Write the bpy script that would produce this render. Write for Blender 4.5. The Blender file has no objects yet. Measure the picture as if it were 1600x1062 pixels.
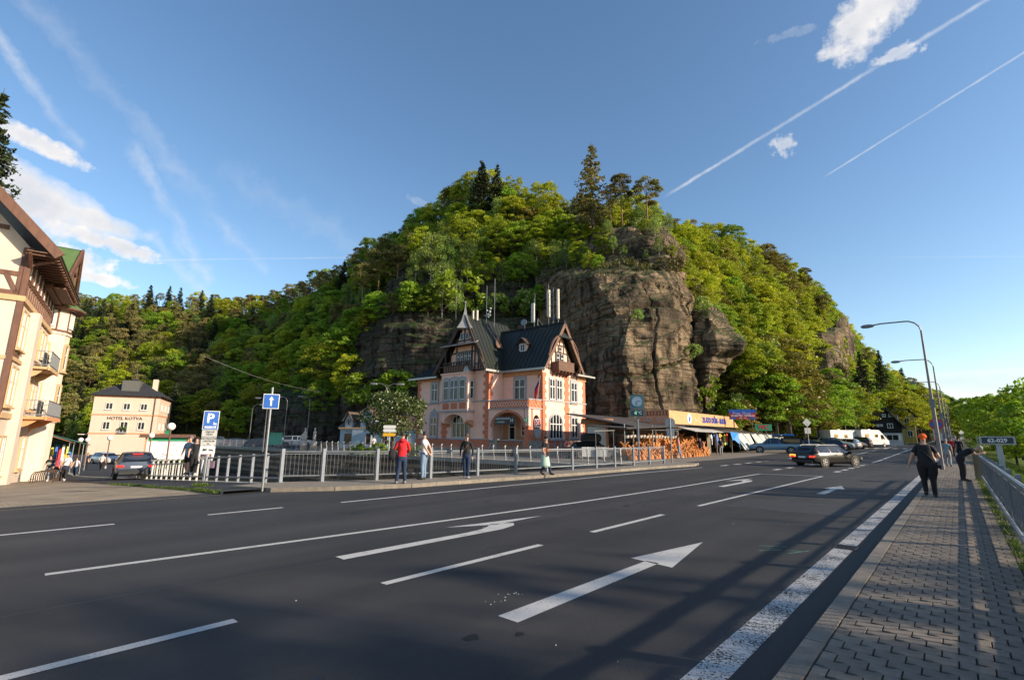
import bpy, bmesh, math, random
import numpy as np
from mathutils import Matrix, Vector, noise as mnoise
R = math.radians
random.seed(7)
rng = np.random.default_rng(7)
scene = bpy.context.scene
COL = scene.collection
# ------------------------------------------------------------------ camera
F, PITCH, ROLL, EYE = 770.0, math.atan(152 / 770.0), R(0.5), 1.74
cam_d = bpy.data.cameras.new('camera')
cam_d.sensor_width = 36.0
cam_d.lens = 36.0 * F / 1600.0
cam_d.clip_start = 0.1
cam_d.clip_end = 6000
cam = bpy.data.objects.new('camera', cam_d)
COL.objects.link(cam)
cam.matrix_world = Matrix.Translation((0, 0, EYE)) @ Matrix.Rotation(math.pi / 2 + PITCH, 4, 'X') @ Matrix.Rotation(ROLL, 4, 'Z')
scene.camera = cam
# ------------------------------------------------------------------ sun and sky
SUN_AZ, SUN_EL = 110.0, 20.0           # azimuth clockwise from +Y
sun_d = bpy.data.lights.new('sun', 'SUN')
sun_d.energy = 4.4
sun_d.angle = R(0.7)
sun_d.color = (1.0, 0.84, 0.64)
sun = bpy.data.objects.new('sun', sun_d)
COL.objects.link(sun)
sdir = Vector((math.sin(R(SUN_AZ)) * math.cos(R(SUN_EL)), math.cos(R(SUN_AZ)) * math.cos(R(SUN_EL)), math.sin(R(SUN_EL))))
sun.rotation_euler = sdir.to_track_quat('Z', 'Y').to_euler()
scene.view_settings.view_transform = 'Standard'
scene.view_settings.look = 'None'
scene.view_settings.exposure = 0.82
scene.view_settings.gamma = 1
scene.view_settings.use_curve_mapping = False
scene.cycles.max_bounces = 6
scene.cycles.diffuse_bounces = 3
scene.cycles.transparent_max_bounces = 8
scene.cycles.use_adaptive_sampling = True
def cam_ray(x, y):
 u, v = x - 800.0, -(y - 531.0)
 c, s = math.cos(ROLL), math.sin(ROLL)
 u2, v2 = u * c - v * s, u * s + v * c
 return Vector((u2, F * math.cos(PITCH) - v2 * math.sin(PITCH), F * math.sin(PITCH) + v2 * math.cos(PITCH)))
def at(x, y, Y):
 r = cam_ray(x, y); return Vector((r.x * Y / r.y, Y, EYE + r.z * Y / r.y))
def gnd(x, y, z=0.0):
 r = cam_ray(x, y); t = (z - EYE) / r.z
 return Vector((r.x * t, r.y * t, z))
world = bpy.data.worlds.new('World')
scene.world = world
world.use_nodes = True
wn, wl = world.node_tree.nodes, world.node_tree.links
wn.clear()
def wN(t, **k):
 n = wn.new(t)
 for a, b in k.items(): setattr(n, a, b)
 return n
def wmath(op, a, b=None, c=None, clamp=False):
 n = wN('ShaderNodeMath', operation=op, use_clamp=clamp)
 for i, q in enumerate((a, b, c)):
  if q is None: continue
  if isinstance(q, (int, float)): n.inputs[i].default_value = q
  else: wl.new(q, n.inputs[i])
 return n.outputs[0]
def wvec(op, a, b=None):
 n = wN('ShaderNodeVectorMath', operation=op)
 for i, q in enumerate((a, b)):
  if q is None: continue
  if isinstance(q, (tuple, list, Vector)): n.inputs[i].default_value = tuple(q)
  else: wl.new(q, n.inputs[i])
 return n.outputs['Value'] if op in ('DOT_PRODUCT', 'LENGTH', 'DISTANCE') else n.outputs['Vector']
sky = wN('ShaderNodeTexSky', sky_type='NISHITA', sun_disc=False)
sky.sun_elevation = R(SUN_EL)
sky.sun_rotation = R(SUN_AZ)
sky.altitude = 150
sky.air_density = 1.0
sky.dust_density = 0.6
sky.ozone_density = 1.3
tc = wN('ShaderNodeTexCoord')
D = wvec('NORMALIZE', tc.outputs['Generated'])
nz = wN('ShaderNodeTexNoise'); nz.inputs['Scale'].default_value = 9.0; nz.inputs['Detail'].default_value = 9.0; nz.inputs['Roughness'].default_value = 0.62
wl.new(D, nz.inputs['Vector'])
nz2 = wN('ShaderNodeTexNoise'); nz2.inputs['Scale'].default_value = 26.0; nz2.inputs['Detail'].default_value = 6.0
wl.new(D, nz2.inputs['Vector'])
hv = wN('ShaderNodeHueSaturation'); hv.inputs['Saturation'].default_value = 1.14; hv.inputs['Value'].default_value = 1.0
wl.new(sky.outputs[0], hv.inputs['Color'])
skycol = hv.outputs[0]
def wmix(fac, a, b):
 n = wN('ShaderNodeMix', data_type='RGBA')
 wl.new(fac, n.inputs[0])
 for i, q in ((6, a), (7, b)):
  if isinstance(q, tuple): n.inputs[i].default_value = q
  else: wl.new(q, n.inputs[i])
 return n.outputs[2]
nz3 = wN('ShaderNodeTexNoise'); nz3.inputs['Scale'].default_value = 75.0; nz3.inputs['Detail'].default_value = 7.0; nz3.inputs['Roughness'].default_value = 0.65
wl.new(D, nz3.inputs['Vector'])
def pdir(x, y): return cam_ray(x, y).normalized()
# contrails: thin great-circle bands of ice cloud
def trail(p, q, width, strength, soft=0.0):
 global skycol
 a, b = pdir(*p), pdir(*q)
 n = a.cross(b).normalized(); mid = (a + b).normalized(); half = math.cos(a.angle(b) / 2)
 d = wmath('ABSOLUTE', wmath('ADD', wvec('DOT_PRODUCT', D, n), wmath('MULTIPLY', wmath('SUBTRACT', nz2.outputs[0], 0.5), width * (0.8 + soft))))
 band = wmath('SUBTRACT', wmath('ADD', 1.0, wmath('MULTIPLY', wmath('SUBTRACT', nz3.outputs[0], 0.5), 1.3)), wmath('DIVIDE', d, width), clamp=True)
 band = wmath('SMOOTH_MIN', band, 1.0, 0.3) if False else band
 ends = wmath('MULTIPLY', wmath('SUBTRACT', wvec('DOT_PRODUCT', D, mid), half), 1.0 / max(1e-4, (1 - half)) * 4.0, clamp=True)
 var = wmath('MULTIPLY', wmath('SUBTRACT', nz.outputs[0], 0.22, clamp=True), 2.0, clamp=True)
 f = wmath('MULTIPLY', wmath('MULTIPLY', band, ends), wmath('MULTIPLY', var, strength), clamp=True)
 skycol = wmix(f, skycol, CLOUDC)
CLOUDC = (4.0, 4.1, 4.3, 1)
trail((1036, 309), (1640, -60), 0.0040, 0.75)
trail((1284, 279), (1700, 20), 0.0020, 0.8)
trail((-60, -20), (132, 240), 0.010, 0.5, 1.5)
trail((-30, -90), (420, 430), 0.020, 0.22, 2)
trail((200, 215), (330, 450), 0.016, 0.42, 2)
trail((330, 260), (620, 420), 0.03, 0.16, 2)
trail((225, 360), (330, 470), 0.012, 0.34, 2)
trail((330, 330), (420, 430), 0.010, 0.28, 2)
trail((140, 408), (560, 402), 0.0022, 0.45)
trail((1380, 402), (1700, 400), 0.002, 0.2)
# cumulus: blobs in direction space whose edge is broken by noise
def cloud(parts, thr=0.5, dens=1.0, rag=1.6, small=False):
 global skycol
 best = None
 for (x, y, rx, ry, tilt) in parts:
  c = pdir(x, y); ex = Vector((c.y, -c.x, 0)).normalized(); ez = ex.cross(c).normalized()
  ca, sa = math.cos(R(tilt)), math.sin(R(tilt))
  ax, az = ex * ca + ez * sa, -ex * sa + ez * ca
  f = 785.0 / math.sqrt(1 + ((x - 800) / 785) ** 2)
  u = wmath('MULTIPLY', wvec('DOT_PRODUCT', wvec('SUBTRACT', D, c), ax), f / rx)
  v = wmath('MULTIPLY', wvec('DOT_PRODUCT', wvec('SUBTRACT', D, c), az), f / ry)
  r2 = wmath('ADD', wmath('MULTIPLY', u, u), wmath('MULTIPLY', v, v))
  w = wmath('SUBTRACT', 1.0, r2)
  best = w if best is None else wmath('MAXIMUM', best, w)
 n1, n2 = (nz2, nz3) if small else (nz, nz2)
 nn = wmath('ADD', wmath('MULTIPLY', wmath('SUBTRACT', n1.outputs[0], 0.5), rag * 2.6), wmath('MULTIPLY', wmath('SUBTRACT', n2.outputs[0], 0.5), rag * 1.8))
 nn = wmath('ADD', nn, wmath('MULTIPLY', wmath('SUBTRACT', nz3.outputs[0], 0.5), rag * 0.7))
 m = wmath('MULTIPLY', wmath('ADD', best, nn), 1.25, clamp=True)
 if dens < 1: m = wmath('MULTIPLY', m, dens)
 thick = wmath('MULTIPLY', wmath('ADD', best, wmath('MULTIPLY', wmath('SUBTRACT', nz.outputs[0], 0.5), 3.2)), 0.8, clamp=True)
 shade = wmix(thick, (5.2, 4.95, 4.7, 1), (3.4, 3.5, 3.75, 1))
 skycol = wmix(wmath('MULTIPLY', m, 0.96), skycol, shade)
cloud([(58, 222, 42, 9, -12)], rag=0.6, small=True)
cloud([(38, 308, 74, 27, -16), (132, 338, 46, 12, -8), (-6, 280, 38, 16, -20)], rag=0.6)
cloud([(165, 380, 50, 9, -8)], rag=0.9, small=True)
cloud([(120, 405, 28, 16, 0), (140, 432, 34, 7, -4)], rag=0.9, small=True)
cloud([(1378, 3, 40, 24, 20), (1340, 44, 32, 28, 25), (1312, 76, 22, 9, 0)], rag=0.55, small=True, dens=1.3)
cloud([(1402, 86, 15, 7, 0)], rag=1.9, small=True, dens=0.5)
cloud([(1222, 228, 14, 12, -30)], rag=1.6, small=True, dens=0.55)
cloud([(1226, 56, 34, 5, -5)], rag=1.4, small=True, dens=0.14)
cloud([(1510, 596, 70, 9, 0), (1580, 600, 60, 8, 0)], rag=1.0, dens=0.45)
cloud([(660, 318, 24, 6, -20)], rag=1.2, small=True, dens=0.18)
bg = wN('ShaderNodeBackground'); bg.inputs['Strength'].default_value = 0.122
wl.new(skycol, bg.inputs['Color'])
wo = wN('ShaderNodeOutputWorld'); wl.new(bg.outputs[0], wo.inputs['Surface'])
# ------------------------------------------------------------------ road frame: s along the road, t across (minus = left of the camera)
RA = R(41.7)
RD = Vector((math.sin(RA), math.cos(RA), 0)); RN = Vector((math.cos(RA), -math.sin(RA), 0))
def ST(s, t, z=0.0): return RD * s + RN * t + Vector((0, 0, z))
def inv_st(x, y): return x * RD.x + y * RD.y, x * RN.x + y * RN.y
# ------------------------------------------------------------------ materials
MATS = {}
def M(name, col=(0.5, 0.5, 0.5), rough=0.7, metal=0.0, var=0.12, scale=6.0, bump=0.0, bscale=None, col2=None, emit=None, spec=0.5, alpha=None, coat=0.0, detail=5.0, stretch=None, objvar=0.0, grime=0.0):
 if name in MATS: return MATS[name]
 m = bpy.data.materials.new(name); m.use_nodes = True
 nt = m.node_tree; n = nt.nodes; l = nt.links
 p = n['Principled BSDF']
 p.inputs['Roughness'].default_value = rough
 p.inputs['Metallic'].default_value = metal
 p.inputs['Specular IOR Level'].default_value = spec
 p.inputs['Coat Weight'].default_value = coat
 col = tuple(col[:3]) + (1,)
 if var > 0 or col2:
  tcn = n.new('ShaderNodeTexCoord'); mp = n.new('ShaderNodeMapping')
  l.new(tcn.outputs['Object'], mp.inputs[0])
  if stretch: mp.inputs['Scale'].default_value = stretch
  t = n.new('ShaderNodeTexNoise'); t.inputs['Scale'].default_value = scale; t.inputs['Detail'].default_value = detail; t.inputs['Roughness'].default_value = 0.6
  l.new(mp.outputs[0], t.inputs['Vector'])
  cr = n.new('ShaderNodeValToRGB')
  cr.color_ramp.elements[0].position = 0.32; cr.color_ramp.elements[1].position = 0.68
  if col2: c0, c1 = col, tuple(col2[:3]) + (1,)
  else:
   c0 = tuple(max(0, c * (1 - var)) for c in col[:3]) + (1,); c1 = tuple(min(1, c * (1 + var)) for c in col[:3]) + (1,)
  cr.color_ramp.elements[0].color = c0; cr.color_ramp.elements[1].color = c1
  l.new(t.outputs[0], cr.inputs[0]); out = cr.outputs[0]
  if grime > 0:
   t2 = n.new('ShaderNodeTexNoise'); t2.inputs['Scale'].default_value = 0.7; t2.inputs['Detail'].default_value = 8
   mp2 = n.new('ShaderNodeMapping'); mp2.inputs['Scale'].default_value = (1.5, 1.5, 0.4)
   l.new(tcn.outputs['Object'], mp2.inputs[0]); l.new(mp2.outputs[0], t2.inputs['Vector'])
   mr = n.new('ShaderNodeMapRange'); mr.inputs[1].default_value = 0.45; mr.inputs[2].default_value = 0.75; mr.inputs[3].default_value = 0; mr.inputs[4].default_value = grime
   l.new(t2.outputs[0], mr.inputs[0])
   mx = n.new('ShaderNodeMix'); mx.data_type = 'RGBA'; l.new(mr.outputs[0], mx.inputs[0]); l.new(out, mx.inputs[6])
   mx.inputs[7].default_value = tuple(c * 0.5 for c in col[:3]) + (1,); out = mx.outputs[2]
  if objvar > 0:
   oi = n.new('ShaderNodeObjectInfo'); hs = n.new('ShaderNodeHueSaturation')
   mr = n.new('ShaderNodeMapRange'); mr.inputs[3].default_value = 1 - objvar; mr.inputs[4].default_value = 1 + objvar
   l.new(oi.outputs['Random'], mr.inputs[0]); l.new(mr.outputs[0], hs.inputs['Value']); l.new(out, hs.inputs['Color']); out = hs.outputs[0]
  l.new(out, p.inputs['Base Color'])
  if bump > 0:
   b = n.new('ShaderNodeBump'); b.inputs['Strength'].default_value = bump; b.inputs['Distance'].default_value = 0.02
   tb = n.new('ShaderNodeTexNoise'); tb.inputs['Scale'].default_value = bscale or scale * 3; tb.inputs['Detail'].default_value = 5
   l.new(mp.outputs[0], tb.inputs['Vector']); l.new(tb.outputs[0], b.inputs['Height']); l.new(b.outputs[0], p.inputs['Normal'])
 else: p.inputs['Base Color'].default_value = col
 if emit: p.inputs['Emission Color'].default_value = tuple(emit[:3]) + (1,); p.inputs['Emission Strength'].default_value = emit[3]
 MATS[name] = m
 return m
# ------------------------------------------------------------------ mesh builder
class MB:
 def __init__(s, X=None):
  s.v = []; s.f = []; s.mi = []; s.ms = []; s.X = X
 def mat(s, m):
  if m not in s.ms: s.ms.append(m)
  return s.ms.index(m)
 def add(s, vs, fs, m, X=None):
  b = len(s.v)
  for p in vs:
   p = Vector(p)
   if X is not None: p = X @ p
   if s.X is not None: p = s.X @ p
   s.v.append(tuple(p))
  i = s.mat(m)
  for f in fs: s.f.append(tuple(b + k for k in f)); s.mi.append(i)
  return s
 def poly(s, pts, m): return s.add(pts, [tuple(range(len(pts)))], m)
 def box(s, x0, x1, y0, y1, z0, z1, m, X=None):
  vs = [(x0, y0, z0), (x1, y0, z0), (x1, y1, z0), (x0, y1, z0), (x0, y0, z1), (x1, y0, z1), (x1, y1, z1), (x0, y1, z1)]
  return s.add(vs, [(0, 3, 2, 1), (4, 5, 6, 7), (0, 1, 5, 4), (1, 2, 6, 5), (2, 3, 7, 6), (3, 0, 4, 7)], m, X)
 def bar(s, p, q, w, h, m, up=(0, 0, 1)):
  p, q = Vector(p), Vector(q); d = q - p; L = d.length
  if L < 1e-6: return s
  d.normalize(); up = Vector(up); side = d.cross(up)
  if side.length < 1e-3: side = d.cross(Vector((1, 0, 0)))
  side.normalize(); up2 = side.cross(d)
  a, b = side * w / 2, up2 * h / 2
  vs = [p - a - b, p + a - b, p + a + b, p - a + b, q - a - b, q + a - b, q + a + b, q - a + b]
  return s.add(vs, [(0, 3, 2, 1), (4, 5, 6, 7), (0, 1, 5, 4), (1, 2, 6, 5), (2, 3, 7, 6), (3, 0, 4, 7)], m)
 def tube(s, pts, r, m, seg=6, cap=True):
  pts = [Vector(p) for p in pts]; n = len(pts)
  rs = r if isinstance(r, (list, tuple)) else [r] * n
  vs, fs = [], []; ref = None
  for i, p in enumerate(pts):
   d = (pts[min(n - 1, i + 1)] - pts[max(0, i - 1)]).normalized()
   if ref is None: ref = d.orthogonal().normalized()
   ref = (ref - d * ref.dot(d)).normalized(); bi = d.cross(ref)
   for k in range(seg):
    a = 2 * math.pi * k / seg
    vs.append(p + (ref * math.cos(a) + bi * math.sin(a)) * rs[i])
  for i in range(n - 1):
   for k in range(seg):
    k2 = (k + 1) % seg
    fs.append((i * seg + k, i * seg + k2, (i + 1) * seg + k2, (i + 1) * seg + k))
  if cap: fs.append(tuple(range(seg - 1, -1, -1))); fs.append(tuple((n - 1) * seg + k for k in range(seg)))
  return s.add(vs, fs, m)
 def extrude(s, pts, vec, m):
  n = len(pts); vec = Vector(vec); pts = [Vector(p) for p in pts]
  vs = pts + [p + vec for p in pts]
  fs = [tuple(range(n - 1, -1, -1)), tuple(range(n, 2 * n))] + [(i, (i + 1) % n, n + (i + 1) % n, n + i) for i in range(n)]
  return s.add(vs, fs, m)
 def lathe(s, prof, m, c=(0, 0, 0), seg=12, sy=1.0, X=None):
  vs, fs = [], []; c = Vector(c)
  for r, z in prof:
   for k in range(seg):
    a = 2 * math.pi * k / seg; vs.append(c + Vector((r * math.cos(a), r * sy * math.sin(a), z)))
  for i in range(len(prof) - 1):
   for k in range(seg):
    k2 = (k + 1) % seg; fs.append((i * seg + k, i * seg + k2, (i + 1) * seg + k2, (i + 1) * seg + k))
  fs.append(tuple(range(seg - 1, -1, -1))); fs.append(tuple((len(prof) - 1) * seg + k for k in range(seg)))
  return s.add(vs, fs, m, X)
 def ball(s, c, r, m, seg=10, rings=6, sz=1.0, sy=1.0, X=None):
  prof = [(max(1e-3, r * math.sin(math.pi * i / rings)), -r * sz * math.cos(math.pi * i / rings)) for i in range(rings + 1)]
  return s.lathe(prof, m, c, seg, sy, X)
 def disc(s, c, r, m, nrm=(0, -1, 0), seg=20, th=0.02):
  n = Vector(nrm).normalized(); a = n.orthogonal().normalized(); b = n.cross(a); c = Vector(c)
  pts = [c + (a * math.cos(2 * math.pi * k / seg) + b * math.sin(2 * math.pi * k / seg)) * r for k in range(seg)]
  return s.extrude(pts, n * th, m)
 def build(s, name, parent=None, smooth=False, label=None, cat=None, group=None, kind=None, loc=None, rotz=0.0):
  me = bpy.data.meshes.new(name); me.from_pydata(s.v, [], s.f)
  for m in s.ms: me.materials.append(m)
  if s.mi: me.polygons.foreach_set('material_index', s.mi)
  if smooth: me.polygons.foreach_set('use_smooth', [True] * len(me.polygons))
  me.update()
  return link(name, me, parent, label, cat, group, kind, loc, rotz)
def link(name, me, parent=None, label=None, cat=None, group=None, kind=None, loc=None, rotz=0.0):
 o = bpy.data.objects.new(name, me); COL.objects.link(o)
 if parent is not None: o.parent = parent
 tag(o, label, cat, group, kind)
 if loc is not None: o.location = loc
 if rotz: o.rotation_euler = (0, 0, rotz)
 return o
def tag(o, label=None, cat=None, group=None, kind=None):
 if label: o['label'] = label
 if cat: o['category'] = cat
 if group: o['group'] = group
 if kind: o['kind'] = kind
 return o
def empty(name, loc=(0, 0, 0), rotz=0.0, label=None, cat=None, group=None):
 o = bpy.data.objects.new(name, None); COL.objects.link(o); o.location = loc; o.rotation_euler = (0, 0, rotz); o.empty_display_size = 0.3
 return tag(o, label, cat, group)
KIDS = {}
def tree_of(o):
 return [c for c in bpy.data.objects if c.parent == o]
def copy_thing(o, loc=None, rotz=None, label=None, scale=None, kids=None):
 kids = kids if kids is not None else tree_of(o)
 r = o.copy(); COL.objects.link(r)
 if loc is not None: r.location = loc
 if rotz is not None: r.rotation_euler = (0, 0, rotz)
 if label: r['label'] = label
 if scale is not None: r.scale = scale if isinstance(scale, (tuple, list)) else (scale,) * 3
 for c in kids:
  d = c.copy(); COL.objects.link(d); d.parent = r
  for g in tree_of(c):
   e = g.copy(); COL.objects.link(e); e.parent = d
 return r
def text_mesh(body, size, mat, extrude=0.01, align='CENTER', bold=0.0, sx=1.0):
 cu = bpy.data.curves.new('lettering', 'FONT'); cu.body = body; cu.size = size; cu.extrude = extrude; cu.align_x = align; cu.align_y = 'CENTER'; cu.offset = bold; cu.resolution_u = 2
 o = bpy.data.objects.new('lettering', cu); COL.objects.link(o)
 dg = bpy.context.evaluated_depsgraph_get(); dg.update()
 me = bpy.data.meshes.new_from_object(o.evaluated_get(dg))
 bpy.data.objects.remove(o)
 me.materials.clear(); me.materials.append(mat)
 if sx != 1.0:
  for v in me.vertices: v.co.x *= sx
 return me
def lettering(body, size, mat, parent, loc, rot=(math.pi / 2, 0, 0), **k):
 me = text_mesh(body, size, mat, **k); o = bpy.data.objects.new('lettering', me); COL.objects.link(o); o.parent = parent; o.location = loc; o.rotation_euler = rot
 return o
# ================================================================== TERRAIN
def mat_ground(name, c1, c2, c3, scale=0.25, bump=0.5):
 m = bpy.data.materials.new(name); m.use_nodes = True; n = m.node_tree.nodes; l = m.node_tree.links; p = n['Principled BSDF']
 p.inputs['Roughness'].default_value = 0.95; p.inputs['Specular IOR Level'].default_value = 0.1
 t = n.new('ShaderNodeTexCoord')
 a = n.new('ShaderNodeTexNoise'); a.inputs['Scale'].default_value = scale; a.inputs['Detail'].default_value = 8; l.new(t.outputs['Object'], a.inputs[0])
 b = n.new('ShaderNodeTexNoise'); b.inputs['Scale'].default_value = scale * 14; b.inputs['Detail'].default_value = 6; l.new(t.outputs['Object'], b.inputs[0])
 cr = n.new('ShaderNodeValToRGB'); e = cr.color_ramp.elements; e[0].position = 0.36; e[0].color = c1 + (1,); e[1].position = 0.62; e[1].color = c2 + (1,)
 l.new(a.outputs[0], cr.inputs[0])
 mx = n.new('ShaderNodeMix'); mx.data_type = 'RGBA'; mr = n.new('ShaderNodeMapRange'); mr.inputs[1].default_value = 0.4; mr.inputs[2].default_value = 0.65
 l.new(b.outputs[0], mr.inputs[0]); l.new(mr.outputs[0], mx.inputs[0]); l.new(cr.outputs[0], mx.inputs[6]); mx.inputs[7].default_value = c3 + (1,)
 l.new(mx.outputs[2], p.inputs['Base Color'])
 bu = n.new('ShaderNodeBump'); bu.inputs['Strength'].default_value = bump; bu.inputs['Distance'].default_value = 0.3; l.new(b.outputs[0], bu.inputs['Height']); l.new(bu.outputs[0], p.inputs['Normal'])
 return m
m_forest = mat_ground('forest_floor', (0.030, 0.040, 0.010), (0.055, 0.075, 0.014), (0.035, 0.028, 0.015), 0.12)
m_grass = mat_ground('meadow_grass', (0.045, 0.085, 0.014), (0.06, 0.11, 0.016), (0.05, 0.06, 0.02), 0.5)
# profile of the hillside along sight columns: (pixel column, [(depth, pixel height of bare ground)...])
PROF = [
 (-900, [(70, 'g'), (130, 600), (230, 470)]),
 (-300, [(90, 'g'), (150, 600), (240, 480)]),
 (0,   [(108, 'g'), (150, 605), (240, 478)]),
 (120, [(110, 'g'), (150, 595), (240, 474)]),
 (330, [(106, 'g'), (140, 575), (200, 488)]),
 (420, [(100, 'g'), (130, 575), (180, 484)]),
 (520, [(94, 'g'), (112, 545), (150, 448)]),
 (600, [(90, 'g'), (100, 530), (130, 416)]),
 (690, [(89, 'g'), (97, 500), (118, 352)]),
 (745, [(88, 'g'), (96, 480), (112, 312)]),
 (820, [(87, 'g'), (95, 450), (110, 345)]),
 (880, [(86, 'g'), (92, 440), (106, 352)]),
 (940, [(80, 'g'), (86, 415), (104, 356)]),
 (1000, [(78, 'g'), (84, 392), (104, 366)]),
 (1050, [(76, 'g'), (88, 430), (110, 394)]),
 (1090, [(72, 'g'), (90, 500), (112, 402)]),
 (1150, [(66, 'g'), (92, 560), (118, 408)]),
 (1220, [(74, 'g'), (98, 575), (126, 446)]),
 (1270, [(82, 'g'), (106, 585), (132, 482)]),
 (1300, [(90, 'g'), (112, 600), (140, 530)]),
 (1340, [(104, 'g'), (125, 625), (160, 578)]),
 (1400, [(122, 'g'), (150, 655), (200, 620)]),
 (1450, [(140, 'g'), (190, 662), (260, 634)]),
 (1500, [(165, 'g'), (230, 672), (330, 652)]),
 (1540, [(200, 'g'), (300, 680), (400, 668)]),
 (1600, [(240, 'g'), (330, 683), (450, 674)]),
 (2400, [(300, 'g'), (380, 686), (520, 680)]),
]
def ground_z(s, t):
 if s > 8.6 or t > -16:
  return 0.013 * max(0.0, s - 50)
 z = -0.05 * (-17.5 - t)
 return max(-2.0, min(0.0, z))
def prof_xyz(col):
 px, pr = col; out = []
 for Y, py in pr:
  if py == 'g':
   r = cam_ray(px, 680); X = r.x * Y / r.y; s, t = inv_st(X, Y)
   out.append((X, Y, -2.4 if px < 330 else 0.013 * max(0, min(s, 160) - 50) - 0.3))
  else:
   p = at(px, py, Y); out.append((p.x, p.y, p.z))
 return out
cols = [prof_xyz(c) for c in PROF]
pxs = np.array([c[0] for c in PROF], float)
def build_hill():
 NU, NV = 300, 78
 us = np.interp(np.linspace(0, 1, NU), [0, 0.08, 0.9, 1.0], [-900, -60, 1640, 2400])
 V = np.zeros((NU, NV, 3))
 arr = np.array(cols)                            # n,3,3
 for i, u in enumerate(us):
  p = [np.array([np.interp(u, pxs, arr[:, k, j]) for j in range(3)]) for k in range(3)]
  foot = p[0] + (p[0] - p[2]) * np.array([0.02, 0.02, 0]); foot[2] = p[0][2] - 1.0
  away = (p[2] - p[0]); away[2] = 0; L = np.linalg.norm(away); away /= L
  back = p[2] + away * L * 0.5; back[2] = p[2][2] * 0.96
  far = p[2] + away * L * 2.0; far[2] = p[2][2] * 0.55
  pts = np.array([foot, p[0], p[1], p[2], back, far])
  ts = np.array([0, .02, .34, .72, .86, 1.0])
  tt = np.linspace(0, 1, NV)
  for j in range(3): V[i, :, j] = np.interp(tt, ts, pts[:, j])
 # soften across columns
 for _ in range(3): V[:, 2:, :] = (np.roll(V, 1, 0)[:, 2:, :] + 2 * V[:, 2:, :] + np.roll(V, -1, 0)[:, 2:, :]) / 4 if False else V[:, 2:, :]
 for i in range(NU):
  for j in range(3, NV):
   x, y, z = V[i, j]
   w = min(1, (j - 2) / 8)
   V[i, j, 2] += w * (mnoise.fractal(Vector((x, y, z)) * 0.05, 1.0, 2.0, 4) * 3.2)
   V[i, j, 1] += w * mnoise.noise(Vector((x, y + 40, z)) * 0.15) * 1.2
 verts = V.reshape(-1, 3).tolist()
 faces = [(i * NV + j, (i + 1) * NV + j, (i + 1) * NV + j + 1, i * NV + j + 1) for i in range(NU - 1) for j in range(NV - 1)]
 me = bpy.data.meshes.new('hills'); me.from_pydata(verts, [], faces); me.materials.append(m_forest)
 me.polygons.foreach_set('use_smooth', [True] * len(me.polygons)); me.update()
 link('hills', me, kind='structure', label='wooded valley hillside behind the town')
 return us, V
HU, HV = build_hill()
def hill_point(px, t):
 """point on the hillside for sight column px, t from 0 (foot) to 1 (ridge)"""
 fi = np.interp(px, HU, np.arange(len(HU))); tt = 0.02 + t * 0.70
 fj = tt * (HV.shape[1] - 1)
 i0, j0 = int(fi), int(fj); a, b = fi - i0, fj - j0
 i1, j1 = min(i0 + 1, HV.shape[0] - 1), min(j0 + 1, HV.shape[1] - 1)
 return HV[i0, j0] * (1 - a) * (1 - b) + HV[i1, j0] * a * (1 - b) + HV[i0, j1] * (1 - a) * b + HV[i1, j1] * a * b
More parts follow.
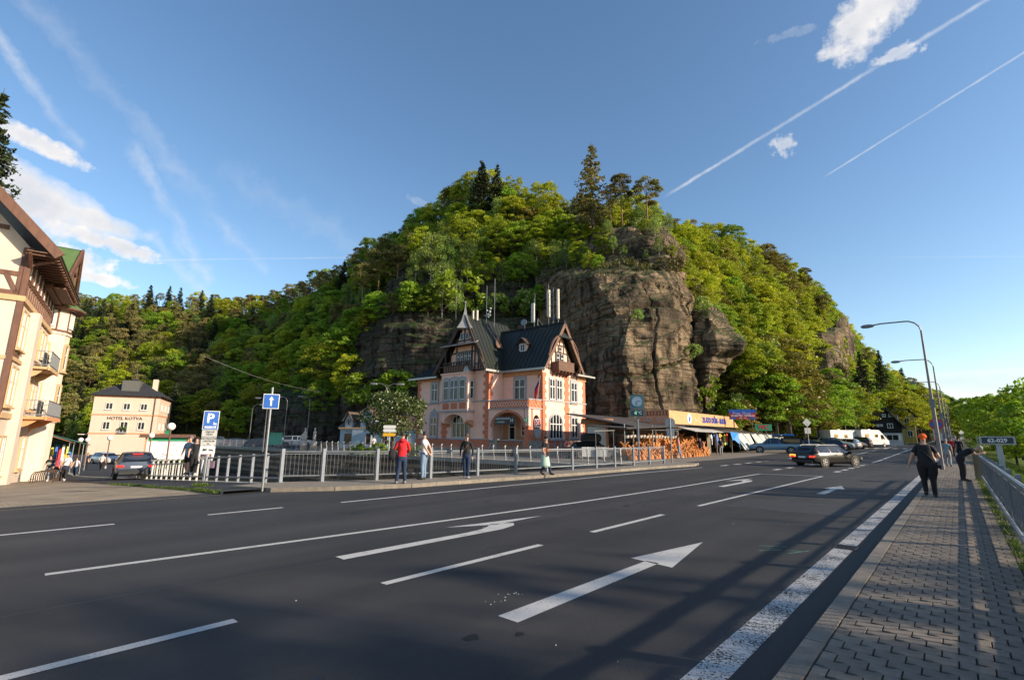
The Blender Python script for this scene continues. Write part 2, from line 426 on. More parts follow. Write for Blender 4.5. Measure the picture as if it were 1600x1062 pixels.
# ------------------------------------------------------------------ sandstone
def mat_rock(name, c1, c2, c3, moss):
 m = bpy.data.materials.new(name); m.use_nodes = True; n = m.node_tree.nodes; l = m.node_tree.links; p = n['Principled BSDF']
 p.inputs['Roughness'].default_value = 0.92; p.inputs['Specular IOR Level'].default_value = 0.15
 t = n.new('ShaderNodeTexCoord')
 def nzn(sc, det, stretch=(1, 1, 1), rough=0.6):
  mp = n.new('ShaderNodeMapping'); mp.inputs['Scale'].default_value = stretch; l.new(t.outputs['Object'], mp.inputs[0])
  a = n.new('ShaderNodeTexNoise'); a.inputs['Scale'].default_value = sc; a.inputs['Detail'].default_value = det; a.inputs['Roughness'].default_value = rough; l.new(mp.outputs[0], a.inputs[0]); return a.outputs[0]
 big = nzn(0.16, 6); streak = nzn(0.9, 7, (1, 1, 0.10)); strata = nzn(1.1, 9, (0.10, 0.10, 2.6), 0.68); fine = nzn(3.0, 8)
 def ramp(f, stops):
  cr = n.new('ShaderNodeValToRGB'); e = cr.color_ramp.elements
  while len(e) < len(stops): e.new(0.5)
  for i, (q, c) in enumerate(stops): e[i].position = q; e[i].color = c + (1,)
  l.new(f, cr.inputs[0]); return cr.outputs[0]
 def mix(f, a, b, lo=0, hi=1, amt=1.0):
  mr = n.new('ShaderNodeMapRange'); mr.inputs[1].default_value = lo; mr.inputs[2].default_value = hi; mr.inputs[4].default_value = amt; l.new(f, mr.inputs[0])
  mx = n.new('ShaderNodeMix'); mx.data_type = 'RGBA'; l.new(mr.outputs[0], mx.inputs[0]); l.new(a, mx.inputs[6])
  if isinstance(b, tuple): mx.inputs[7].default_value = b + (1,)
  else: l.new(b, mx.inputs[7])
  return mx.outputs[2]
 base = ramp(big, [(0.36, c1), (0.48, c2), (0.64, c3)])
 base = mix(streak, base, tuple(c * 0.22 for c in c1), 0.48, 0.62, 0.9)
 base = mix(strata, base, tuple(c * 0.3 for c in c2), 0.52, 0.60, 0.85)
 base = mix(fine, base, tuple(min(1, c * 1.5) for c in c3), 0.6, 0.8, 0.5)
 geo = n.new('ShaderNodeNewGeometry'); sx = n.new('ShaderNodeSeparateXYZ'); l.new(geo.outputs['Normal'], sx.inputs[0])
 ad = n.new('ShaderNodeMath'); ad.operation = 'ADD'; l.new(sx.outputs[2], ad.inputs[0])
 sb = n.new('ShaderNodeMath'); sb.operation = 'MULTIPLY_ADD'; sb.inputs[1].default_value = 0.8; sb.inputs[2].default_value = -0.4; l.new(fine, sb.inputs[0]); l.new(sb.outputs[0], ad.inputs[1])
 base = mix(ad.outputs[0], base, moss, 0.45, 0.75, 0.9)
 l.new(base, p.inputs['Base Color'])
 h = n.new('ShaderNodeMath'); h.operation = 'ADD'; l.new(strata, h.inputs[0])
 f2 = n.new('ShaderNodeMath'); f2.operation = 'MULTIPLY'; f2.inputs[1].default_value = 0.5; l.new(fine, f2.inputs[0]); l.new(f2.outputs[0], h.inputs[1])
 bu = n.new('ShaderNodeBump'); bu.inputs['Strength'].default_value = 0.9; bu.inputs['Distance'].default_value = 0.5; l.new(h.outputs[0], bu.inputs['Height']); l.new(bu.outputs[0], p.inputs['Normal'])
 return m
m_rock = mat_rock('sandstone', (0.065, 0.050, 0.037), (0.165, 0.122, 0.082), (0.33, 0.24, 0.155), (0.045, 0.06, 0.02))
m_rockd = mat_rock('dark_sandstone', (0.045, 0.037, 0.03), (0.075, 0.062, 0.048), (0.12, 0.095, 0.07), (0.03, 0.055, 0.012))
def rock_sheet(name, levels, mat, nu=150, nv=150, amp=1.0, label=None, strata=0.35, closed_top=True, seed=0.0, carve=None):
 """levels: list of (pixel y, [(pixel x, depth), ...]) from bottom to top; a surface with real depth built through them, roughened by noise in world space"""
 lv = []
 for py, pts in levels:
  w = [at(px, py, Y) for px, Y in pts]
  d = [0]
  for a, b in zip(w, w[1:]): d.append(d[-1] + (b - a).length)
  lv.append((np.array([tuple(q) for q in w]), np.array(d) / d[-1]))
 K = len(lv)
 # keep corner parameters common: average param of each knot
 P = np.zeros((K, nu, 3))
 nk = len(levels[0][1])
 kn = np.linspace(0, 1, nk)
 uu = np.linspace(0, 1, nu)
 for k, (w, d) in enumerate(lv):
  for j in range(3): P[k, :, j] = np.interp(uu, kn, w[:, j])
 G = np.zeros((nu, nv, 3))
 zz = np.linspace(0, K - 1, nv)
 for j in range(3):
  for i in range(nu): G[i, :, j] = np.interp(zz, np.arange(K), P[:, i, j])
 # normals
 du = np.gradient(G, axis=0); dv = np.gradient(G, axis=1)
 N = np.cross(du, dv); N /= np.linalg.norm(N, axis=2, keepdims=True) + 1e-9
 cen = G.reshape(-1, 3).mean(0) + np.array([0, 25, 0])
 if ((G - cen) * N).sum() < 0: N = -N
 out = G.copy()
 for i in range(nu):
  for j in range(nv):
   p = Vector(G[i, j])
   q = Vector((p.x * 0.10, p.y * 0.10, p.z * 0.10 + seed))
   a = mnoise.fractal(q, 1.0, 2.0, 3) * 1.0
   zw = p.z + mnoise.noise(Vector((p.x, p.y, seed)) * 0.06) * 3 + mnoise.noise(Vector((p.x, p.y, p.z)) * 0.35) * 0.5
   st = abs((zw / 2.3 + 0.13 * math.sin(zw * 1.7)) % 1 - 0.5) * 2          # rounded beds
   b = (st ** 0.35 - 0.75) * strata * (1 + 1.2 * mnoise.noise(Vector((p.x * 0.12, p.y * 0.12, seed + 9))))
   c = mnoise.hetero_terrain(Vector((p.x, p.y, p.z * 2.2)) * 0.5, 1.0, 2.1, 5, 0.7) * 0.3
   w1 = mnoise.noise(Vector((p.x, p.y, p.z)) * 0.09 + Vector((seed, 0, 0))) * 0.45
   jv = abs(((p.x * 0.8 + p.y * 0.5) / 6.3 + w1 + seed) % 1 - 0.5); jv2 = abs(((p.x * 0.5 - p.y * 0.7) / 8.9 - w1 * 0.8 + p.z * 0.02) % 1 - 0.5)
   g1 = max(0, mnoise.noise(Vector((p.x * .07, p.y * .07, p.z * .10 + seed))) + .25)
   jh = abs((zw / 7.4 + w1 * 0.5) % 1 - 0.5)
   crack = -0.8 * g1 * max(0, 1 - jv * 34) - 1.0 * max(0, .45 - g1) * max(0, 1 - jv2 * 26) - 0.75 * max(0, 1 - jh * 26) * (0.4 + g1)
   cell = 0.0
   kb, kl, kt_ = math.floor((p.x * 0.8 + p.y * 0.5) / 6.3 + w1 + seed), math.floor(zw / 2.3 + 0.13 * math.sin(zw * 1.7)), math.floor(zw / 7.4 + w1 * 0.5)
   crack += strata * (1.5 * mnoise.noise(Vector((kb * 3.7, kt_ * 5.3, seed))) + 1.4 * mnoise.noise(Vector((kl * 7.9 + .5, kb * .3, seed + 3))))
   off = amp * (a + b + c + crack + cell)
   if carve: off += carve(p)
   out[i, j] += N[i, j] * off
 me = bpy.data.meshes.new(name)
 faces = [(i * nv + j, (i + 1) * nv + j, (i + 1) * nv + j + 1, i * nv + j + 1) for i in range(nu - 1) for j in range(nv - 1)]
 me.from_pydata(out.reshape(-1, 3).tolist(), [], faces); me.materials.append(mat); me.update()
 return link(name, me, kind='structure', label=label), out
# main crag: dark left flank, sharp edge, sunlit right face, returning into the hill
LVM = [
 (700, [(840, 86), (900, 76), (985, 61), (1040, 62), (1090, 65), (1118, 72), (1125, 84)]),
 (668, [(840, 86), (900, 76), (985, 61), (1040, 62), (1088, 65), (1114, 72), (1120, 84)]),
 (640, [(838, 87), (900, 76), (982, 62), (1035, 63), (1082, 66), (1108, 72), (1115, 84)]),
 (600, [(838, 87), (898, 77), (976, 62), (1030, 63), (1075, 66), (1096, 72), (1104, 84)]),
 (565, [(838, 87), (898, 77), (975, 62.5), (1028, 63), (1072, 66), (1090, 72), (1098, 84)]),
 (530, [(840, 87), (898, 77), (978, 63), (1026, 63.5), (1064, 66), (1084, 72), (1094, 84)]),
 (500, [(842, 87), (896, 77), (968, 64), (1020, 64), (1056, 67), (1074, 72), (1088, 84)]),
 (470, [(842, 87), (890, 78), (952, 66), (1008, 66), (1050, 68), (1066, 73), (1080, 84)]),
 (448, [(843, 87), (885, 79), (936, 68), (995, 67.5), (1044, 70), (1058, 74), (1072, 84)]),
 (432, [(843, 87), (885, 79), (930, 69.5), (992, 69), (1040, 71), (1052, 75), (1066, 85)]),
 (424, [(846, 90), (890, 84), (940, 76), (990, 74), (1034, 74), (1048, 78), (1062, 86)]),
 (412, [(850, 94), (900, 90), (948, 82), (992, 79), (1040, 76), (1064, 78), (1064, 88)]),
 (398, [(860, 97), (905, 93), (945, 83), (992, 80), (1040, 77), (1062, 79), (1062, 89)]),
 (380, [(870, 99), (910, 95), (948, 84), (990, 81), (1034, 79), (1050, 82), (1056, 90)]),
 (362, [(880, 101), (915, 97), (950, 86), (985, 83), (1020, 83), (1034, 86), (1046, 94)]),
 (352, [(890, 104), (925, 102), (955, 97), (985, 96), (1015, 96), (1028, 98), (1040, 102)]),
]
rock_main, _ = rock_sheet('sandstone_cliff', LVM, m_rock, 240, 260, 0.8, 'tall sandstone crag with a dark left flank and sunlit right face', 0.42)
# jutting nose rock on the right of the crag
LVN = [
 (690, [(1085, 80), (1095, 71), (1112, 69), (1128, 72), (1130, 84)]),
 (650, [(1082, 80), (1092, 71), (1108, 69), (1122, 72), (1124, 84)]),
 (620, [(1080, 80), (1088, 71), (1102, 69), (1116, 72), (1120, 84)]),
 (596, [(1078, 80), (1086, 71), (1102, 69), (1118, 72), (1122, 84)]),
 (575, [(1076, 80), (1084, 71), (1106, 68.5), (1132, 70), (1134, 84)]),
 (556, [(1076, 80), (1084, 71), (1112, 68.5), (1146, 69), (1146, 84)]),
 (546, [(1076, 80), (1084, 71), (1120, 68), (1160, 67.5), (1156, 80)]),
 (534, [(1076, 80), (1085, 71), (1120, 68), (1163, 67.5), (1158, 80)]),
 (522, [(1078, 80), (1087, 71.5), (1116, 69), (1146, 70), (1148, 82)]),
 (500, [(1080, 80), (1090, 73), (1108, 71), (1130, 73), (1134, 83)]),
 (484, [(1084, 82), (1092, 76), (1106, 75), (1118, 77), (1122, 85)]),
 (476, [(1086, 86), (1094, 84), (1104, 84), (1114, 85), (1118, 90)]),
]
rock_sheet('sandstone_outcrop', LVN, m_rock, 110, 150, 0.5, 'beak shaped sandstone outcrop jutting from the right of the crag', 0.4, seed=4.0)
# dark wall behind the house and terraces above it
LVD = [
 (706, [(525, 92), (570, 86), (640, 83), (720, 82), (800, 82), (860, 84)]),
 (660, [(532, 92), (572, 86), (640, 83), (720, 82), (800, 82), (860, 84)]),
 (620, [(538, 92), (576, 86), (640, 83), (720, 82.3), (800, 82.3), (862, 84)]),
 (580, [(548, 92), (585, 86), (642, 83.5), (720, 83), (800, 83), (862, 85)]),
 (540, [(556, 92), (592, 87), (645, 84), (720, 83.5), (800, 83.5), (862, 86)]),
 (512, [(565, 93), (600, 88), (650, 84.5), (722, 84.5), (800, 84), (862, 87)]),
 (498, [(585, 96), (612, 90), (655, 88), (725, 88), (800, 87), (862, 89)]),
 (484, [(600, 98), (625, 92), (660, 90), (725, 90), (800, 90), (862, 92)]),
 (460, [(602, 98), (628, 92.5), (662, 90.5), (725, 90.5), (800, 90.5), (862, 93)]),
 (446, [(610, 100), (634, 94), (665, 92), (728, 92), (800, 92), (862, 95)]),
 (438, [(620, 102), (645, 97), (672, 96), (730, 96), (800, 96), (862, 98)]),
 (424, [(625, 104), (650, 98), (676, 96.5), (735, 97), (800, 97), (862, 100)]),
 (412, [(640, 108), (660, 102), (684, 101), (740, 101), (800, 101), (862, 103)]),
]
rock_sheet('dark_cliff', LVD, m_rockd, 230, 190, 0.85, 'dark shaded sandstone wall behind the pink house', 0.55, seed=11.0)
LVB = [
 (706, [(396, 100), (420, 95), (470, 92), (520, 92), (560, 90)]),
 (670, [(398, 100), (422, 95), (470, 92), (520, 92), (560, 90)]),
 (640, [(405, 101), (428, 96), (472, 93), (520, 93), (560, 91)]),
 (618, [(415, 103), (438, 98), (476, 95), (520, 95), (560, 93)]),
 (606, [(425, 108), (446, 102), (480, 100), (520, 99), (560, 97)]),
]
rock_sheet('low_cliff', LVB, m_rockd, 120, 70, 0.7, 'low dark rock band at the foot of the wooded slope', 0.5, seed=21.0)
LVR = [
 (650, [(1262, 118), (1276, 108), (1296, 106), (1314, 109), (1318, 120)]),
 (610, [(1256, 118), (1272, 108), (1296, 105.5), (1316, 108), (1322, 120)]),
 (575, [(1252, 118), (1268, 108), (1294, 105.5), (1316, 108), (1324, 120)]),
 (552, [(1248, 118), (1264, 108), (1290, 106), (1312, 109), (1322, 120)]),
 (540, [(1244, 118), (1258, 110), (1284, 109), (1304, 111), (1316, 121)]),
 (522, [(1244, 118), (1258, 110), (1284, 109), (1306, 111), (1318, 121)]),
 (512, [(1250, 122), (1262, 118), (1284, 118), (1304, 119), (1318, 126)]),
]
rock_sheet('sandstone_pillar', LVR, m_rock, 100, 120, 0.5, 'sunlit sandstone pillar on the slope above the car park', 0.4, seed=31.0)
LVR2 = [
 (610, [(1306, 130), (1316, 124), (1326, 124), (1334, 128), (1338, 138)]),
 (570, [(1306, 130), (1316, 124), (1326, 124), (1336, 128), (1340, 138)]),
 (530, [(1300, 130), (1310, 125), (1320, 125), (1330, 129), (1336, 138)]),
 (505, [(1296, 130), (1304, 126), (1314, 126), (1322, 130), (1326, 138)]),
 (492, [(1296, 136), (1304, 133), (1312, 133), (1318, 136), (1322, 140)]),
]
rock_sheet('ridge_rock', LVR2, m_rock, 60, 90, 0.5, 'narrow sandstone tower at the right end of the ridge', 0.4, seed=37.0)
# ================================================================== TREES
def leaf_mat(name, c1, c2, transl=0.35, ob=0.22):
 m = bpy.data.materials.new(name); m.use_nodes = True; n = m.node_tree.nodes; l = m.node_tree.links
 n.clear(); out = n.new('ShaderNodeOutputMaterial')
 at_ = n.new('ShaderNodeAttribute'); at_.attribute_name = 'var'
 oi = n.new('ShaderNodeObjectInfo')
 mx = n.new('ShaderNodeMix'); mx.data_type = 'RGBA'; mx.inputs[6].default_value = c1 + (1,); mx.inputs[7].default_value = c2 + (1,)
 l.new(at_.outputs['Fac'], mx.inputs[0])
 hs = n.new('ShaderNodeHueSaturation')
 mr = n.new('ShaderNodeMapRange'); mr.inputs[3].default_value = 1 - ob * 1.35; mr.inputs[4].default_value = 1 + ob; l.new(oi.outputs['Random'], mr.inputs[0]); l.new(mr.outputs[0], hs.inputs['Value'])
 mh = n.new('ShaderNodeMath'); mh.operation = 'MULTIPLY'; mh.inputs[1].default_value = 37.0; l.new(oi.outputs['Random'], mh.inputs[0])
 fr = n.new('ShaderNodeMath'); fr.operation = 'FRACT'; l.new(mh.outputs[0], fr.inputs[0])
 mr2 = n.new('ShaderNodeMapRange'); mr2.inputs[3].default_value = 0.485; mr2.inputs[4].default_value = 0.515; l.new(fr.outputs[0], mr2.inputs[0]); l.new(mr2.outputs[0], hs.inputs['Hue'])
 l.new(mx.outputs[2], hs.inputs['Color'])
 d = n.new('ShaderNodeBsdfDiffuse'); t = n.new('ShaderNodeBsdfTranslucent'); g = n.new('ShaderNodeBsdfGlossy'); g.inputs['Roughness'].default_value = 0.45
 l.new(hs.outputs[0], d.inputs[0]); l.new(hs.outputs[0], t.inputs[0])
 a = n.new('ShaderNodeMixShader'); a.inputs[0].default_value = transl; l.new(d.outputs[0], a.inputs[1]); l.new(t.outputs[0], a.inputs[2])
 b = n.new('ShaderNodeMixShader'); b.inputs[0].default_value = 0.03; l.new(a.outputs[0], b.inputs[1]); l.new(g.outputs[0], b.inputs[2])
 l.new(b.outputs[0], out.inputs[0])
 MATS[name] = m; return m
leaf_beech = leaf_mat('beech_leaves', (0.225, 0.29, 0.012), (0.49, 0.52, 0.03), 0.48)
leaf_birch = leaf_mat('birch_leaves', (0.17, 0.25, 0.04), (0.31, 0.40, 0.085), 0.4)
leaf_green = leaf_mat('green_leaves', (0.125, 0.225, 0.014), (0.33, 0.45, 0.03), 0.45)
leaf_pine = leaf_mat('pine_needles', (0.105, 0.11, 0.035), (0.30, 0.26, 0.08), 0.22)
leaf_spruce = leaf_mat('spruce_needles', (0.018, 0.030, 0.012), (0.045, 0.058, 0.022), 0.08)
leaf_brown = leaf_mat('budding_leaves', (0.17, 0.155, 0.025), (0.28, 0.25, 0.04), 0.35)
leaf_apple = leaf_mat('apple_leaves', (0.035, 0.07, 0.012), (0.10, 0.13, 0.03), 0.3, 0.0)
leaf_heath = leaf_mat('heather', (0.075, 0.07, 0.02), (0.13, 0.12, 0.03), 0.2)
m_bark = M('bark', (0.07, 0.055, 0.04), 0.9, var=0.4, scale=3, bump=0.6, stretch=(1, 1, 0.2))
m_pbark = M('pine_bark', (0.20, 0.11, 0.06), 0.9, var=0.4, scale=2, bump=0.5)
m_wbark = M('birch_bark', (0.42, 0.40, 0.36), 0.8, col2=(0.12, 0.11, 0.10), scale=2.5, stretch=(0.6, 0.6, 2.5))
def quads_mesh(name, C, N, S, var, mat, asp=1.0):
 """leaf sprays: one rhomb per centre"""
 n = len(C)
 N = N / (np.linalg.norm(N, axis=1, keepdims=True) + 1e-9)
 A = np.cross(N, rng.normal(size=(n, 3))); A /= np.linalg.norm(A, axis=1, keepdims=True) + 1e-9
 B = np.cross(N, A)
 S = S[:, None]
 v = np.stack([C - A * S * asp, C - B * S * 0.55, C + A * S * asp, C + B * S * 0.55], 1).reshape(-1, 3)
 me = bpy.data.meshes.new(name)
 me.vertices.add(4 * n); me.vertices.foreach_set('co', v.ravel())
 me.loops.add(4 * n); me.loops.foreach_set('vertex_index', np.arange(4 * n))
 me.polygons.add(n); me.polygons.foreach_set('loop_start', np.arange(n) * 4); me.polygons.foreach_set('loop_total', np.full(n, 4))
 me.materials.append(mat); me.update(calc_edges=True)
 a = me.attributes.new('var', 'FLOAT', 'FACE'); a.data.foreach_set('value', np.clip(var, 0, 1).astype(np.float32))
 return me
def rsph(n):
 v = rng.normal(size=(n, 3)); return v / np.linalg.norm(v, axis=1, keepdims=True)
def crown_broad(H, W, base, nclump, per, leaf, mat, layered=0.5, droop=0.0, cr=(0.16, 0.26)):
 C, N, S, V, tips = [], [], [], [], []
 Hc = H - base
 for k in range(nclump):
  h = rng.random() ** 0.85
  prof = math.sin(math.pi * min(1, (0.12 + 0.80 * h))) ** 0.6
  a = rng.random() * 2 * math.pi; rr = W * prof * (0.25 + 0.75 * rng.random() ** 0.45)
  c = np.array([rr * math.cos(a), rr * math.sin(a), base + Hc * (0.06 + 0.88 * h)])
  r = W * rng.uniform(*cr) * 1.3
  tips.append(c)
  m = int(per * rng.uniform(0.6, 1.4))
  p = rsph(m) * (rng.random((m, 1)) ** 0.4) * r
  p[:, 2] *= (1 - layered) * 0.9 + 0.1
  p[:, 2] -= droop * (rng.random(m) ** 2) * r * 2.2
  tilt = c * np.array([1, 1, 0]); tilt = tilt / (np.linalg.norm(tilt) + 1e-6)
  p[:, 2] += -(p @ tilt) * 0.25
  C.append(c + p)
  nn = rsph(m) * 0.9 + np.array([0, 0, 0.9 * layered + 0.2]) + p / r * 0.5
  N.append(nn); S.append(rng.uniform(0.6, 1.3, m) * leaf)
  V.append(np.full(m, rng.random() * 0.7) + rng.random(m) * 0.3)
 return np.vstack(C), np.vstack(N), np.concatenate(S), np.concatenate(V), tips
def trunk_mesh(name, H, r0, tips, mat, lean=0.3, branch_from=0.25, nb=9, top=0.95):
 b = MB()
 k = [Vector((lean * math.sin(i * 1.3) * 0.25 * i / 5, lean * math.cos(i * 2.1) * 0.25 * i / 5, H * top * i / 5)) for i in range(6)]
 b.tube(k, [r0 * (1 - 0.16 * i) for i in range(6)], mat, 6)
 sel = sorted(tips, key=lambda c: -np.hypot(c[0], c[1]))[:nb * 2:2] if len(tips) else []
 for c in sel:
  z0 = max(H * branch_from, c[2] - np.hypot(c[0], c[1]) * 0.9)
  p0 = Vector((0, 0, min(z0, H * 0.9))); p2 = Vector(c); mid = (p0 + p2) / 2 + Vector((0, 0, -0.08 * (p2 - p0).length))
  b.tube([p0, mid, p2], [r0 * 0.35, r0 * 0.24, r0 * 0.08], mat, 4, cap=False)
 me = bpy.data.meshes.new(name); me.from_pydata(b.v, [], b.f); me.materials.append(mat); me.polygons.foreach_set('use_smooth', [True] * len(me.polygons)); me.update()
 return me
KINDS = {}
def mk(kind, i, tree):
 crown, trunk = tree; KINDS.setdefault(kind, []).append((crown, trunk))
def make_beech(i, mat, H=11, name='beech'):
 W = rng.uniform(3.2, 4.0); base = H * 0.2
 C, N, S, V, t = crown_broad(H, W, base, 110, 66, 0.165, mat, 0.6, 0, (0.11, 0.21))
 return quads_mesh('crown', C, N, S, V, mat), trunk_mesh('trunk', H, 0.2, t, m_bark, nb=8)
def make_birch(i):
 H, W = 11, 2.1; C, N, S, V, t = crown_broad(H, W, 2.6, 46, 64, 0.155, leaf_birch, 0.1, 0.55, (0.18, 0.34))
 return quads_mesh('crown', C, N, S, V, leaf_birch), trunk_mesh('trunk', H, 0.12, t, m_wbark, nb=7)
def make_pine(i):
 H = 13; W = rng.uniform(2.2, 2.9); base = H * rng.uniform(0.38, 0.52)
 C, N, S, V, t = crown_broad(H, W, base, 30, 130, 0.16, leaf_pine, 0.55, 0, (0.2, 0.34))
 return quads_mesh('crown', C, N, S, V, leaf_pine, 1.25), trunk_mesh('trunk', H, 0.19, t, m_pbark, branch_from=0.5, nb=7)
def make_spruce(i, H=14.0, W=2.9, gap=0.0, mat=None):
 C, N, S, V = [], [], [], []; tb = []
 nt = 24; mat = mat or leaf_spruce
 for k in range(nt):
  h = k / nt; z = H * (0.1 + 0.88 * h ** 0.95); L = W * (1 - h) ** 0.8 + 0.15
  nb = 9 if h < 0.7 else 6
  for q in range(nb):
   if rng.random() < gap: continue
   a = rng.random() * 2 * math.pi; l = L * rng.uniform(0.6, 1.1)
   d = np.array([math.cos(a), math.sin(a), 0]); m = max(8, int(24 * l / W + 4))
   u = rng.random(m) ** 0.7
   p = d * (u * l)[:, None]; p[:, 2] = z - 0.35 * u * l + 0.18 * (u ** 2) * l
   side = np.array([-d[1], d[0], 0]); p += side * (rng.normal(size=m) * 0.16 * (0.3 + u) * l)[:, None]; p[:, 2] -= rng.random(m) * 0.28
   C.append(p); N.append(rsph(m) * 0.8 + np.array([0, 0, 0.7])); S.append(rng.uniform(0.14, 0.28, m)); V.append(rng.random(m) * 0.5 + rng.random() * 0.5)
   tb.append((d * l * 0.8, z))
 me = quads_mesh('crown', np.vstack(C), np.vstack(N), np.concatenate(S), np.concatenate(V), mat, 1.3)
 b = MB(); b.tube([(0, 0, 0), (0, 0, H * 0.5), (0, 0, H)], [0.22, 0.13, 0.02], m_bark, 6)
 for v, z in tb[::4]: b.tube([(0, 0, z), (v[0], v[1], z - 0.25 * np.hypot(v[0], v[1]))], [0.05, 0.015], m_bark, 3, cap=False)
 tm = bpy.data.meshes.new('trunk'); tm.from_pydata(b.v, [], b.f); tm.materials.append(m_bark); tm.update()
 return me, tm
def make_shrub(i, mat, H=2.6, W=1.7, n=22, per=50, leaf=0.16):
 C, N, S, V, t = crown_broad(H, W, 0.1, n, per, leaf, mat, 0.2)
 return quads_mesh('foliage', C, N, S, V, mat), trunk_mesh('stem', H, 0.05, t, m_bark, nb=5, top=0.6)
for i in range(4): mk('beech', i, make_beech(i, leaf_beech))
for i in range(3): mk('maple', i, make_beech(i, leaf_green, 10))
for i in range(2): mk('budding', i, make_beech(i, leaf_brown, 9.5))
for i in range(3): mk('birch', i, make_birch(i))
for i in range(4): mk('pine', i, make_pine(i))
for i in range(3): mk('spruce', i, make_spruce(i))
for i in range(2):
 H_ = 11; C, N, S, V, t_ = crown_broad(H_, 3.3, 2.4, 44, 30, 0.24, leaf_green, 0.3, 0.2, (.14, .26)); mk('open', i, (quads_mesh('crown', C, N, S, V, leaf_green), trunk_mesh('trunk', H_, .17, t_, m_bark, nb=16)))
for i in range(2): mk('shrub', i, make_shrub(i, leaf_green))
for i in range(2): mk('lightshrub', i, make_shrub(i, leaf_birch))
for i in range(2): mk('heath', i, make_shrub(i, leaf_heath, 1.3, 1.3, 16, 40, 0.12))
HT = dict(open=11, beech=11, maple=10, budding=9.5, birch=11, pine=13, spruce=14, shrub=2.6, lightshrub=2.6, heath=1.3)
NAMES = dict(open='willow_tree', beech='beech_tree', maple='maple_tree', budding='budding_tree', birch='birch_tree', pine='pine_tree', spruce='spruce_tree', shrub='shrub', lightshrub='light_shrub', heath='heather_bush')
CATS = dict(open='tree', beech='tree', maple='tree', budding='tree', birch='tree', pine='tree', spruce='tree', shrub='shrub', lightshrub='shrub', heath='shrub')
def place_tree(kind, p, scale, label, group=None, var=None, rot=None, sx=1.0, name=None):
 cr, tr = KINDS[kind][(var if var is not None else random.randrange(99)) % len(KINDS[kind])]
 o = empty(name or NAMES[kind], p, random.random() * 6.28 if rot is None else rot, label, CATS[kind], group); o.scale = (scale * sx, scale * sx, scale)
 isb = CATS[kind] == 'shrub'
 link('stem' if isb else 'trunk', tr, o); link('foliage' if isb else 'crown', cr, o)
 return o
# ---- forest on the hillside
def kind_at(px, t):
 r = random.random()
 if px < 330: w = dict(pine=6, beech=1.6, maple=1.6, birch=0.8, spruce=2) if t < 0.9 else dict(beech=2, pine=2.5, maple=1, spruce=1)
 elif px < 560: w = dict(pine=2.4, beech=2, maple=3.5, birch=1, spruce=0.5) if t < 0.75 else dict(pine=5, beech=1, maple=1)
 elif px < 690: w = dict(pine=3, beech=1.8, maple=2, birch=1.8)
 elif px < 900: w = dict(beech=5, birch=2.4, maple=1.4, pine=0.5, budding=.8)
 elif px < 1060: w = dict(beech=3, pine=2, birch=1)
 elif px < 1260: w = dict(beech=5, maple=2.2, pine=0.9, birch=0.7, budding=1.0) if t > 0.3 else dict(beech=3, budding=3, maple=2, birch=0.8)
 elif px < 1340: w = dict(beech=4, pine=1.2, maple=2, spruce=0.6)
 else: w = dict(beech=2.2, pine=2.0, maple=3, spruce=0.6)
 k = random.choices(list(w), list(w.values()))[0]
 return k
def blocked(px, py, Y):
 # keep the bare rock faces clear
 if 850 < px < 1075 and 425 < py < 700 and Y < 100: return True
 if 1072 < px < 1170 and 470 < py < 612 and Y < 86: return True
 if 1254 < px < 1322 and 520 < py < 645 and Y < 112: return True
 if 560 < px < 860 and py > 505: return True
 return False
def proj(p):
 dz = p[2] - EYE; f = p[1] * math.cos(PITCH) + dz * math.sin(PITCH); v = -p[1] * math.sin(PITCH) + dz * math.cos(PITCH)
 u2, v2 = p[0] / f * F, v / f * F; c, s = math.cos(ROLL), math.sin(ROLL)
 return 800 + u2 * c + v2 * s, 531 - (-u2 * s + v2 * c)
spots = []
def dens_rows():
 pts = []
 px = -80
 tries = 0
 grid = {}
 while tries < 60000:
  tries += 1
  px = random.uniform(-120, 1680); t = random.random() ** 0.8 * 1.06
  p = hill_point(px, min(t, 1.25))
  Yd = p[1]
  if t < 0.03: continue
  if 850 < px < 1060 and t < 0.62: continue
  if 560 <= px <= 850 and t < 0.36: continue
  if 1244 < px < 1300 and 0.05 < t < 0.5: continue
  sp = 3.6 if Yd < 135 else 4.6 if Yd < 190 else 6.5
  if 560 < px < 870 and t < 0.75: sp = 4.6
  cell = (int(p[0] // sp), int(p[1] // sp), int(p[2] // (sp * 1.2)))
  ok = True
  for a in (-1, 0, 1):
   for b in (-1, 0, 1):
    for c_ in (-1, 0, 1):
     for q in grid.get((cell[0] + a, cell[1] + b, cell[2] + c_), ()):
      if (q[0] - p[0]) ** 2 + (q[1] - p[1]) ** 2 + (q[2] - p[2]) ** 2 < sp * sp: ok = False
  if not ok: continue
  grid.setdefault(cell, []).append(p)
  pts.append((px, t, p))
 return pts
ftrees = dens_rows()
zone = lambda px: ('on the far left hillside' if px < 330 else 'on the shaded slope left of the rocks' if px < 560 else 'on the rocky slope above the dark cliff' if px < 700 else 'on the hilltop above the pink house' if px < 900 else 'on the plateau of the crag' if px < 1060 else 'on the slope right of the crag' if px < 1260 else 'on the slope above the car park' if px < 1340 else 'on the distant slope along the road')
DESC = dict(beech='bright spring green beech tree', maple='deep green leafy tree', budding='yellow brown budding tree', birch='slender pale green birch', pine='dark olive pine with bare reddish trunk', spruce='dark conical spruce')
def visible_size(px, t, p): return 1.0 / p[1]
ind, rest = [], []
for q in ftrees:
 px, t, p = q
 if -10 < px < 1610 and t < 1.02: ind.append(q)
 else: rest.append(q)
ind.sort(key=lambda q: q[2][1])
take = ind[:270]; rest += ind[270:]
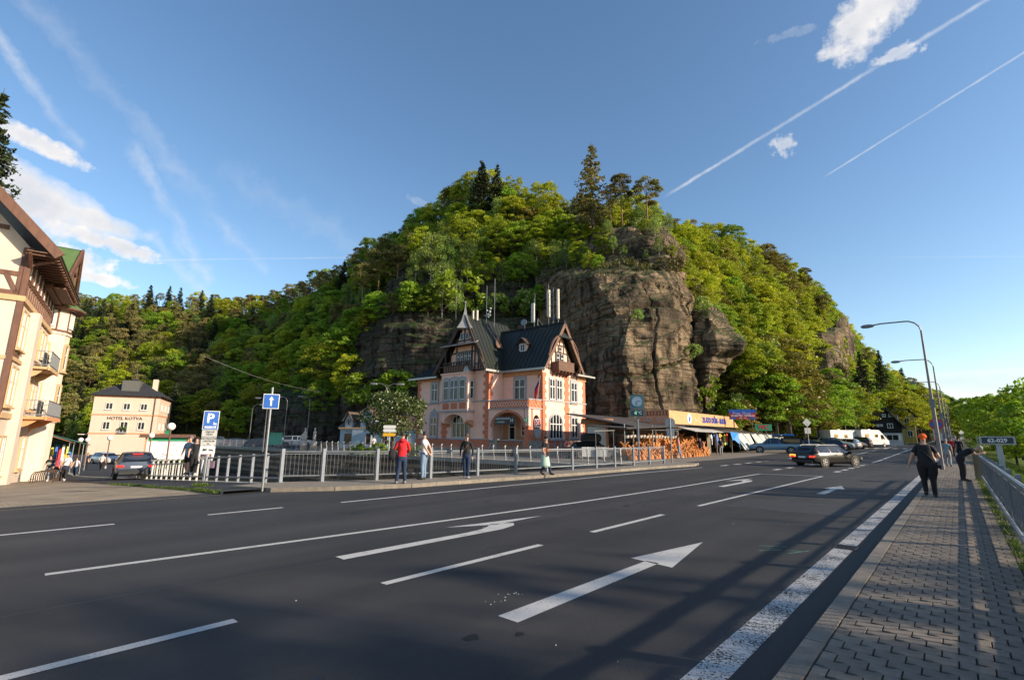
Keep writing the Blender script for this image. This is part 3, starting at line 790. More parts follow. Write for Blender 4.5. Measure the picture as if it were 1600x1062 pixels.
for px, t, p in take:
 k = kind_at(px, t)
 if p[1] < 96 and px > 1060: sc = random.uniform(0.62, 0.9)
 elif 560 < px < 870: sc = random.uniform(0.5, 0.8) if t < 0.7 else random.uniform(0.72, 1.0)
 else: sc = random.uniform(0.72, 1.05)
 if k == 'pine': sc *= 0.82
 if px > 1044 and t > 0.85: sc *= 0.85
 if px < 560 and t > .85: sc *= 0.8
 place_tree(k, (p[0], p[1], p[2] - 0.4), sc, DESC[k] + ' ' + zone(px), 'trees ' + zone(px), sx=random.uniform(0.9, 1.15))
# the remaining forest, which nobody could count: one object of points that carries the same trees
def build_forest(pts):
 srcs = bpy.data.collections.new('forest_sources')
 order = ['beech', 'maple', 'birch', 'pine', 'spruce', 'budding']; flat = []
 for k in order:
  for cr, tr in KINDS[k]: flat.append((k, cr, tr))
 for i, (k, cr, tr) in enumerate(flat):
  b = bmesh.new(); b.from_mesh(cr); b.from_mesh(tr); me = bpy.data.meshes.new('forest_source')
  # join while keeping leaf variation
  nc, ntf = len(cr.polygons), len(tr.polygons)
  b.to_mesh(me); b.free()
  me.materials.clear(); me.materials.append(cr.materials[0]); me.materials.append(tr.materials[0])
  me.polygons.foreach_set('material_index', [0] * nc + [1] * ntf)
  o = bpy.data.objects.new('%02d' % i, me); srcs.objects.link(o)
 idx = {k: [i for i, f in enumerate(flat) if f[0] == k] for k in order}
 me = bpy.data.meshes.new('forest'); me.vertices.add(len(pts))
 me.vertices.foreach_set('co', np.array([(p[0], p[1], p[2] - 0.4) for _, _, p in pts]).ravel())
 ks = [kind_at(px, t) for px, t, p in pts]
 a = me.attributes.new('pick', 'INT', 'POINT'); a.data.foreach_set('value', [random.choice(idx[k]) for k in ks])
 a = me.attributes.new('turn', 'FLOAT', 'POINT'); a.data.foreach_set('value', [random.random() * 6.28 for _ in pts])
 a = me.attributes.new('size', 'FLOAT', 'POINT'); a.data.foreach_set('value', [(random.uniform(0.75, 1.08) if px < 1340 else random.uniform(0.8, 1.15)) * (0.8 if (px < 560 and t > .85) else 1) * (0.82 if k == 'pine' else 1) for (px, t, p), k in zip(pts, ks)])
 ng = bpy.data.node_groups.new('forest_scatter', 'GeometryNodeTree')
 ng.interface.new_socket('Geometry', in_out='INPUT', socket_type='NodeSocketGeometry'); ng.interface.new_socket('Geometry', in_out='OUTPUT', socket_type='NodeSocketGeometry')
 n, l = ng.nodes, ng.links
 gi, go = n.new('NodeGroupInput'), n.new('NodeGroupOutput')
 ci = n.new('GeometryNodeCollectionInfo'); ci.inputs['Collection'].default_value = srcs; ci.inputs['Separate Children'].default_value = True; ci.inputs['Reset Children'].default_value = True
 ip = n.new('GeometryNodeInstanceOnPoints'); ip.inputs['Pick Instance'].default_value = True
 def att(nm, ty):
  q = n.new('GeometryNodeInputNamedAttribute'); q.data_type = ty; q.inputs['Name'].default_value = nm; return q.outputs['Attribute']
 cx = n.new('ShaderNodeCombineXYZ'); l.new(att('turn', 'FLOAT'), cx.inputs[2])
 l.new(gi.outputs[0], ip.inputs['Points']); l.new(ci.outputs[0], ip.inputs['Instance']); l.new(att('pick', 'INT'), ip.inputs['Instance Index'])
 l.new(cx.outputs[0], ip.inputs['Rotation']); l.new(att('size', 'FLOAT'), ip.inputs['Scale']); l.new(ip.outputs[0], go.inputs[0])
 o = link('forest', me, kind='stuff', label='dense mixed forest covering the far hillsides')
 md = o.modifiers.new('scatter', 'NODES'); md.node_group = ng
 return o
build_forest(rest)
print('forest', len(take), len(rest))
# ---- trees one can tell apart
def tree_at(kind, px, py, Y, hpx, label, **k):
 q = at(px, py, Y); sc = (at(px, py - hpx, Y).z - q.z) / HT[kind]
 return place_tree(kind, q, sc, label, **k)
def tall_spruce():
 cr, tr = make_spruce(9, 15.0, 3.0, 0.42, leaf_pine); q = at(926, 352, 84)
 o = empty('spruce_tree', q, 0.4, 'tallest dark spruce standing alone on top of the crag', 'tree'); link('trunk', tr, o); link('crown', cr, o); o.scale = (1.5, 1.5, 1.12)
tall_spruce()
tree_at('pine', 972, 352, 82, 78, 'broad olive pine just right of the tallest spruce', sx=1.15)
tree_at('pine', 1012, 352, 81, 76, 'dark flat topped pine at the right edge of the crag top', sx=1.2, var=2)
tree_at('pine', 955, 356, 86, 66, 'smaller pine half hidden between the two pines on the crag', sx=1.0, var=1)
tree_at('spruce', 752, 330, 106, 82, 'open feathery larch like conifer on the left end of the hilltop', sx=1.3)
tree_at('spruce', 776, 330, 107, 76, 'second open conifer beside the one on the left hilltop end', sx=1.1, var=1)
tree_at('beech', 850, 348, 104, 66, 'loose crowned tree rising above the hilltop canopy', sx=1.1)
tree_at('pine', 657, 420, 112, 66, 'tall dark pine at the shoulder of the hill', sx=1.0)
tree_at('pine', 598, 430, 118, 60, 'dark pine on the skyline left of the shoulder', sx=1.0, var=3)
tree_at('spruce', 1380, 610, 105, 66, 'dark spruce beside the sandstone tower')
tree_at('spruce', 1352, 628, 100, 82, 'large dark spruce above the black timber house', sx=1.15, var=1)
tree_at('pine', 1262, 470, 124, 52, 'dark pine on the right skyline above the pillar rock')
tree_at('pine', 1292, 520, 120, 60, 'lone pine on top of the pillar rock')
random.seed(77)
k = 0
for (px, py, Y, h) in [(945, 410, 82.5, 42), (975, 412, 80.5, 30), (1010, 414, 78, 26), (905, 428, 84, 52), (885, 430, 87, 56), (868, 432, 90, 60), (922, 430, 80, 38), (1030, 402, 76.5, 34), (1045, 372, 80, 40)]:
 tree_at('birch' if k % 3 else 'beech', px, py, Y, h, 'small pale birch growing from a ledge near the top of the crag' if k % 3 else 'small bright green tree rooted on a ledge near the top of the crag', group='small trees on the crag ledges'); k += 1
for (px, py, Y, h) in [(950, 372, 82, 30), (1008, 366, 80.5, 24), (1024, 372, 79, 34), (940, 392, 83.5, 40), (958, 396, 80.5, 28), (912, 418, 84, 44), (1050, 404, 77, 22), (900, 424, 85, 36), (934, 424, 78, 26)]:
 tree_at(random.choice(['birch', 'beech', 'maple']), px, py, Y, h, 'bushy young tree crowding the upper ledges of the crag', group='young trees on the crag top', sx=1.2)
for (px, py, Y) in [(905, 436, 81), (925, 440, 75), (940, 446, 71), (960, 440, 72), (985, 434, 73), (1010, 430, 73), (1040, 424, 73.5), (950, 425, 75), (975, 420, 76), (1000, 425, 75), (930, 430, 78), (890, 436, 83), (870, 438, 86), (1058, 415, 76)]:
 tree_at('heath', px, py, Y, random.uniform(10, 18), 'tuft of brown heather on the upper edge of the crag', group='heather on the crag')
for (px, py, Y, h) in [(996, 500, 63.3, 16), (1100, 486, 72.5, 22), (1096, 640, 68, 34), (1110, 610, 69, 24), (1085, 560, 66.5, 22), (1060, 662, 62, 16), (1128, 668, 68, 30), (1142, 672, 68, 44), (1090, 668, 64, 18)]:
 tree_at('lightshrub' if h < 24 else 'shrub', px, py, Y, h, 'green bush rooted in a crack of the sunlit crag', group='bushes on the crag face')
for (px, py, Y, h, kd) in [(690, 500, 88, 92, 'birch'), (712, 502, 87.5, 70, 'birch'), (668, 500, 88, 56, 'maple'), (640, 505, 89, 66, 'maple'), (612, 515, 90, 60, 'pine'), (592, 520, 92, 64, 'maple'), (575, 540, 93, 62, 'beech'), (745, 492, 88.5, 34, 'shrub'), (775, 490, 88, 30, 'lightshrub'), (800, 492, 87, 28, 'shrub'), (826, 495, 87, 40, 'lightshrub'), (842, 505, 86.5, 60, 'maple'), (700, 452, 92.5, 86, 'birch'), (672, 455, 93, 92, 'birch'), (648, 460, 94, 70, 'birch'), (730, 450, 92, 78, 'birch'), (755, 452, 92, 60, 'maple'), (785, 452, 92.5, 48, 'birch'), (812, 452, 92, 58, 'maple'), (838, 450, 93, 76, 'birch'), (858, 448, 95, 70, 'beech'), (660, 420, 98, 64, 'beech'), (690, 415, 99, 70, 'birch'), (722, 412, 99, 76, 'beech'), (750, 412, 99, 60, 'birch'), (780, 410, 99, 70, 'beech'), (812, 410, 99, 62, 'maple'), (842, 412, 99, 74, 'beech'), (590, 640, 84.5, 50, 'shrub'), (615, 620, 83.5, 40, 'shrub'), (560, 650, 88, 70, 'maple'), (545, 640, 90, 90, 'beech'), (530, 600, 94, 90, 'maple'), (548, 560, 95, 80, 'maple'), (565, 480, 100, 72, 'pine'), (590, 465, 101, 78, 'pine'), (620, 450, 100, 70, 'pine'), (512, 620, 95, 90, 'beech'), (500, 660, 93, 70, 'maple'), (640, 430, 103, 66, 'pine'), (718, 478, 89.5, 50, 'shrub'), (650, 485, 90.2, 40, 'shrub')]:
 tree_at(kd, px, py, Y, h, {'birch': 'drooping pale birch on a terrace of the dark cliff', 'maple': 'deep green tree on a terrace of the dark cliff', 'beech': 'bright green beech on a terrace of the dark cliff', 'pine': 'dark pine leaning from a terrace of the dark cliff', 'shrub': 'dark green bush on a ledge of the dark cliff', 'lightshrub': 'pale green bush on a ledge of the dark cliff'}[kd], group='trees on the dark cliff terraces', sx=random.uniform(.95, 1.3))
# broad trees at the foot of the slope behind the stalls and car park
for i, (px, py, Y, h, kd) in enumerate([(1178, 676, 73, 96, 'budding'), (1195, 678, 72, 120, 'beech'), (1178, 680, 74, 78, 'maple'), (1215, 680, 70, 96, 'maple'), (1235, 682, 72, 120, 'budding'), (1258, 684, 74, 72, 'maple'), (1280, 686, 78, 66, 'budding'), (1300, 687, 80, 88, 'maple'), (1322, 687, 84, 96, 'maple'), (1155, 672, 69, 60, 'birch'), (1206, 640, 76, 110, 'birch'), (1338, 687, 92, 84, 'beech'), (1190, 640, 74, 110, 'beech'), (1218, 655, 80, 130, 'budding'), (1230, 640, 84, 110, 'beech')]):
 tree_at(kd, px, py, Y, h, {'budding': 'large yellowish budding tree at the foot of the slope behind the stalls', 'beech': 'bright green tree at the foot of the slope behind the stalls', 'maple': 'deep green tree at the foot of the slope behind the stalls', 'birch': 'pale birch at the foot of the slope behind the stalls'}[kd], group='trees behind the stalls', sx=1.25)
for i, (px, Y, h) in enumerate([(1398, 118, 75), (1418, 112, 70), (1436, 120, 60), (1452, 130, 56), (1468, 150, 52), (1405, 125, 88), (1440, 128, 82)]):
 tree_at('beech', px, 686, Y, h, 'sunlit lime green tree behind the yellow house', group='trees behind the yellow house', sx=1.3)
# riverside trees beyond the embankment on the right, and the row that shades the road from behind the camera
def riverside(s, t, H, kd, label, group):
 z = 0.1 - max(0, t - 1.25) * 0.42 if t < 19 else -8.2
 return place_tree(kd, ST(s, t, z - .2), H / HT[kd], label, group, sx=1.1)
for i, (s, t, H, kd) in enumerate([(56, 9, 12.5, 'open'), (72, 7.5, 11.5, 'open'), (66, 12, 14, 'open'), (84, 9, 11.5, 'maple'), (96, 7.5, 12.5, 'open'), (104, 13, 14, 'open'), (115, 8, 13, 'maple'), (128, 12, 15, 'open'), (140, 7, 14, 'maple'), (155, 10, 15, 'maple'), (175, 7, 16, 'maple'), (200, 8, 18, 'maple'), (58, 15, 13, 'maple'), (52, 17, 12, 'maple'), (88, 18, 16, 'maple'), (230, 4, 18, 'maple'), (78, 4.5, 6, 'maple'), (90, 4, 7, 'maple')]):
 riverside(s, t, H, kd, {'open': 'thin crowned riverside tree with the sky showing through', 'maple': 'dark leafy riverside tree beyond the right railing', 'beech': 'tall light green riverside tree beyond the right railing', 'birch': 'thin pale riverside birch beyond the right railing'}[kd], 'riverside trees on the right')
for i in range(26):
 px = 1112 + i * 9.2; Y = 67 + i * 1.15 + random.uniform(-1, 2); q = at(px, 690, Y); s_, t_ = inv_st(q.x, q.y)
 place_tree('maple' if i % 3 else 'beech', (q.x, q.y, .013 * max(0, s_ - 50) - .6), random.uniform(.30, .46), 'low bushy tree along the foot of the slope behind the market', 'bushy undergrowth at the foot of the slope', sx=1.5)
# ================================================================== GROUND, ROAD, BRIDGE, RIVER
def zr(s): return 0.013 * max(0.0, s - 50)
m_asph = M('asphalt', (0.036, 0.037, 0.041), 0.82, var=0.22, scale=0.35, bump=0.25, bscale=180, spec=0.35)
def asphalt_mat():
 m = bpy.data.materials.new('road_asphalt'); m.use_nodes = True; n = m.node_tree.nodes; l = m.node_tree.links; p = n['Principled BSDF']
 p.inputs['Specular IOR Level'].default_value = 0.4
 t = n.new('ShaderNodeTexCoord'); rot = n.new('ShaderNodeMapping'); rot.vector_type = 'TEXTURE'; rot.inputs['Rotation'].default_value = (0, 0, math.pi / 2 - RA)
 l.new(t.outputs['Object'], rot.inputs[0])
 def nz_(sc, det, st=(1, 1, 1)):
  mp = n.new('ShaderNodeMapping'); mp.inputs['Scale'].default_value = st; l.new(rot.outputs[0], mp.inputs[0])
  a = n.new('ShaderNodeTexNoise'); a.inputs['Scale'].default_value = sc; a.inputs['Detail'].default_value = det; l.new(mp.outputs[0], a.inputs[0]); return a.outputs[0]
 wear = nz_(0.9, 5, (0.06, 0.9, 1)); blot = nz_(0.5, 6); grain = nz_(95, 3); vor = n.new('ShaderNodeTexVoronoi'); vor.inputs['Scale'].default_value = 120; l.new(rot.outputs[0], vor.inputs[0])
 cr = n.new('ShaderNodeValToRGB'); e = cr.color_ramp.elements; e[0].position = 0.3; e[0].color = (0.019, 0.0195, 0.021, 1); e[1].position = 0.7; e[1].color = (0.044, 0.043, 0.044, 1); l.new(wear, cr.inputs[0])
 mx = n.new('ShaderNodeMix'); mx.data_type = 'RGBA'; mx.blend_type = 'MULTIPLY'; mx.inputs[0].default_value = 0.8; l.new(cr.outputs[0], mx.inputs[6])
 c2 = n.new('ShaderNodeValToRGB'); e = c2.color_ramp.elements; e[0].position = 0.35; e[0].color = (0.8, 0.8, 0.8, 1); e[1].position = 0.65; e[1].color = (1.15, 1.12, 1.1, 1); l.new(blot, c2.inputs[0]); l.new(c2.outputs[0], mx.inputs[7])
 m2 = n.new('ShaderNodeMix'); m2.data_type = 'RGBA'; m2.blend_type = 'MULTIPLY'; m2.inputs[0].default_value = 0.9; l.new(mx.outputs[2], m2.inputs[6])
 c3 = n.new('ShaderNodeValToRGB'); e = c3.color_ramp.elements; e[0].position = 0.3; e[0].color = (0.6, 0.6, 0.6, 1); e[1].position = 0.75; e[1].color = (1.6, 1.6, 1.6, 1); l.new(grain, c3.inputs[0]); l.new(c3.outputs[0], m2.inputs[7])
 l.new(m2.outputs[2], p.inputs['Base Color'])
 rr = n.new('ShaderNodeMapRange'); rr.inputs[3].default_value = 0.62; rr.inputs[4].default_value = 0.88; l.new(blot, rr.inputs[0]); l.new(rr.outputs[0], p.inputs['Roughness'])
 b = n.new('ShaderNodeBump'); b.inputs['Strength'].default_value = 0.5; b.inputs['Distance'].default_value = 0.006; l.new(vor.outputs['Distance'], b.inputs['Height']); l.new(b.outputs[0], p.inputs['Normal'])
 return m
m_road = asphalt_mat()
m_lot = M('car_park_asphalt', (0.15, 0.13, 0.105), 0.9, col2=(0.21, 0.18, 0.145), scale=0.5, bump=0.3, bscale=60)  # paler, tanner asphalt than the road, mottled by noise
m_seam = M('tar_seam', (0.018, 0.018, 0.02), 0.5, var=0.3, scale=4)
m_patch = M('asphalt_patch', (0.030, 0.030, 0.034), 0.75, var=0.25, scale=2.0, bump=0.3, bscale=150)
def paint_mat(name, thr, col=(0.46, 0.455, 0.44), sc=70):
 m = bpy.data.materials.new(name); m.use_nodes = True; n = m.node_tree.nodes; l = m.node_tree.links; p = n['Principled BSDF']; p.inputs['Roughness'].default_value = 0.9; p.inputs['Specular IOR Level'].default_value = 0.15
 t = n.new('ShaderNodeTexCoord'); a = n.new('ShaderNodeTexNoise'); a.inputs['Scale'].default_value = sc; a.inputs['Detail'].default_value = 2; a.inputs['Distortion'].default_value = 1.0; l.new(t.outputs['Object'], a.inputs[0])
 b = n.new('ShaderNodeTexNoise'); b.inputs['Scale'].default_value = 3; b.inputs['Detail'].default_value = 6; l.new(t.outputs['Object'], b.inputs[0])
 ad = n.new('ShaderNodeMath'); ad.operation = 'MULTIPLY_ADD'; ad.inputs[1].default_value = 0.42; l.new(b.outputs[0], ad.inputs[0]); l.new(a.outputs[0], ad.inputs[2])
 cr = n.new('ShaderNodeValToRGB'); e = cr.color_ramp.elements; e[0].position = thr; e[0].color = (0.045, 0.046, 0.05, 1); e[1].position = thr + 0.03; e[1].color = col + (1,)
 l.new(ad.outputs[0], cr.inputs[0]); l.new(cr.outputs[0], p.inputs['Base Color'])
 return m
m_paint = paint_mat('road_paint', 0.535)
m_paint2 = paint_mat('textured_road_paint', 0.645, sc=48)
m_kerb = M('kerb_concrete', (0.20, 0.172, 0.138), 0.9, var=0.2, scale=5, bump=0.4, bscale=40, objvar=0.12)
m_paver = M('concrete_paver', (0.19, 0.158, 0.125), 0.9, var=0.16, scale=9, bump=0.5, bscale=90, objvar=0.13)
m_joint = M('joint_dirt', (0.055, 0.05, 0.042), 0.95, var=0.3, scale=20)
m_dirt = M('bare_verge', (0.15, 0.115, 0.075), 0.95, col2=(0.10, 0.085, 0.055), scale=2.5, bump=0.6, bscale=25)
m_conc = M('concrete', (0.30, 0.28, 0.24), 0.9, var=0.18, scale=3, bump=0.3, grime=0.5)
def brick_mat(name, c1, c2, mort, scale, w=0.5, h=0.25, rot=None, bump=0.5, frame=True, ms=0.02):
 m = bpy.data.materials.new(name); m.use_nodes = True; n = m.node_tree.nodes; l = m.node_tree.links; p = n['Principled BSDF']; p.inputs['Roughness'].default_value = 0.9
 t = n.new('ShaderNodeTexCoord'); mp = n.new('ShaderNodeMapping'); l.new(t.outputs['Object'], mp.inputs[0])
 if rot: mp.inputs['Rotation'].default_value = rot
 b = n.new('ShaderNodeTexBrick'); b.inputs['Scale'].default_value = scale; b.inputs['Brick Width'].default_value = w; b.inputs['Row Height'].default_value = h; b.inputs['Mortar Size'].default_value = ms
 b.inputs['Color1'].default_value = c1 + (1,); b.inputs['Color2'].default_value = c2 + (1,); b.inputs['Mortar'].default_value = mort + (1,); l.new(mp.outputs[0], b.inputs[0])
 q = n.new('ShaderNodeTexNoise'); q.inputs['Scale'].default_value = 1.1; q.inputs['Detail'].default_value = 7; l.new(t.outputs['Object'], q.inputs[0])
 cr = n.new('ShaderNodeValToRGB'); e = cr.color_ramp.elements; e[0].position = 0.3; e[0].color = (0.62, 0.6, 0.58, 1); e[1].position = 0.7; e[1].color = (1.25, 1.25, 1.2, 1); l.new(q.outputs[0], cr.inputs[0])
 mx = n.new('ShaderNodeMix'); mx.data_type = 'RGBA'; mx.blend_type = 'MULTIPLY'; mx.inputs[0].default_value = 1; l.new(b.outputs[0], mx.inputs[6]); l.new(cr.outputs[0], mx.inputs[7]); l.new(mx.outputs[2], p.inputs['Base Color'])
 bu = n.new('ShaderNodeBump'); bu.inputs['Strength'].default_value = bump; bu.inputs['Distance'].default_value = 0.02; bu.invert = True; l.new(b.outputs['Fac'], bu.inputs['Height']); l.new(bu.outputs[0], p.inputs['Normal'])
 return m
m_lpave = brick_mat('street_paving', (0.36, 0.285, 0.20), (0.30, 0.235, 0.165), (0.16, 0.125, 0.09), 1.0, 0.24, 0.12, rot=(0, 0, -(math.pi / 2 - RA)), bump=0.4, ms=0.012)
m_wallstone = brick_mat('river_wall_stone', (0.33, 0.23, 0.14), (0.24, 0.17, 0.11), (0.10, 0.075, 0.05), 1.0, 0.8, 0.35, rot=(math.pi / 2, 0, 0), bump=0.7)
def sheet(name, pts, mat, z=0.0, kind='structure', label=None, zf=None, parent=None, th=None):
 b = MB(); P3 = [ST(s, t, (zf(s, t) if zf else 0) + z) for s, t in pts]
 if th: b.extrude([p - Vector((0, 0, th)) for p in P3], (0, 0, th), mat)
 else: b.poly(P3, mat)
 return b.build(name, parent, kind=kind if parent is None else None, label=label)
def strip(b, line, w, mat, z):
 """painted strip along a polyline of (s, t)"""
 pts = []
 for i, (s, t) in enumerate(line):
  a = line[max(0, i - 1)]; c = line[min(len(line) - 1, i + 1)]
  d = Vector((c[0] - a[0], c[1] - a[1])).normalized(); nn = Vector((-d.y, d.x)) * w / 2
  pts.append((s + nn.x, t + nn.y, s - nn.x, t - nn.y))
 for p, q in zip(pts, pts[1:]):
  b.poly([ST(p[0], p[1], z + zr(p[0])), ST(p[2], p[3], z + zr(p[2])), ST(q[2], q[3], z + zr(q[2])), ST(q[0], q[1], z + zr(q[0]))], mat)
def dense(line, step=6.0):
 out = []
 for (a, b) in zip(line, line[1:]):
  n = max(1, int(math.hypot(b[0] - a[0], b[1] - a[1]) / step))
  for i in range(n): out.append((a[0] + (b[0] - a[0]) * i / n, a[1] + (b[1] - a[1]) * i / n))
 return out + [line[-1]]
CURB = [(-60, -16.55), (1.0, -16.55), (4.9, -16.45), (7.0, -16.3), (8.6, -15.3), (11, -14.45), (15, -14.1), (20, -13.75), (27, -13.6), (32.5, -13.1), (34.6, -13.6), (35.3, -15.0), (35.4, -17)]
# road surface: strips of quads along s so that it can climb
def road_surface():
 b = MB(); ss = [-60, 0, 20, 36] + [36 + 8 * i for i in range(1, 46)]
 for a, c in zip(ss, ss[1:]):
  tl = -17.2 if c <= 36 else -15.8
  b.poly([ST(a, -1.14, zr(a)), ST(c, -1.14, zr(c)), ST(c, tl, zr(c)), ST(a, tl, zr(a))], m_road)
 b.build('road', kind='structure', label='dark grey asphalt road with white lane markings')
 b = MB()
 for a, c in zip(ss[3:], ss[4:]):
  b.poly([ST(a, -15.8, zr(a) - .002), ST(c, -15.8, zr(c) - .002), ST(c, -70, zr(c) - .002), ST(a, -70, zr(a) - .002)], m_lot)
 b.build('car_park', kind='structure', label='pale tan car park surface in front of the stalls')
road_surface()
b = MB()
b.box(-900, 1200, -400, 1400, -9.2, -9.0, m_grass)
b.build('ground', kind='structure')
# markings
def dashes(b, t, spans, w, mat=None):
 for s0, s1 in spans: strip(b, dense([(s0, t), (s1, t)], 5), w, mat or m_paint, 0.004)
b = MB()
strip(b, dense([(-8, -1.62), (60, -1.62), (250, -1.62)], 4), 0.26, m_paint2, 0.004)
b.build('edge_line', kind='structure')
b = MB()
dashes(b, -5.38, [(-2.6, 2.1), (3.75, 6.8), (8.35, 11.4)], 0.125, m_paint)
strip(b, dense([(13.5, -5.36), (28.7, -5.2)], 4), 0.12, m_paint, 0.004)
strip(b, [(28.75, -5.14), (28.2, -7.9)], 0.14, m_paint, 0.0045)
b.build('lane_line', kind='structure')
b = MB()
strip(b, [(1.08, -8.78), (4.6, -8.5), (8, -8.28), (11.7, -8.06), (18, -7.9), (28.2, -7.9)], 0.13, m_paint, 0.004)
b.build('centre_line', kind='structure')
b = MB()
dashes(b, -12.62, [(-2.2, 2.45), (4.1, 5.75)], 0.13)
strip(b, dense([(7.25, -12.5), (14, -12.55), (22, -12.5), (31.5, -12.1)], 4), 0.13, m_paint, 0.004)
b.build('left_lane_line', kind='structure')
def arrow(name, s, t, kind, L=5.0):
 b = MB(); z = 0.0042; P = lambda a, c: ST(s + a, t + c, z + zr(s))
 if kind == 'straight':
  b.poly([P(0, -.13), P(0, .13), P(L * .62, .10), P(L * .62, -.10)], m_paint)
  b.poly([P(L * .62, -.34), P(L * .60, .34), P(L, 0)], m_paint)
 else:
  b.poly([P(0, -.12), P(0, .12), P(L * .55, .12), P(L * .55, -.10)], m_paint)
  pts = [(L * .55, .12, L * .55, -.10), (L * .70, .12, L * .64, -.16), (L * .80, .0, L * .70, -.28), (L * .84, -.2, L * .74, -.42)]
  for p, q in zip(pts, pts[1:]): b.poly([P(p[0], p[1]), P(q[0], q[1]), P(q[2], q[3]), P(p[2], p[3])], m_paint)
  b.poly([P(L * .66, -.46), P(L * 1.03, -.26), P(L * .86, -.86) , P(L*.78, -1.0)], m_paint) if False else b.poly([P(L * .56, -.78), P(L * .76, -.30), P(L * 1.08, -.36)], m_paint)
 b.build(name, kind='structure')
arrow('straight_arrow', 3.9, -3.5, 'straight', 5.0)
arrow('turn_arrow', 4.05, -6.92, 'left', 4.8)
arrow('turn_arrow', 19.5, -6.85, 'left', 4.8)
arrow('straight_arrow', 19.3, -3.6, 'straight', 4.0)
arrow('straight_arrow', 62, -3.6, 'straight', 5.0)
arrow('turn_arrow', 62, -6.9, 'left', 5.0)
b = MB()
for s0 in [32.5, 35.2, 37.9, 40.6, 43.3]: strip(b, [(s0, -8.3 + (s0 - 32) * 0.03), (s0 + 1.3, -8.3 + (s0 - 32) * 0.03)], 0.3, m_paint, 0.004)
for s0 in [34.5 + 2.6 * i for i in range(12)]: strip(b, [(s0, -12.0), (s0 + 1.3, -12.0)], 0.28, m_paint, 0.004)
for i in range(6): strip(b, [(33 + 2.4 * i, -5.3), (34.2 + 2.4 * i, -5.3)], 0.28, m_paint, 0.004)
b.build('junction_dashes', kind='structure')
b = MB()
strip(b, dense([(47, -5.3), (200, -5.3)], 6), 0.2, m_paint, 0.004)
strip(b, dense([(50, -8.6), (200, -8.4)], 6), 0.16, m_paint, 0.004)
strip(b, dense([(52, -11.8), (110, -11.6), (200, -11.6)], 6), 0.2, m_paint, 0.004)
for k in range(9): strip(b, [(92, -2.6 - k * 1.15), (96, -2.6 - k * 1.15)], 0.5, m_paint, 0.0045)
b.build('far_lines', kind='structure')
b = MB(); strip(b, [(-5, -7.3), (0, -7.12), (3.0, -7.05), (4.05, -7.0)], 0.03, m_seam, 0.002)
strip(b, [(5.9, -6.9), (16, -6.75), (40, -6.6)], 0.025, m_seam, 0.002); b.build('road_seam', kind='structure')
b = MB(); b.poly([ST(2.0, -12.2, .002), ST(2.2, -11.2, .002), ST(6.2, -11.3, .002), ST(6.0, -12.1, .002)], m_patch); b.poly([ST(14.0, -4.9, .0019), ST(14.1, -2.2, .0019), ST(16.5, -2.3, .0019), ST(16.4, -4.95, .0019)], m_patch); b.build('road_patch', kind='structure')
random.seed(21)
m_stain = M('oil_stain', (0.012, 0.012, 0.013), 0.45, var=0.4, scale=3)
b = MB()
for _ in range(26):
 s, t, r = random.uniform(1, 34), random.choice([-3.5, -6.9, -10.3]) + random.gauss(0, .35), random.uniform(.03, .09); b.poly([ST(s + math.cos(a) * r * random.uniform(.8, 1.7), t + math.sin(a) * r * random.uniform(.6, 1.1), .0012) for a in [i * .628 for i in range(10)]], m_stain)
for _ in range(5):
 s, t = random.uniform(1, 26), random.uniform(-12, -2.4); L_ = [(s, t)]
 for _ in range(9): L_.append((L_[-1][0] + random.uniform(.15, .5), L_[-1][1] + random.uniform(-.16, .16)))
 strip(b, L_, .012, m_seam, .0016)
b.build('road_wear', kind='structure')
b = MB()
for _ in range(40):
 s, t = (random.uniform(4.1, 4.6), random.uniform(-4.1, -3.9)) if _ < 14 else (random.uniform(1, 18), random.uniform(-13, -1.6)); k_ = random.uniform(.003, .007); c_ = ST(s, t, .002); b.box(c_.x - k_, c_.x + k_, c_.y - k_, c_.y + k_, 0, k_, m_paint)
b.build('grit', kind='stuff', label='small pale grit scattered on the road')
m_iron = M('cast_iron', (0.07, 0.065, 0.06), 0.6, metal=0.6, var=0.3, scale=12)
g = empty('drain_cover', ST(10.15, -1.60, 0.006), math.pi / 2 - RA, 'small square drain cover breaking the wide white edge line', 'drain cover')
b = MB(); b.box(-.19, .19, -.17, .17, -.02, .004, m_iron); b.build('frame', g)
for i in range(5):
 MB().box(-.16 + i * .07, -.13 + i * .07, -.13, .13, .004, .010, m_iron).build('bar', g)
m_chalk = M('green_spray', (0.10, 0.30, 0.22), 0.8, col2=(0.04, 0.045, 0.05), scale=14)
b = MB()
for (s0, t0, s1, t1) in [(8.9, -2.6, 9.25, -2.3), (9.15, -2.55, 9.3, -2.1), (9.0, -2.2, 9.45, -2.0), (9.3, -2.7, 9.5, -2.35)]: strip(b, [(s0, t0), (s1, t1)], 0.035, m_chalk, 0.003)
b.build('spray_mark', kind='structure')
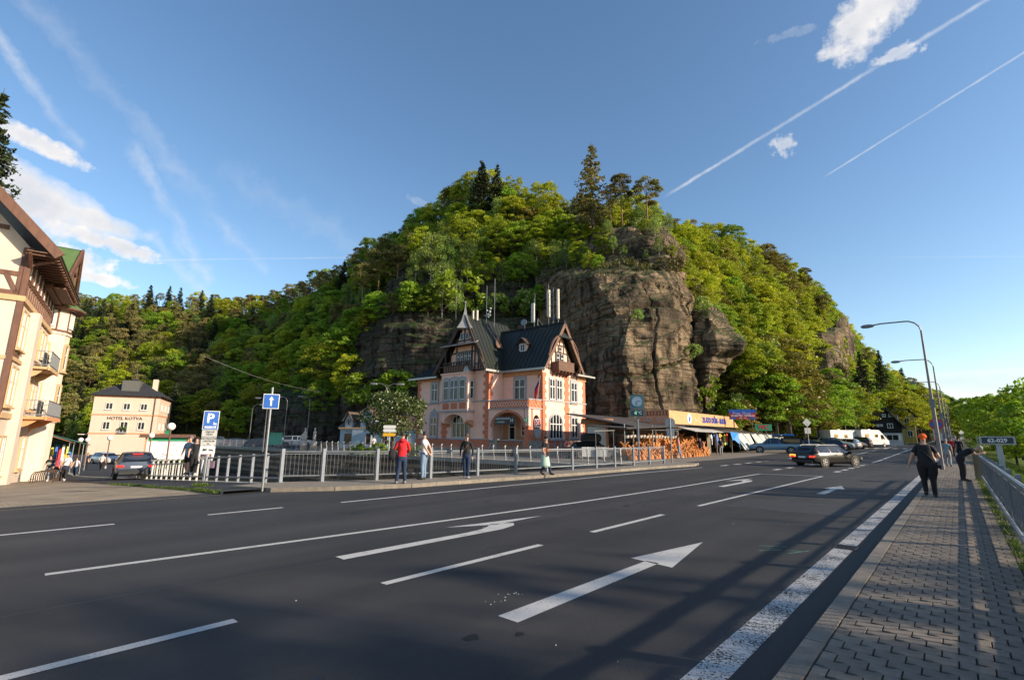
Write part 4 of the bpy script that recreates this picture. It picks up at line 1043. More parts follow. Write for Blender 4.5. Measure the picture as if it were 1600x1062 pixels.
# ---- pavement on the camera's side: kerb stones, individual wave pavers
b = MB()
ss = [-6 + 6 * i for i in range(44)]
for a, c in zip(ss, ss[1:]):
 b.poly([ST(a, -1.04, zr(a) + .095), ST(c, -1.04, zr(c) + .095), ST(c, .42, zr(c) + .095), ST(a, .42, zr(a) + .095)][::-1], m_joint)
 b.poly([ST(a, -1.15, zr(a)), ST(c, -1.15, zr(c)), ST(c, -1.15, zr(c) + .09), ST(a, -1.15, zr(a) + .09)], m_kerb)
pavement = b.build('pavement', kind='structure', label='pavement of grey interlocking concrete pavers')
b = MB(); b.box(-.494, .494, -.075, .075, -.10, .125, m_kerb); bev = b
kerb_me = None
for i in range(60):
 s = -2.5 + i
 if kerb_me is None:
  o = b.build('kerb_stone', pavement); kerb_me = o.data
 else: o = link('kerb_stone', kerb_me, pavement)
 o.location = ST(s, -1.085, zr(s) + random.uniform(-.002, .002)); o.rotation_euler = (0, 0, math.pi / 2 - RA)
# bone-shaped paver 0.2 across (t) by 0.165 along (s)
def paver_pts(g=0.004):
 w, h, k = 0.10 - g, 0.0825 - g, 0.022
 # across = x (t), along = y (s); ends alternately wide / waisted like the interlocking blocks in the photo
 return [(-w, -h + k), (-w * .55, -h + k), (-w * .3, -h), (w * .3, -h), (w * .55, -h + k), (w, -h + k), (w, h - k + 2 * g), (w * .55, h - k + 2 * g), (w * .3, h - 2 * k + 2 * g), (-w * .3, h - 2 * k + 2 * g), (-w * .55, h - k + 2 * g), (-w, h - k + 2 * g)]
def paver_shape():
 # long sides run across the pavement; each long side steps like a shallow Z so neighbouring rows interlock
 L, h, k, g = 0.10, 0.0825, 0.020, 0.0045
 lo = [(-L, -h + k), (-L * .45, -h + k), (-L * .05, -h - k * .6), (L * .45, -h - k * .6), (L * .62, -h + k * .2), (L, -h + k * .2)]
 hi = [(x, y + 2 * h) for x, y in lo]
 pts = [(x * .955, y + g) for x, y in lo] + [(x * .955, y - g) for x, y in reversed(hi)]
 return pts
pp = paver_shape()
def add_paver(b, s, t, z, m):
 base = [ST(s + y, t + x, z - .03) for x, y in pp]
 top = [ST(s + y * .97, t + x * .97, z) for x, y in pp]
 mid = [ST(s + y, t + x, z - .006) for x, y in pp]
 n = len(pp); vs = mid + top + base
 fs = [tuple(range(n, 2 * n))] + [(i, (i + 1) % n, n + (i + 1) % n, n + i) for i in range(n)] + [(2 * n + i, 2 * n + (i + 1) % n, (i + 1) % n, i) for i in range(n)]
 b.add(vs, fs, m)
bb = MB(); rows = 0; count = 0
m_paver_b = M('concrete_paver_dark', (0.145, 0.12, 0.095), 0.9, var=0.18, scale=9, bump=0.5, bscale=90)
m_paver_c = M('concrete_paver_light', (0.225, 0.19, 0.15), 0.9, var=0.16, scale=9, bump=0.5, bscale=90)
pv = MB(); n = len(pp)
vs = [(x, y, -.006) for x, y in pp] + [(x * .97, y * .97, 0) for x, y in pp] + [(x, y, -.03) for x, y in pp]
pv.add(vs, [tuple(range(n, 2 * n))] + [(i, (i + 1) % n, n + (i + 1) % n, n + i) for i in range(n)] + [(2 * n + i, 2 * n + (i + 1) % n, (i + 1) % n, i) for i in range(n)], m_paver)
first = None
s = 2.6
while s < 42:
 off = 0.10 if rows % 2 else 0.0
 t = -1.0 + 0.10 + off
 if off:
  for te in (-1.0, 0.30):
   b_ = [(s - .078, te + .005), (s + .078, te + .005), (s + .078, te + .095), (s - .078, te + .095)]
   bb.extrude([ST(x_, y_, .09) for x_, y_ in b_], (0, 0, .029), random.choice([m_paver_b, m_paver, m_paver_c]))
 while t < 0.40 - off:
  q = ST(s, t, .12); px_, py_ = proj(q) if q.y > 1 else (9999, 9999)
  inview = -20 < px_ < 1625 and py_ < 1085
  if inview and count < 300:
   if first is None:
    first = pv.build('paver', pavement); o = first
   else: o = link('paver', first.data, pavement)
   o.location = ST(s, t, .12 + random.uniform(-.0025, .0025)); o.rotation_euler = (random.uniform(-.012, .012), random.uniform(-.012, .012), -RA)
   count += 1
  elif inview or s > 6: add_paver(bb, s, t, .12 + random.uniform(-.0025, .0025), random.choice([m_paver, m_paver, m_paver_b, m_paver_c]))
  t += 0.20
 s += 0.165; rows += 1
o = bb.build('paving', pavement); o['kind'] = 'stuff'
b = MB()
ss = [42 + 6 * i for i in range(34)]
for a, c in zip(ss, ss[1:]): b.poly([ST(a, -1.15, zr(a) + .119), ST(a, .42, zr(a) + .119), ST(c, .42, zr(c) + .119), ST(c, -1.15, zr(c) + .119)], m_paver)
b.build('far_pavement', kind='structure')
# verge strip and embankment down to the river on the right
NU, NVV = 90, 26
vs = []; fs = []
for i in range(NU):
 s = -30 + i * 3.2
 for j in range(NVV):
  k = j / (NVV - 1); t = 0.41 + 0.9 * min(1, j / 3) + max(0, j - 3) * 0.85
  z = zr(s) + .108 - (0 if t < 1.25 else (t - 1.25) * 0.42 * min(1, (t - 1.25) / 1.5))
  z += mnoise.noise(Vector((s * .5, t * .5, 0))) * (0.012 if t < 1.3 else 0.12)
  vs.append(tuple(ST(s, t, z)))
for i in range(NU - 1):
 for j in range(NVV - 1): fs.append((i * NVV + j, (i + 1) * NVV + j, (i + 1) * NVV + j + 1, i * NVV + j + 1))
me = bpy.data.meshes.new('embankment'); me.from_pydata(vs, [], [tuple(reversed(f)) for f in fs]); me.materials.append(m_dirt); me.materials.append(m_grass)
me.polygons.foreach_set('material_index', [0 if (f % (NVV - 1)) < 2 else 1 for f in range(len(fs))]); me.polygons.foreach_set('use_smooth', [True] * len(fs)); me.update()
link('embankment', me, kind='structure', label='grassy embankment dropping from the railing to the river')
# grass tufts on the embankment and along the kerbs
m_blade = leaf_mat('grass_blades', (0.05, 0.10, 0.012), (0.10, 0.17, 0.02), 0.3)
def tufts(name, pts, h, label):
 C = []; N = []
 vs = []; fs = []; var = []
 for p, hh in pts:
  for _ in range(7):
   a = random.random() * 6.28; r = random.random() * .09; q = p + Vector((math.cos(a) * r, math.sin(a) * r, 0)); w = .012; dd = Vector((math.cos(a * 3), math.sin(a * 3), 0))
   b0 = len(vs); vs += [tuple(q - dd * w), tuple(q + dd * w), tuple(q + Vector((random.uniform(-.05, .05), random.uniform(-.05, .05), hh * random.uniform(.6, 1.2))))]; fs.append((b0, b0 + 1, b0 + 2)); var.append(random.random())
 me = bpy.data.meshes.new(name); me.from_pydata(vs, [], fs); me.materials.append(m_blade); a = me.attributes.new('var', 'FLOAT', 'FACE'); a.data.foreach_set('value', var); me.update()
 return link(name, me, kind='stuff', label=label)
pts = []
for _ in range(9000):
 s, t = random.uniform(4, 75) , 1.2 + random.random() ** 1.3 * 11; k = t - 1.25
 pts.append((ST(s, t, zr(s) + .09 - (0 if t < 1.25 else k * 0.42 * min(1, k / 1.5))), random.uniform(.12, .38)))
for _ in range(400): pts.append((ST(random.uniform(3, 34), 0.42 + abs(random.gauss(0, .06)), .10), random.uniform(.03, .1)))
tufts('grass', pts, 0.2, 'long grass on the river embankment')
# ---- bridge pavement on the far side of the road
RAIL = [(7.98, -17.9), (9.2, -17.3), (10.9, -16.45), (12.9, -15.75), (15.2, -15.45), (17.4, -15.2), (19.5, -15.05), (21.5, -14.95), (23.7, -14.9), (25.5, -14.8), (27.7, -14.8), (29.9, -14.85), (32.0, -14.85)]
poly = [p for p in CURB if p[0] >= 7.0][:-2] + [(35.2, -15.6), (35.2, -17.2), (28.6, -17.2), (28.6, -15.3)] + [(s, t - .35) for s, t in reversed(RAIL)] + [(6.4, -17.9)]
sheet('bridge_pavement', poly, m_kerb, z=0.12, label='narrow grey pavement along the bridge railing', th=0.12)
kb = MB(); cl = [p for p in CURB if 7.0 <= p[0] <= 34.7]
cd = dense(cl, 1.0)
bp = bpy.data.objects['bridge_pavement']
for a, c in zip(cd, cd[1:]):
 x = MB(); x.bar(ST(a[0] + .005, a[1], .066), ST(c[0] - .005, c[1], .066), .14, .135, m_kerb); x.build('kerb_stone', bp)
# ---- street on the left running down beside the river
b = MB()
for (s0, s1, m, dz) in [(-60, 5.7, m_lpave, 0.003), (5.7, 8.35, m_asph, 0.09)]:
 tt = [-16.5 - i * 3 for i in range(40)]
 for a, c in zip(tt, tt[1:]):
  za, zc = ground_z(0, a), ground_z(0, c)
  b.poly([ST(s0, a, za + dz), ST(s1, a, za + dz), ST(s1, c, zc + dz), ST(s0, c, zc + dz)], m)
  if m is m_asph: b.poly([ST(s0, a, za), ST(s0, a, za + dz), ST(s0, c, zc + dz), ST(s0, c, zc)], m_kerb)
for a, c in zip([-38 - 4 * i for i in range(20)], [-42 - 4 * i for i in range(20)]):
 ea, ec = 8.35 + (-38 - a) * .215, 8.35 + (-38 - c) * .215; za, zc = ground_z(0, a), ground_z(0, c)
 b.poly([ST(8.3, a, za + .088), ST(ea, a, za + .088), ST(ec, c, zc + .088), ST(8.3, c, zc + .088)], m_asph)
 b.poly([ST(ea, a, za + .088), ST(ea, a, -3.6), ST(ec, c, -3.6), ST(ec, c, zc + .088)], m_conc)
b.build('street', kind='structure', label='paved street descending beside the river')
# tram-like line of paint in the left street
b = MB(); b.poly([ST(-1.2, -21.5, ground_z(0, -21.5) + .008), ST(-1.05, -21.5, ground_z(0, -21.5) + .008), ST(-1.05, -24.2, ground_z(0, -24.2) + .008), ST(-1.2, -24.2, ground_z(0, -24.2) + .008)], m_paint); b.build('street_line', kind='structure')
pts = []
for _ in range(420):
 k = random.random() ** 1.5; s_ = 5.65 + random.gauss(0, .05); t_ = -16.8 - k * 14; pts.append((ST(s_, t_, ground_z(0, t_) + .02), random.uniform(.03, .12)))
for _ in range(60):
 k = random.random(); pts.append((ST(6.2 + random.gauss(0, .12), -20.1 + random.gauss(0, .25), ground_z(0, -20) + .1), random.uniform(.05, .14)))
tufts('kerb_grass', pts, 0.1, 'weeds growing along the kerb of the left street')
# ---- river channel
m_water = M('river_water', (0.035, 0.040, 0.028), 0.08, var=0.3, scale=0.6, bump=0.25, bscale=1.6, spec=0.6)
b = MB(); b.poly([ST(8, -14, -3.4), ST(28.6, -14, -3.4), ST(28.6, -170, -3.6), ST(8, -170, -3.6)], m_water); b.build('river', kind='structure', label='shallow river in its walled channel')
b = MB(X=Matrix.Translation((0, 0, 0)))
wall = MB();
for a, c in zip(range(-16, -166, -6), range(-22, -172, -6)):
 pass
wo_ = empty('river_wall', ST(28.6, -16, 0), math.pi / 2 - RA, 'brown stone retaining wall on the far side of the river channel', 'wall')
# local frame: +x = along s, +y = minus t
mb = MB(); mb.box(0, .9, -1.2, 150, -4.6, -.30, m_wallstone); mb.build('masonry', wo_)
MB().box(-.12, 1.0, -1.2, 150, -.30, .02, m_conc).build('coping', wo_)
for i in range(70):
 z = -3.4 + random.random() * 2.6; y = random.uniform(0, 48); w = random.uniform(.5, 1.1); h = random.uniform(.25, .5)
 MB().box(-.035 - random.random() * .03, .02, y, y + w, z, z + h, m_wallstone).build('stone', wo_)
w2 = empty('river_wall', ST(8.35, -17.9, 0), math.pi / 2 - RA, 'near river wall under the railings of the left street', 'wall')
MB().box(-.5, 0, 0, 150, -4.6, -2.1, m_wallstone).build('masonry', w2)
x = MB(); tt = [-17.9 - i * 4 for i in range(32)]
for a, c in zip(tt, tt[1:]):
 za, zc = ground_z(0, a) + .1, ground_z(0, c) + .1
 x.add([(-.45, -17.9 - a, -4.5), (.02, -17.9 - a, -4.5), (.02, -17.9 - a, za), (-.45, -17.9 - a, za), (-.45, -17.9 - c, -4.5), (.02, -17.9 - c, -4.5), (.02, -17.9 - c, zc), (-.45, -17.9 - c, zc)], [(0, 1, 2, 3), (7, 6, 5, 4), (1, 5, 6, 2), (0, 3, 7, 4), (3, 2, 6, 7)], m_conc)
x.build('coping', w2)
# side of the bridge deck
b = MB(); pr = [(7.5, -18.2)] + [(s, t - .33) for s, t in RAIL if s < 29]
for a, c in zip(pr, pr[1:]): b.poly([ST(a[0], a[1], -1.1), ST(c[0], c[1], -1.1), ST(c[0], c[1], .119), ST(a[0], a[1], .119)], m_conc)
b.build('bridge_side', kind='structure')
# ---- far bank: walkway, grass and road beyond the river up to the hills
b = MB()
b.poly([ST(28.7, -16.2, 0.01), ST(36, -16.2, 0.01), ST(36, -60, 0.01), ST(28.7, -60, 0.01)], m_lot)
b.poly([ST(28.7, -60, 0.0), ST(60, -60, 0.0), ST(60, -190, -.6), ST(28.7, -190, -.6)], m_asph)
b.build('far_walkway', kind='structure', label='walkway along the far river bank')
b = MB(); b.poly([ST(36, -16.0, -.005), ST(60, -16.0, -.005), ST(110, -60, -.005), ST(110, -140, -.3), ST(36, -200, -.3)], m_grass); b.build('far_ground', kind='structure')
b = MB(); b.poly([ST(-60, -60, -2.3), ST(28, -130, -2.3), ST(28, -230, -2.3), ST(-110, -230, -2.3)], m_grass); b.build('left_ground', kind='structure')
# ================================================================== RAILINGS
m_galv = M('galvanised_steel', (0.22, 0.235, 0.25), 0.5, metal=0.55, var=0.15, scale=8)
m_whitep = M('white_paint', (0.42, 0.41, 0.38), 0.55, var=0.06, scale=5)
m_greyp = M('grey_paint', (0.17, 0.19, 0.22), 0.55, var=0.12, scale=6)
br = empty('railing', ST(20, -15, .12), 0, 'grey metal railing with thin balusters along the bridge pavement', 'railing')
br_inv = Matrix.Translation(-br.location)
for s, t in RAIL:
 b = MB(br_inv); p = ST(s, t, .12); b.bar(p, p + Vector((0, 0, 1.16)), .11, .11, m_greyp, up=RD); b.box(p.x - .1, p.x + .1, p.y - .1, p.y + .1, p.z, p.z + .012, m_greyp); b.build('post', br)
for (a, c) in zip(RAIL, RAIL[1:]):
 A, C = ST(a[0], a[1], .12), ST(c[0], c[1], .12)
 MB(br_inv).tube([A + Vector((0, 0, 1.05)), C + Vector((0, 0, 1.05))], .034, m_galv, 6).build('top_rail', br)
 MB(br_inv).tube([A + Vector((0, 0, .22)), C + Vector((0, 0, .22))], .03, m_galv, 6).build('bottom_rail', br)
 x = MB(br_inv); n = int((C - A).length / .125)
 for i in range(1, n):
  p = A.lerp(C, i / n); x.bar(p + Vector((0, 0, .24)), p + Vector((0, 0, .98)), .009, .009, m_greyp)
 x.bar(A + Vector((0, 0, .98)), C + Vector((0, 0, .98)), .012, .02, m_greyp)
 o = x.build('balusters', br); o['kind'] = 'stuff'
# railing that turns down the left street: first grey with two rails, then white
lr = empty('railing', ST(8.1, -18, .1), 0, 'grey two-rail railing turning down beside the river on the left', 'railing'); li = Matrix.Translation(-lr.location)
LR = [(8.0, -17.95), (8.05, -19.3), (8.05, -20.6), (8.05, -21.9), (8.05, -23.1), (8.05, -24.3), (8.05, -25.5)]
zz = lambda t: ground_z(0, t) + .09
for s, t in LR[1:]:
 p = ST(s, t, zz(t)); MB(li).bar(p, p + Vector((0, 0, 1.08)), .09, .09, m_greyp, up=RD).build('post', lr)
for a, c in zip(LR, LR[1:]):
 for h, nm in ((1.02, 'top_rail'), (.2, 'bottom_rail')):
  MB(li).tube([ST(*a, zz(a[1]) + h), ST(*c, zz(c[1]) + h)], .033, m_galv, 6).build(nm, lr)
wr = empty('railing', ST(8.1, -26, -.4), 0, 'white painted picket railing beside the river behind the dark blue car', 'railing'); wi = Matrix.Translation(-wr.location)
t = -25.9; prev = None
while t > -74:
 p = ST(8.05 + max(0, -38 - t) * .215, t, zz(t)); b = MB(wi); b.bar(p, p + Vector((0, 0, 1.0)), .085, .08, m_whitep, up=RD); b.box(p.x - .09, p.x + .09, p.y - .09, p.y + .09, p.z + 1.0, p.z + 1.05, m_whitep); b.build('post', wr)
 if prev is not None:
  for h in (.82, .2): MB(wi).bar(prev + Vector((0, 0, h)), p + Vector((0, 0, h)), .04, .06, m_whitep).build('rail', wr)
  q = prev.lerp(p, .5); MB(wi).bar(q + Vector((0, 0, .2)), q + Vector((0, 0, .82)), .05, .03, m_whitep, up=RD).build('picket', wr)
 prev = p; t -= .95
# far bank: white posts with grey bars
fr = empty('railing', ST(28.9, -30, .02), 0, 'railing of white posts along the far river bank below the pink house', 'railing'); fi = Matrix.Translation(-fr.location)
prev = None; t = -16.3
while t > -62:
 p = ST(28.9, t, .02); b = MB(fi)
 b.tube([p, p + Vector((0, 0, .5)) - RD * .03, p + Vector((0, 0, 1.02)) - RD * .10, p + Vector((0, 0, 1.1)) - RD * .02], .05, m_whitep, 5); b.build('post', fr)
 if prev is not None:
  for h in (.98, .15): MB(fi).bar(prev + Vector((0, 0, h)), p + Vector((0, 0, h)), .03, .04, m_greyp if h > .5 else m_whitep).build('rail', fr)
  x = MB(fi)
  for i in range(1, 8): q = prev.lerp(p, i / 8); x.bar(q + Vector((0, 0, .15)), q + Vector((0, 0, .98)), .012, .012, m_greyp)
  o = x.build('bars', fr); o['kind'] = 'stuff'
 prev = p; t -= 1.25
gr = empty('railing', ST(28.9, -80, 0), 0, 'long grey bar railing of the road beyond the river', 'railing'); gi_ = Matrix.Translation(-gr.location)
prev = None; t = -62.5
while t > -140:
 p = ST(28.9, t, -.1); MB(gi_).bar(p, p + Vector((0, 0, 1.25)), .08, .08, m_greyp).build('post', gr)
 if prev is not None:
  for h in (1.2, .15): MB(gi_).bar(prev + Vector((0, 0, h)), p + Vector((0, 0, h)), .05, .05, m_galv).build('rail', gr)
  x = MB(gi_)
  for i in range(1, 14): q = prev.lerp(p, i / 14); x.bar(q + Vector((0, 0, .15)), q + Vector((0, 0, 1.2)), .02, .02, m_greyp)
  o = x.build('bars', gr); o['kind'] = 'stuff'
 prev = p; t -= 2.6
# right-hand railing beside the camera's pavement
m_blue = M('steel_blue_grey', (0.16, 0.18, 0.215), 0.42, metal=0.6, var=0.15, scale=6)
rr = empty('railing', ST(15, .62, .12), 0, 'blue grey steel tube railing on the right of the pavement', 'railing'); ri = Matrix.Translation(-rr.location)
sp = [1.1 + 2.02 * i for i in range(15)]
for s in sp:
 b = MB(ri); p = ST(s, .62, .11); b.bar(p, p + Vector((0, 0, 1.13)), .14, .07, m_blue, up=RN); b.build('post', rr)
 MB(ri).bar(p + Vector((0, 0, .006)) - RD * .1, p + Vector((0, 0, .006)) + RD * .1, .2, .012, m_galv).build('base_plate', rr)
for a, c in zip(sp, sp[1:]):
 A, C = ST(a, .55, .12), ST(c, .55, .12)
 MB(ri).tube([A + Vector((0, 0, 1.03)), C + Vector((0, 0, 1.03))], .046, m_galv, 8).build('hand_rail', rr)
 MB(ri).tube([A + Vector((0, 0, .17)), C + Vector((0, 0, .17))], .038, m_galv, 8).build('lower_rail', rr)
 A2, C2 = ST(a + .12, .62, .12), ST(c - .12, .62, .12)
 for h in (.86, .30): MB(ri).bar(A2 + Vector((0, 0, h)), C2 + Vector((0, 0, h)), .035, .035, m_blue).build('panel_rail', rr)
 x = MB(ri)
 for i in range(0, 17): q = A2.lerp(C2, i / 16); x.bar(q + Vector((0, 0, .3)), q + Vector((0, 0, .86)), .012, .030, m_blue, up=RN)
 o = x.build('bars', rr); o['kind'] = 'stuff'
m_ply = M('weathered_board', (0.20, 0.16, 0.10), 0.85, var=0.3, scale=4, stretch=(1, 1, .3))
w = empty('parapet_end', ST(30.1, .45, .12), -RA, 'weathered tan board standing at the far end of the right railing', 'board')
MB().box(-.05, .22, -.06, .04, 0, 1.12, m_ply).build('panel', w); MB().box(-.09, -.05, -.08, .06, 0, 1.2, m_ply).build('post', w)
w = empty('cable_post', ST(33, .75, .12), 0, 'thin leaning pale post behind the bending man', 'post')
MB().tube([(0, 0, -.5), (-.12, 0, 1.9)], .022, m_galv).build('post', w)
# low wire fence on the embankment
# ================================================================== BUILDINGS
m_pink = M('pink_plaster', (0.82, 0.52, 0.41), 0.9, var=0.05, scale=2.0, bump=0.15, bscale=50, grime=0.22)
m_red = M('terracotta_trim', (0.52, 0.175, 0.095), 0.9, var=0.12, scale=5, bump=0.2, grime=0.2)
m_gtrim = M('grey_stucco_trim', (0.33, 0.33, 0.34), 0.85, var=0.1, scale=5)
m_wframe = M('white_window_frame', (0.62, 0.61, 0.59), 0.5, var=0.04, scale=8)
m_glass = M('window_glass', (0.014, 0.017, 0.02), 0.08, var=0.5, scale=1.2, spec=0.35)
m_glassr = M('curtained_glass', (0.10, 0.045, 0.035), 0.1, var=0.5, scale=1.0, spec=0.4)
m_roofd = M('dark_metal_roof', (0.012, 0.015, 0.017), 0.5, col2=(0.024, 0.028, 0.014), scale=0.8, stretch=(1, 1, .25), bump=0.1, metal=0.25)
m_seam2 = M('roof_seam', (0.03, 0.036, 0.038), 0.5, metal=0.3, var=0.1)
m_timber = M('dark_timber', (0.055, 0.032, 0.022), 0.75, var=0.3, scale=6, stretch=(1, 1, .3))
m_timber2 = M('brown_timber', (0.13, 0.065, 0.04), 0.7, var=0.25, scale=6, stretch=(1, 1, .3))
m_gutter = M('zinc_gutter', (0.36, 0.35, 0.33), 0.45, metal=0.5, var=0.15)
m_beige = M('antenna_beige', (0.48, 0.44, 0.36), 0.5, var=0.05)
m_porch = M('porch_plaster', (0.52, 0.26, 0.13), 0.9, var=0.1, scale=3)
def fr(o, a, n):
 """frame: x along the wall, y outwards, z up"""
 a = Vector(a).normalized(); n = Vector(n).normalized()
 return Matrix(((a.x, n.x, 0, o[0]), (a.y, n.y, 0, o[1]), (a.z, n.z, 1, o[2]), (0, 0, 0, 1)))
def arc(cx, cz, r, a0, a1, n, ry=None):
 ry = ry or r
 return [(cx + r * math.cos(R(a0 + (a1 - a0) * i / n)), cz + ry * math.sin(R(a0 + (a1 - a0) * i / n))) for i in range(n + 1)]
def window(parent, X, w, h, cols=2, rows=(0.62,), arch=0.0, surround=m_gtrim, glass=m_glass, frame=m_wframe, sw=0.16, crest=0.0, sill=True, depth=0.10):
 """window part: moulded surround and white sashes, with dark panes as sub-parts; origin at bottom centre"""
 b = MB(X)
 def outline(g, top=0.0):
  pts = [(-w / 2 - g, -g if top else 0 - g), (w / 2 + g, -g)]
  if arch > 0: pts += [(x, z) for x, z in arc(0, h - arch, w / 2 + g, 0, 180, 8, arch + g)]
  else: pts += [(w / 2 + g, h + g), (-w / 2 - g, h + g)]
  return pts
 if surround is not None:
  p = outline(sw); q = outline(0.0)
  n = len(p)
  for i in range(n):
   j = (i + 1) % n
   b.extrude([(p[i][0], 0, p[i][1]), (p[j][0], 0, p[j][1]), (q[j][0], 0, q[j][1]), (q[i][0], 0, q[i][1])], (0, depth, 0), surround)
  if crest > 0:
   cp = [(-w / 2 - sw, h + sw), (w / 2 + sw, h + sw), (w / 2 + sw * .6, h + sw + crest * .45), (w * .18, h + sw + crest * .7), (0, h + sw + crest), (-w * .18, h + sw + crest * .7), (-w / 2 - sw * .6, h + sw + crest * .45)]
   b.extrude([(x, 0, z) for x, z in cp], (0, depth * .9, 0), surround)
  if sill: b.box(-w / 2 - sw - .05, w / 2 + sw + .05, 0, depth + .1, -sw - .09, -sw, surround)
 fw = 0.065; d0, d1 = 0.025, 0.07
 hh = h - arch if arch else h
 b.box(-w / 2, -w / 2 + fw, d0, d1, 0, hh, frame); b.box(w / 2 - fw, w / 2, d0, d1, 0, hh, frame); b.box(-w / 2 + fw, w / 2 - fw, d0, d1, 0, fw, frame)
 if not arch: b.box(-w / 2 + fw, w / 2 - fw, d0, d1, h - fw, h, frame)
 else:
  pts = arc(0, hh, w / 2, 0, 180, 8, arch)
  for a_, c_ in zip(pts, pts[1:]): b.bar((a_[0], (d0 + d1) / 2, a_[1]), (c_[0], (d0 + d1) / 2, c_[1]), .07, d1 - d0, frame, up=(0, 1, 0))
 for r_ in rows: b.box(-w / 2 + fw, w / 2 - fw, d0, d1 + .006, h * r_ - fw * .7, h * r_ + fw * .7, frame)
 for c in range(1, cols):
  x = -w / 2 + w * c / cols; b.box(x - fw * .75, x + fw * .75, d0, d1 + .012, fw, h - (0.02 if arch else fw), frame)
 win = b.build('window', parent)
 # panes
 zs = [0] + [h * r_ for r_ in rows] + [h]
 for c in range(cols):
  for r_ in range(len(zs) - 1):
   x0, x1 = -w / 2 + w * c / cols, -w / 2 + w * (c + 1) / cols
   z0, z1 = zs[r_], zs[r_ + 1]
   if arch and r_ == len(zs) - 2:
    def zt(x): return hh + arch * math.sqrt(max(0, 1 - (x / (w / 2)) ** 2))
    pts = [(x0, z0), (x1, z0), (x1, max(z0 + .02, zt(x1))), ((x0 + x1) / 2, max(z0 + .03, zt((x0 + x1) / 2))), (x0, max(z0 + .02, zt(x0)))]
   else: pts = [(x0, z0), (x1, z0), (x1, z1), (x0, z1)]
   q = MB(X); q.poly([(x, .02, z) for x, z in pts], glass); q.build('pane', win)
 return win
def quoins(parent, X, z0, z1, w0=.42, w1=.62, side=1, m=None, d=.03, step=.42):
 z = z0; i = 0
 while z < z1 - .1:
  ww = w1 if i % 2 else w0; h = min(step, z1 - z)
  b = MB(X); b.box(0 if side > 0 else -ww, ww if side > 0 else 0, 0, d, z + .012, z + h - .006, m or m_red); b.build('quoin_stone', parent)
  z += step; i += 1
def quoin_band(parent, X, z0, z1, w0=.36, w1=.52, m=None, d=.03, step=.42):
 z = z0; i = 0
 while z < z1 - .1:
  ww = w1 if i % 2 else w0; h = min(step, z1 - z)
  MB(X).box(-ww, ww, 0, d, z + .012, z + h - .006, m or m_red).build('quoin_stone', parent)
  z += step; i += 1
def seams(b, p0, p1, q0, q1, step, m, h=.05):
 """standing seams on the roof plane from eave p0-p1 to ridge q0-q1"""
 p0, p1, q0, q1 = map(Vector, (p0, p1, q0, q1)); n = max(1, int((p1 - p0).length / step))
 up = (p1 - p0).cross(q0 - p0).normalized()
 if up.z < 0: up = -up
 for i in range(n + 1):
  a = p0.lerp(p1, i / n) + up * h * .5; c = q0.lerp(q1, i / n) + up * h * .5
  b.bar(a, c, .035, h, m, up=tuple(up))
def slab(b, pts, m, th=.12):
 P = [Vector(p) for p in pts]; n = (P[1] - P[0]).cross(P[2] - P[0]).normalized()
 if n.z < 0: n = -n
 b.extrude([p - n * th for p in P], n * th, m)
C0 = Vector((3.152, 50.0, 0.0))
hs = empty('pink_house', C0, R(-40), 'pink two storey house with terracotta corner stones, dark metal gable roofs and timber gables', 'house')
# local: x to the right along the front, y towards the back
MB().box(-17.1, -11.85, -2.05, 8.02, -.3, 8.72, m_pink).build('wall', hs)
MB().box(-11.9, -5.3, -2.3, 8.06, -.3, 8.74, m_pink).build('wall', hs)
MB().box(-5.3, 0, 0, 8.1, -.3, 8.70, m_pink).build('wall', hs)
def sep(name, mat, boxes, parent=hs):
 for x in boxes: MB().box(*x, mat).build(name, parent)
sep('plinth', m_red, [(-17.16, -11.93, -2.11, -2.05, .55, 1.5), (-11.9, -5.24, -2.36, -2.3, .55, 1.5), (0, .06, 0, 8.14, .3, 1.5)])
sep('footing', m_conc, [(-17.18, -5.2, -2.42, -2.05, -.3, .55), (0, .1, 0, 8.14, -.3, .3)])
for (z, h, d) in ((1.5, .09, .09), (5.42, .13, .10)): sep('string_course', m_gtrim, [(-17.1 - d, -12.01, -2.05 - d, -2.05, z, z + h), (-12.0, -5.3 + d, -2.3 - d, -2.3, z, z + h), (-5.3, -5.3 + d, -2.3, 0, z, z + h), (0, d, 0, 8.1 + d, z, z + h)])
sep('cornice', m_porch, [(-17.2, -11.93, -2.17, -2.05, 8.1, 8.4), (-5.3, 0, -.12, 0, 8.1, 8.5), (0, .1, 6.3, 8.2, 8.0, 8.4)])
fx = lambda x, y=-2.3: fr((x, y, 0), (1, 0, 0), (0, -1, 0))
sx_ = lambda y, x=0.0: fr((x, y, 0), (0, 1, 0), (1, 0, 0))
quoins(hs, fx(-17.1, -2.05), 1.6, 8.1, side=1); quoin_band(hs, fx(-11.95), 1.6, 8.5); quoins(hs, fx(-5.3), 1.6, 8.6, side=-1, w0=.5, w1=.75)
quoins(hs, fx(0, 0), 5.6, 8.1, side=-1); quoins(hs, sx_(0), 1.6, 8.4, side=1); quoin_band(hs, sx_(4.35), 1.6, 8.4); quoins(hs, sx_(8.1), 1.6, 8.1, side=-1)
quoins(hs, fr((-5.3, -2.3, 0), (0, 1, 0), (1, 0, 0)), 5.6, 8.4, side=1)
# windows of the front
T = lambda X, z: X @ Matrix.Translation((0, 0, z))
window(hs, T(fx(-14.0, -2.05), 5.75), 1.05, 2.1, 2, crest=.35); window(hs, T(fx(-14.0, -2.05), 1.75), 1.05, 2.2, 2, crest=.85, glass=m_glassr)
window(hs, T(fx(-2.95, 0), 5.6), 1.4, 2.15, 2, crest=.35)
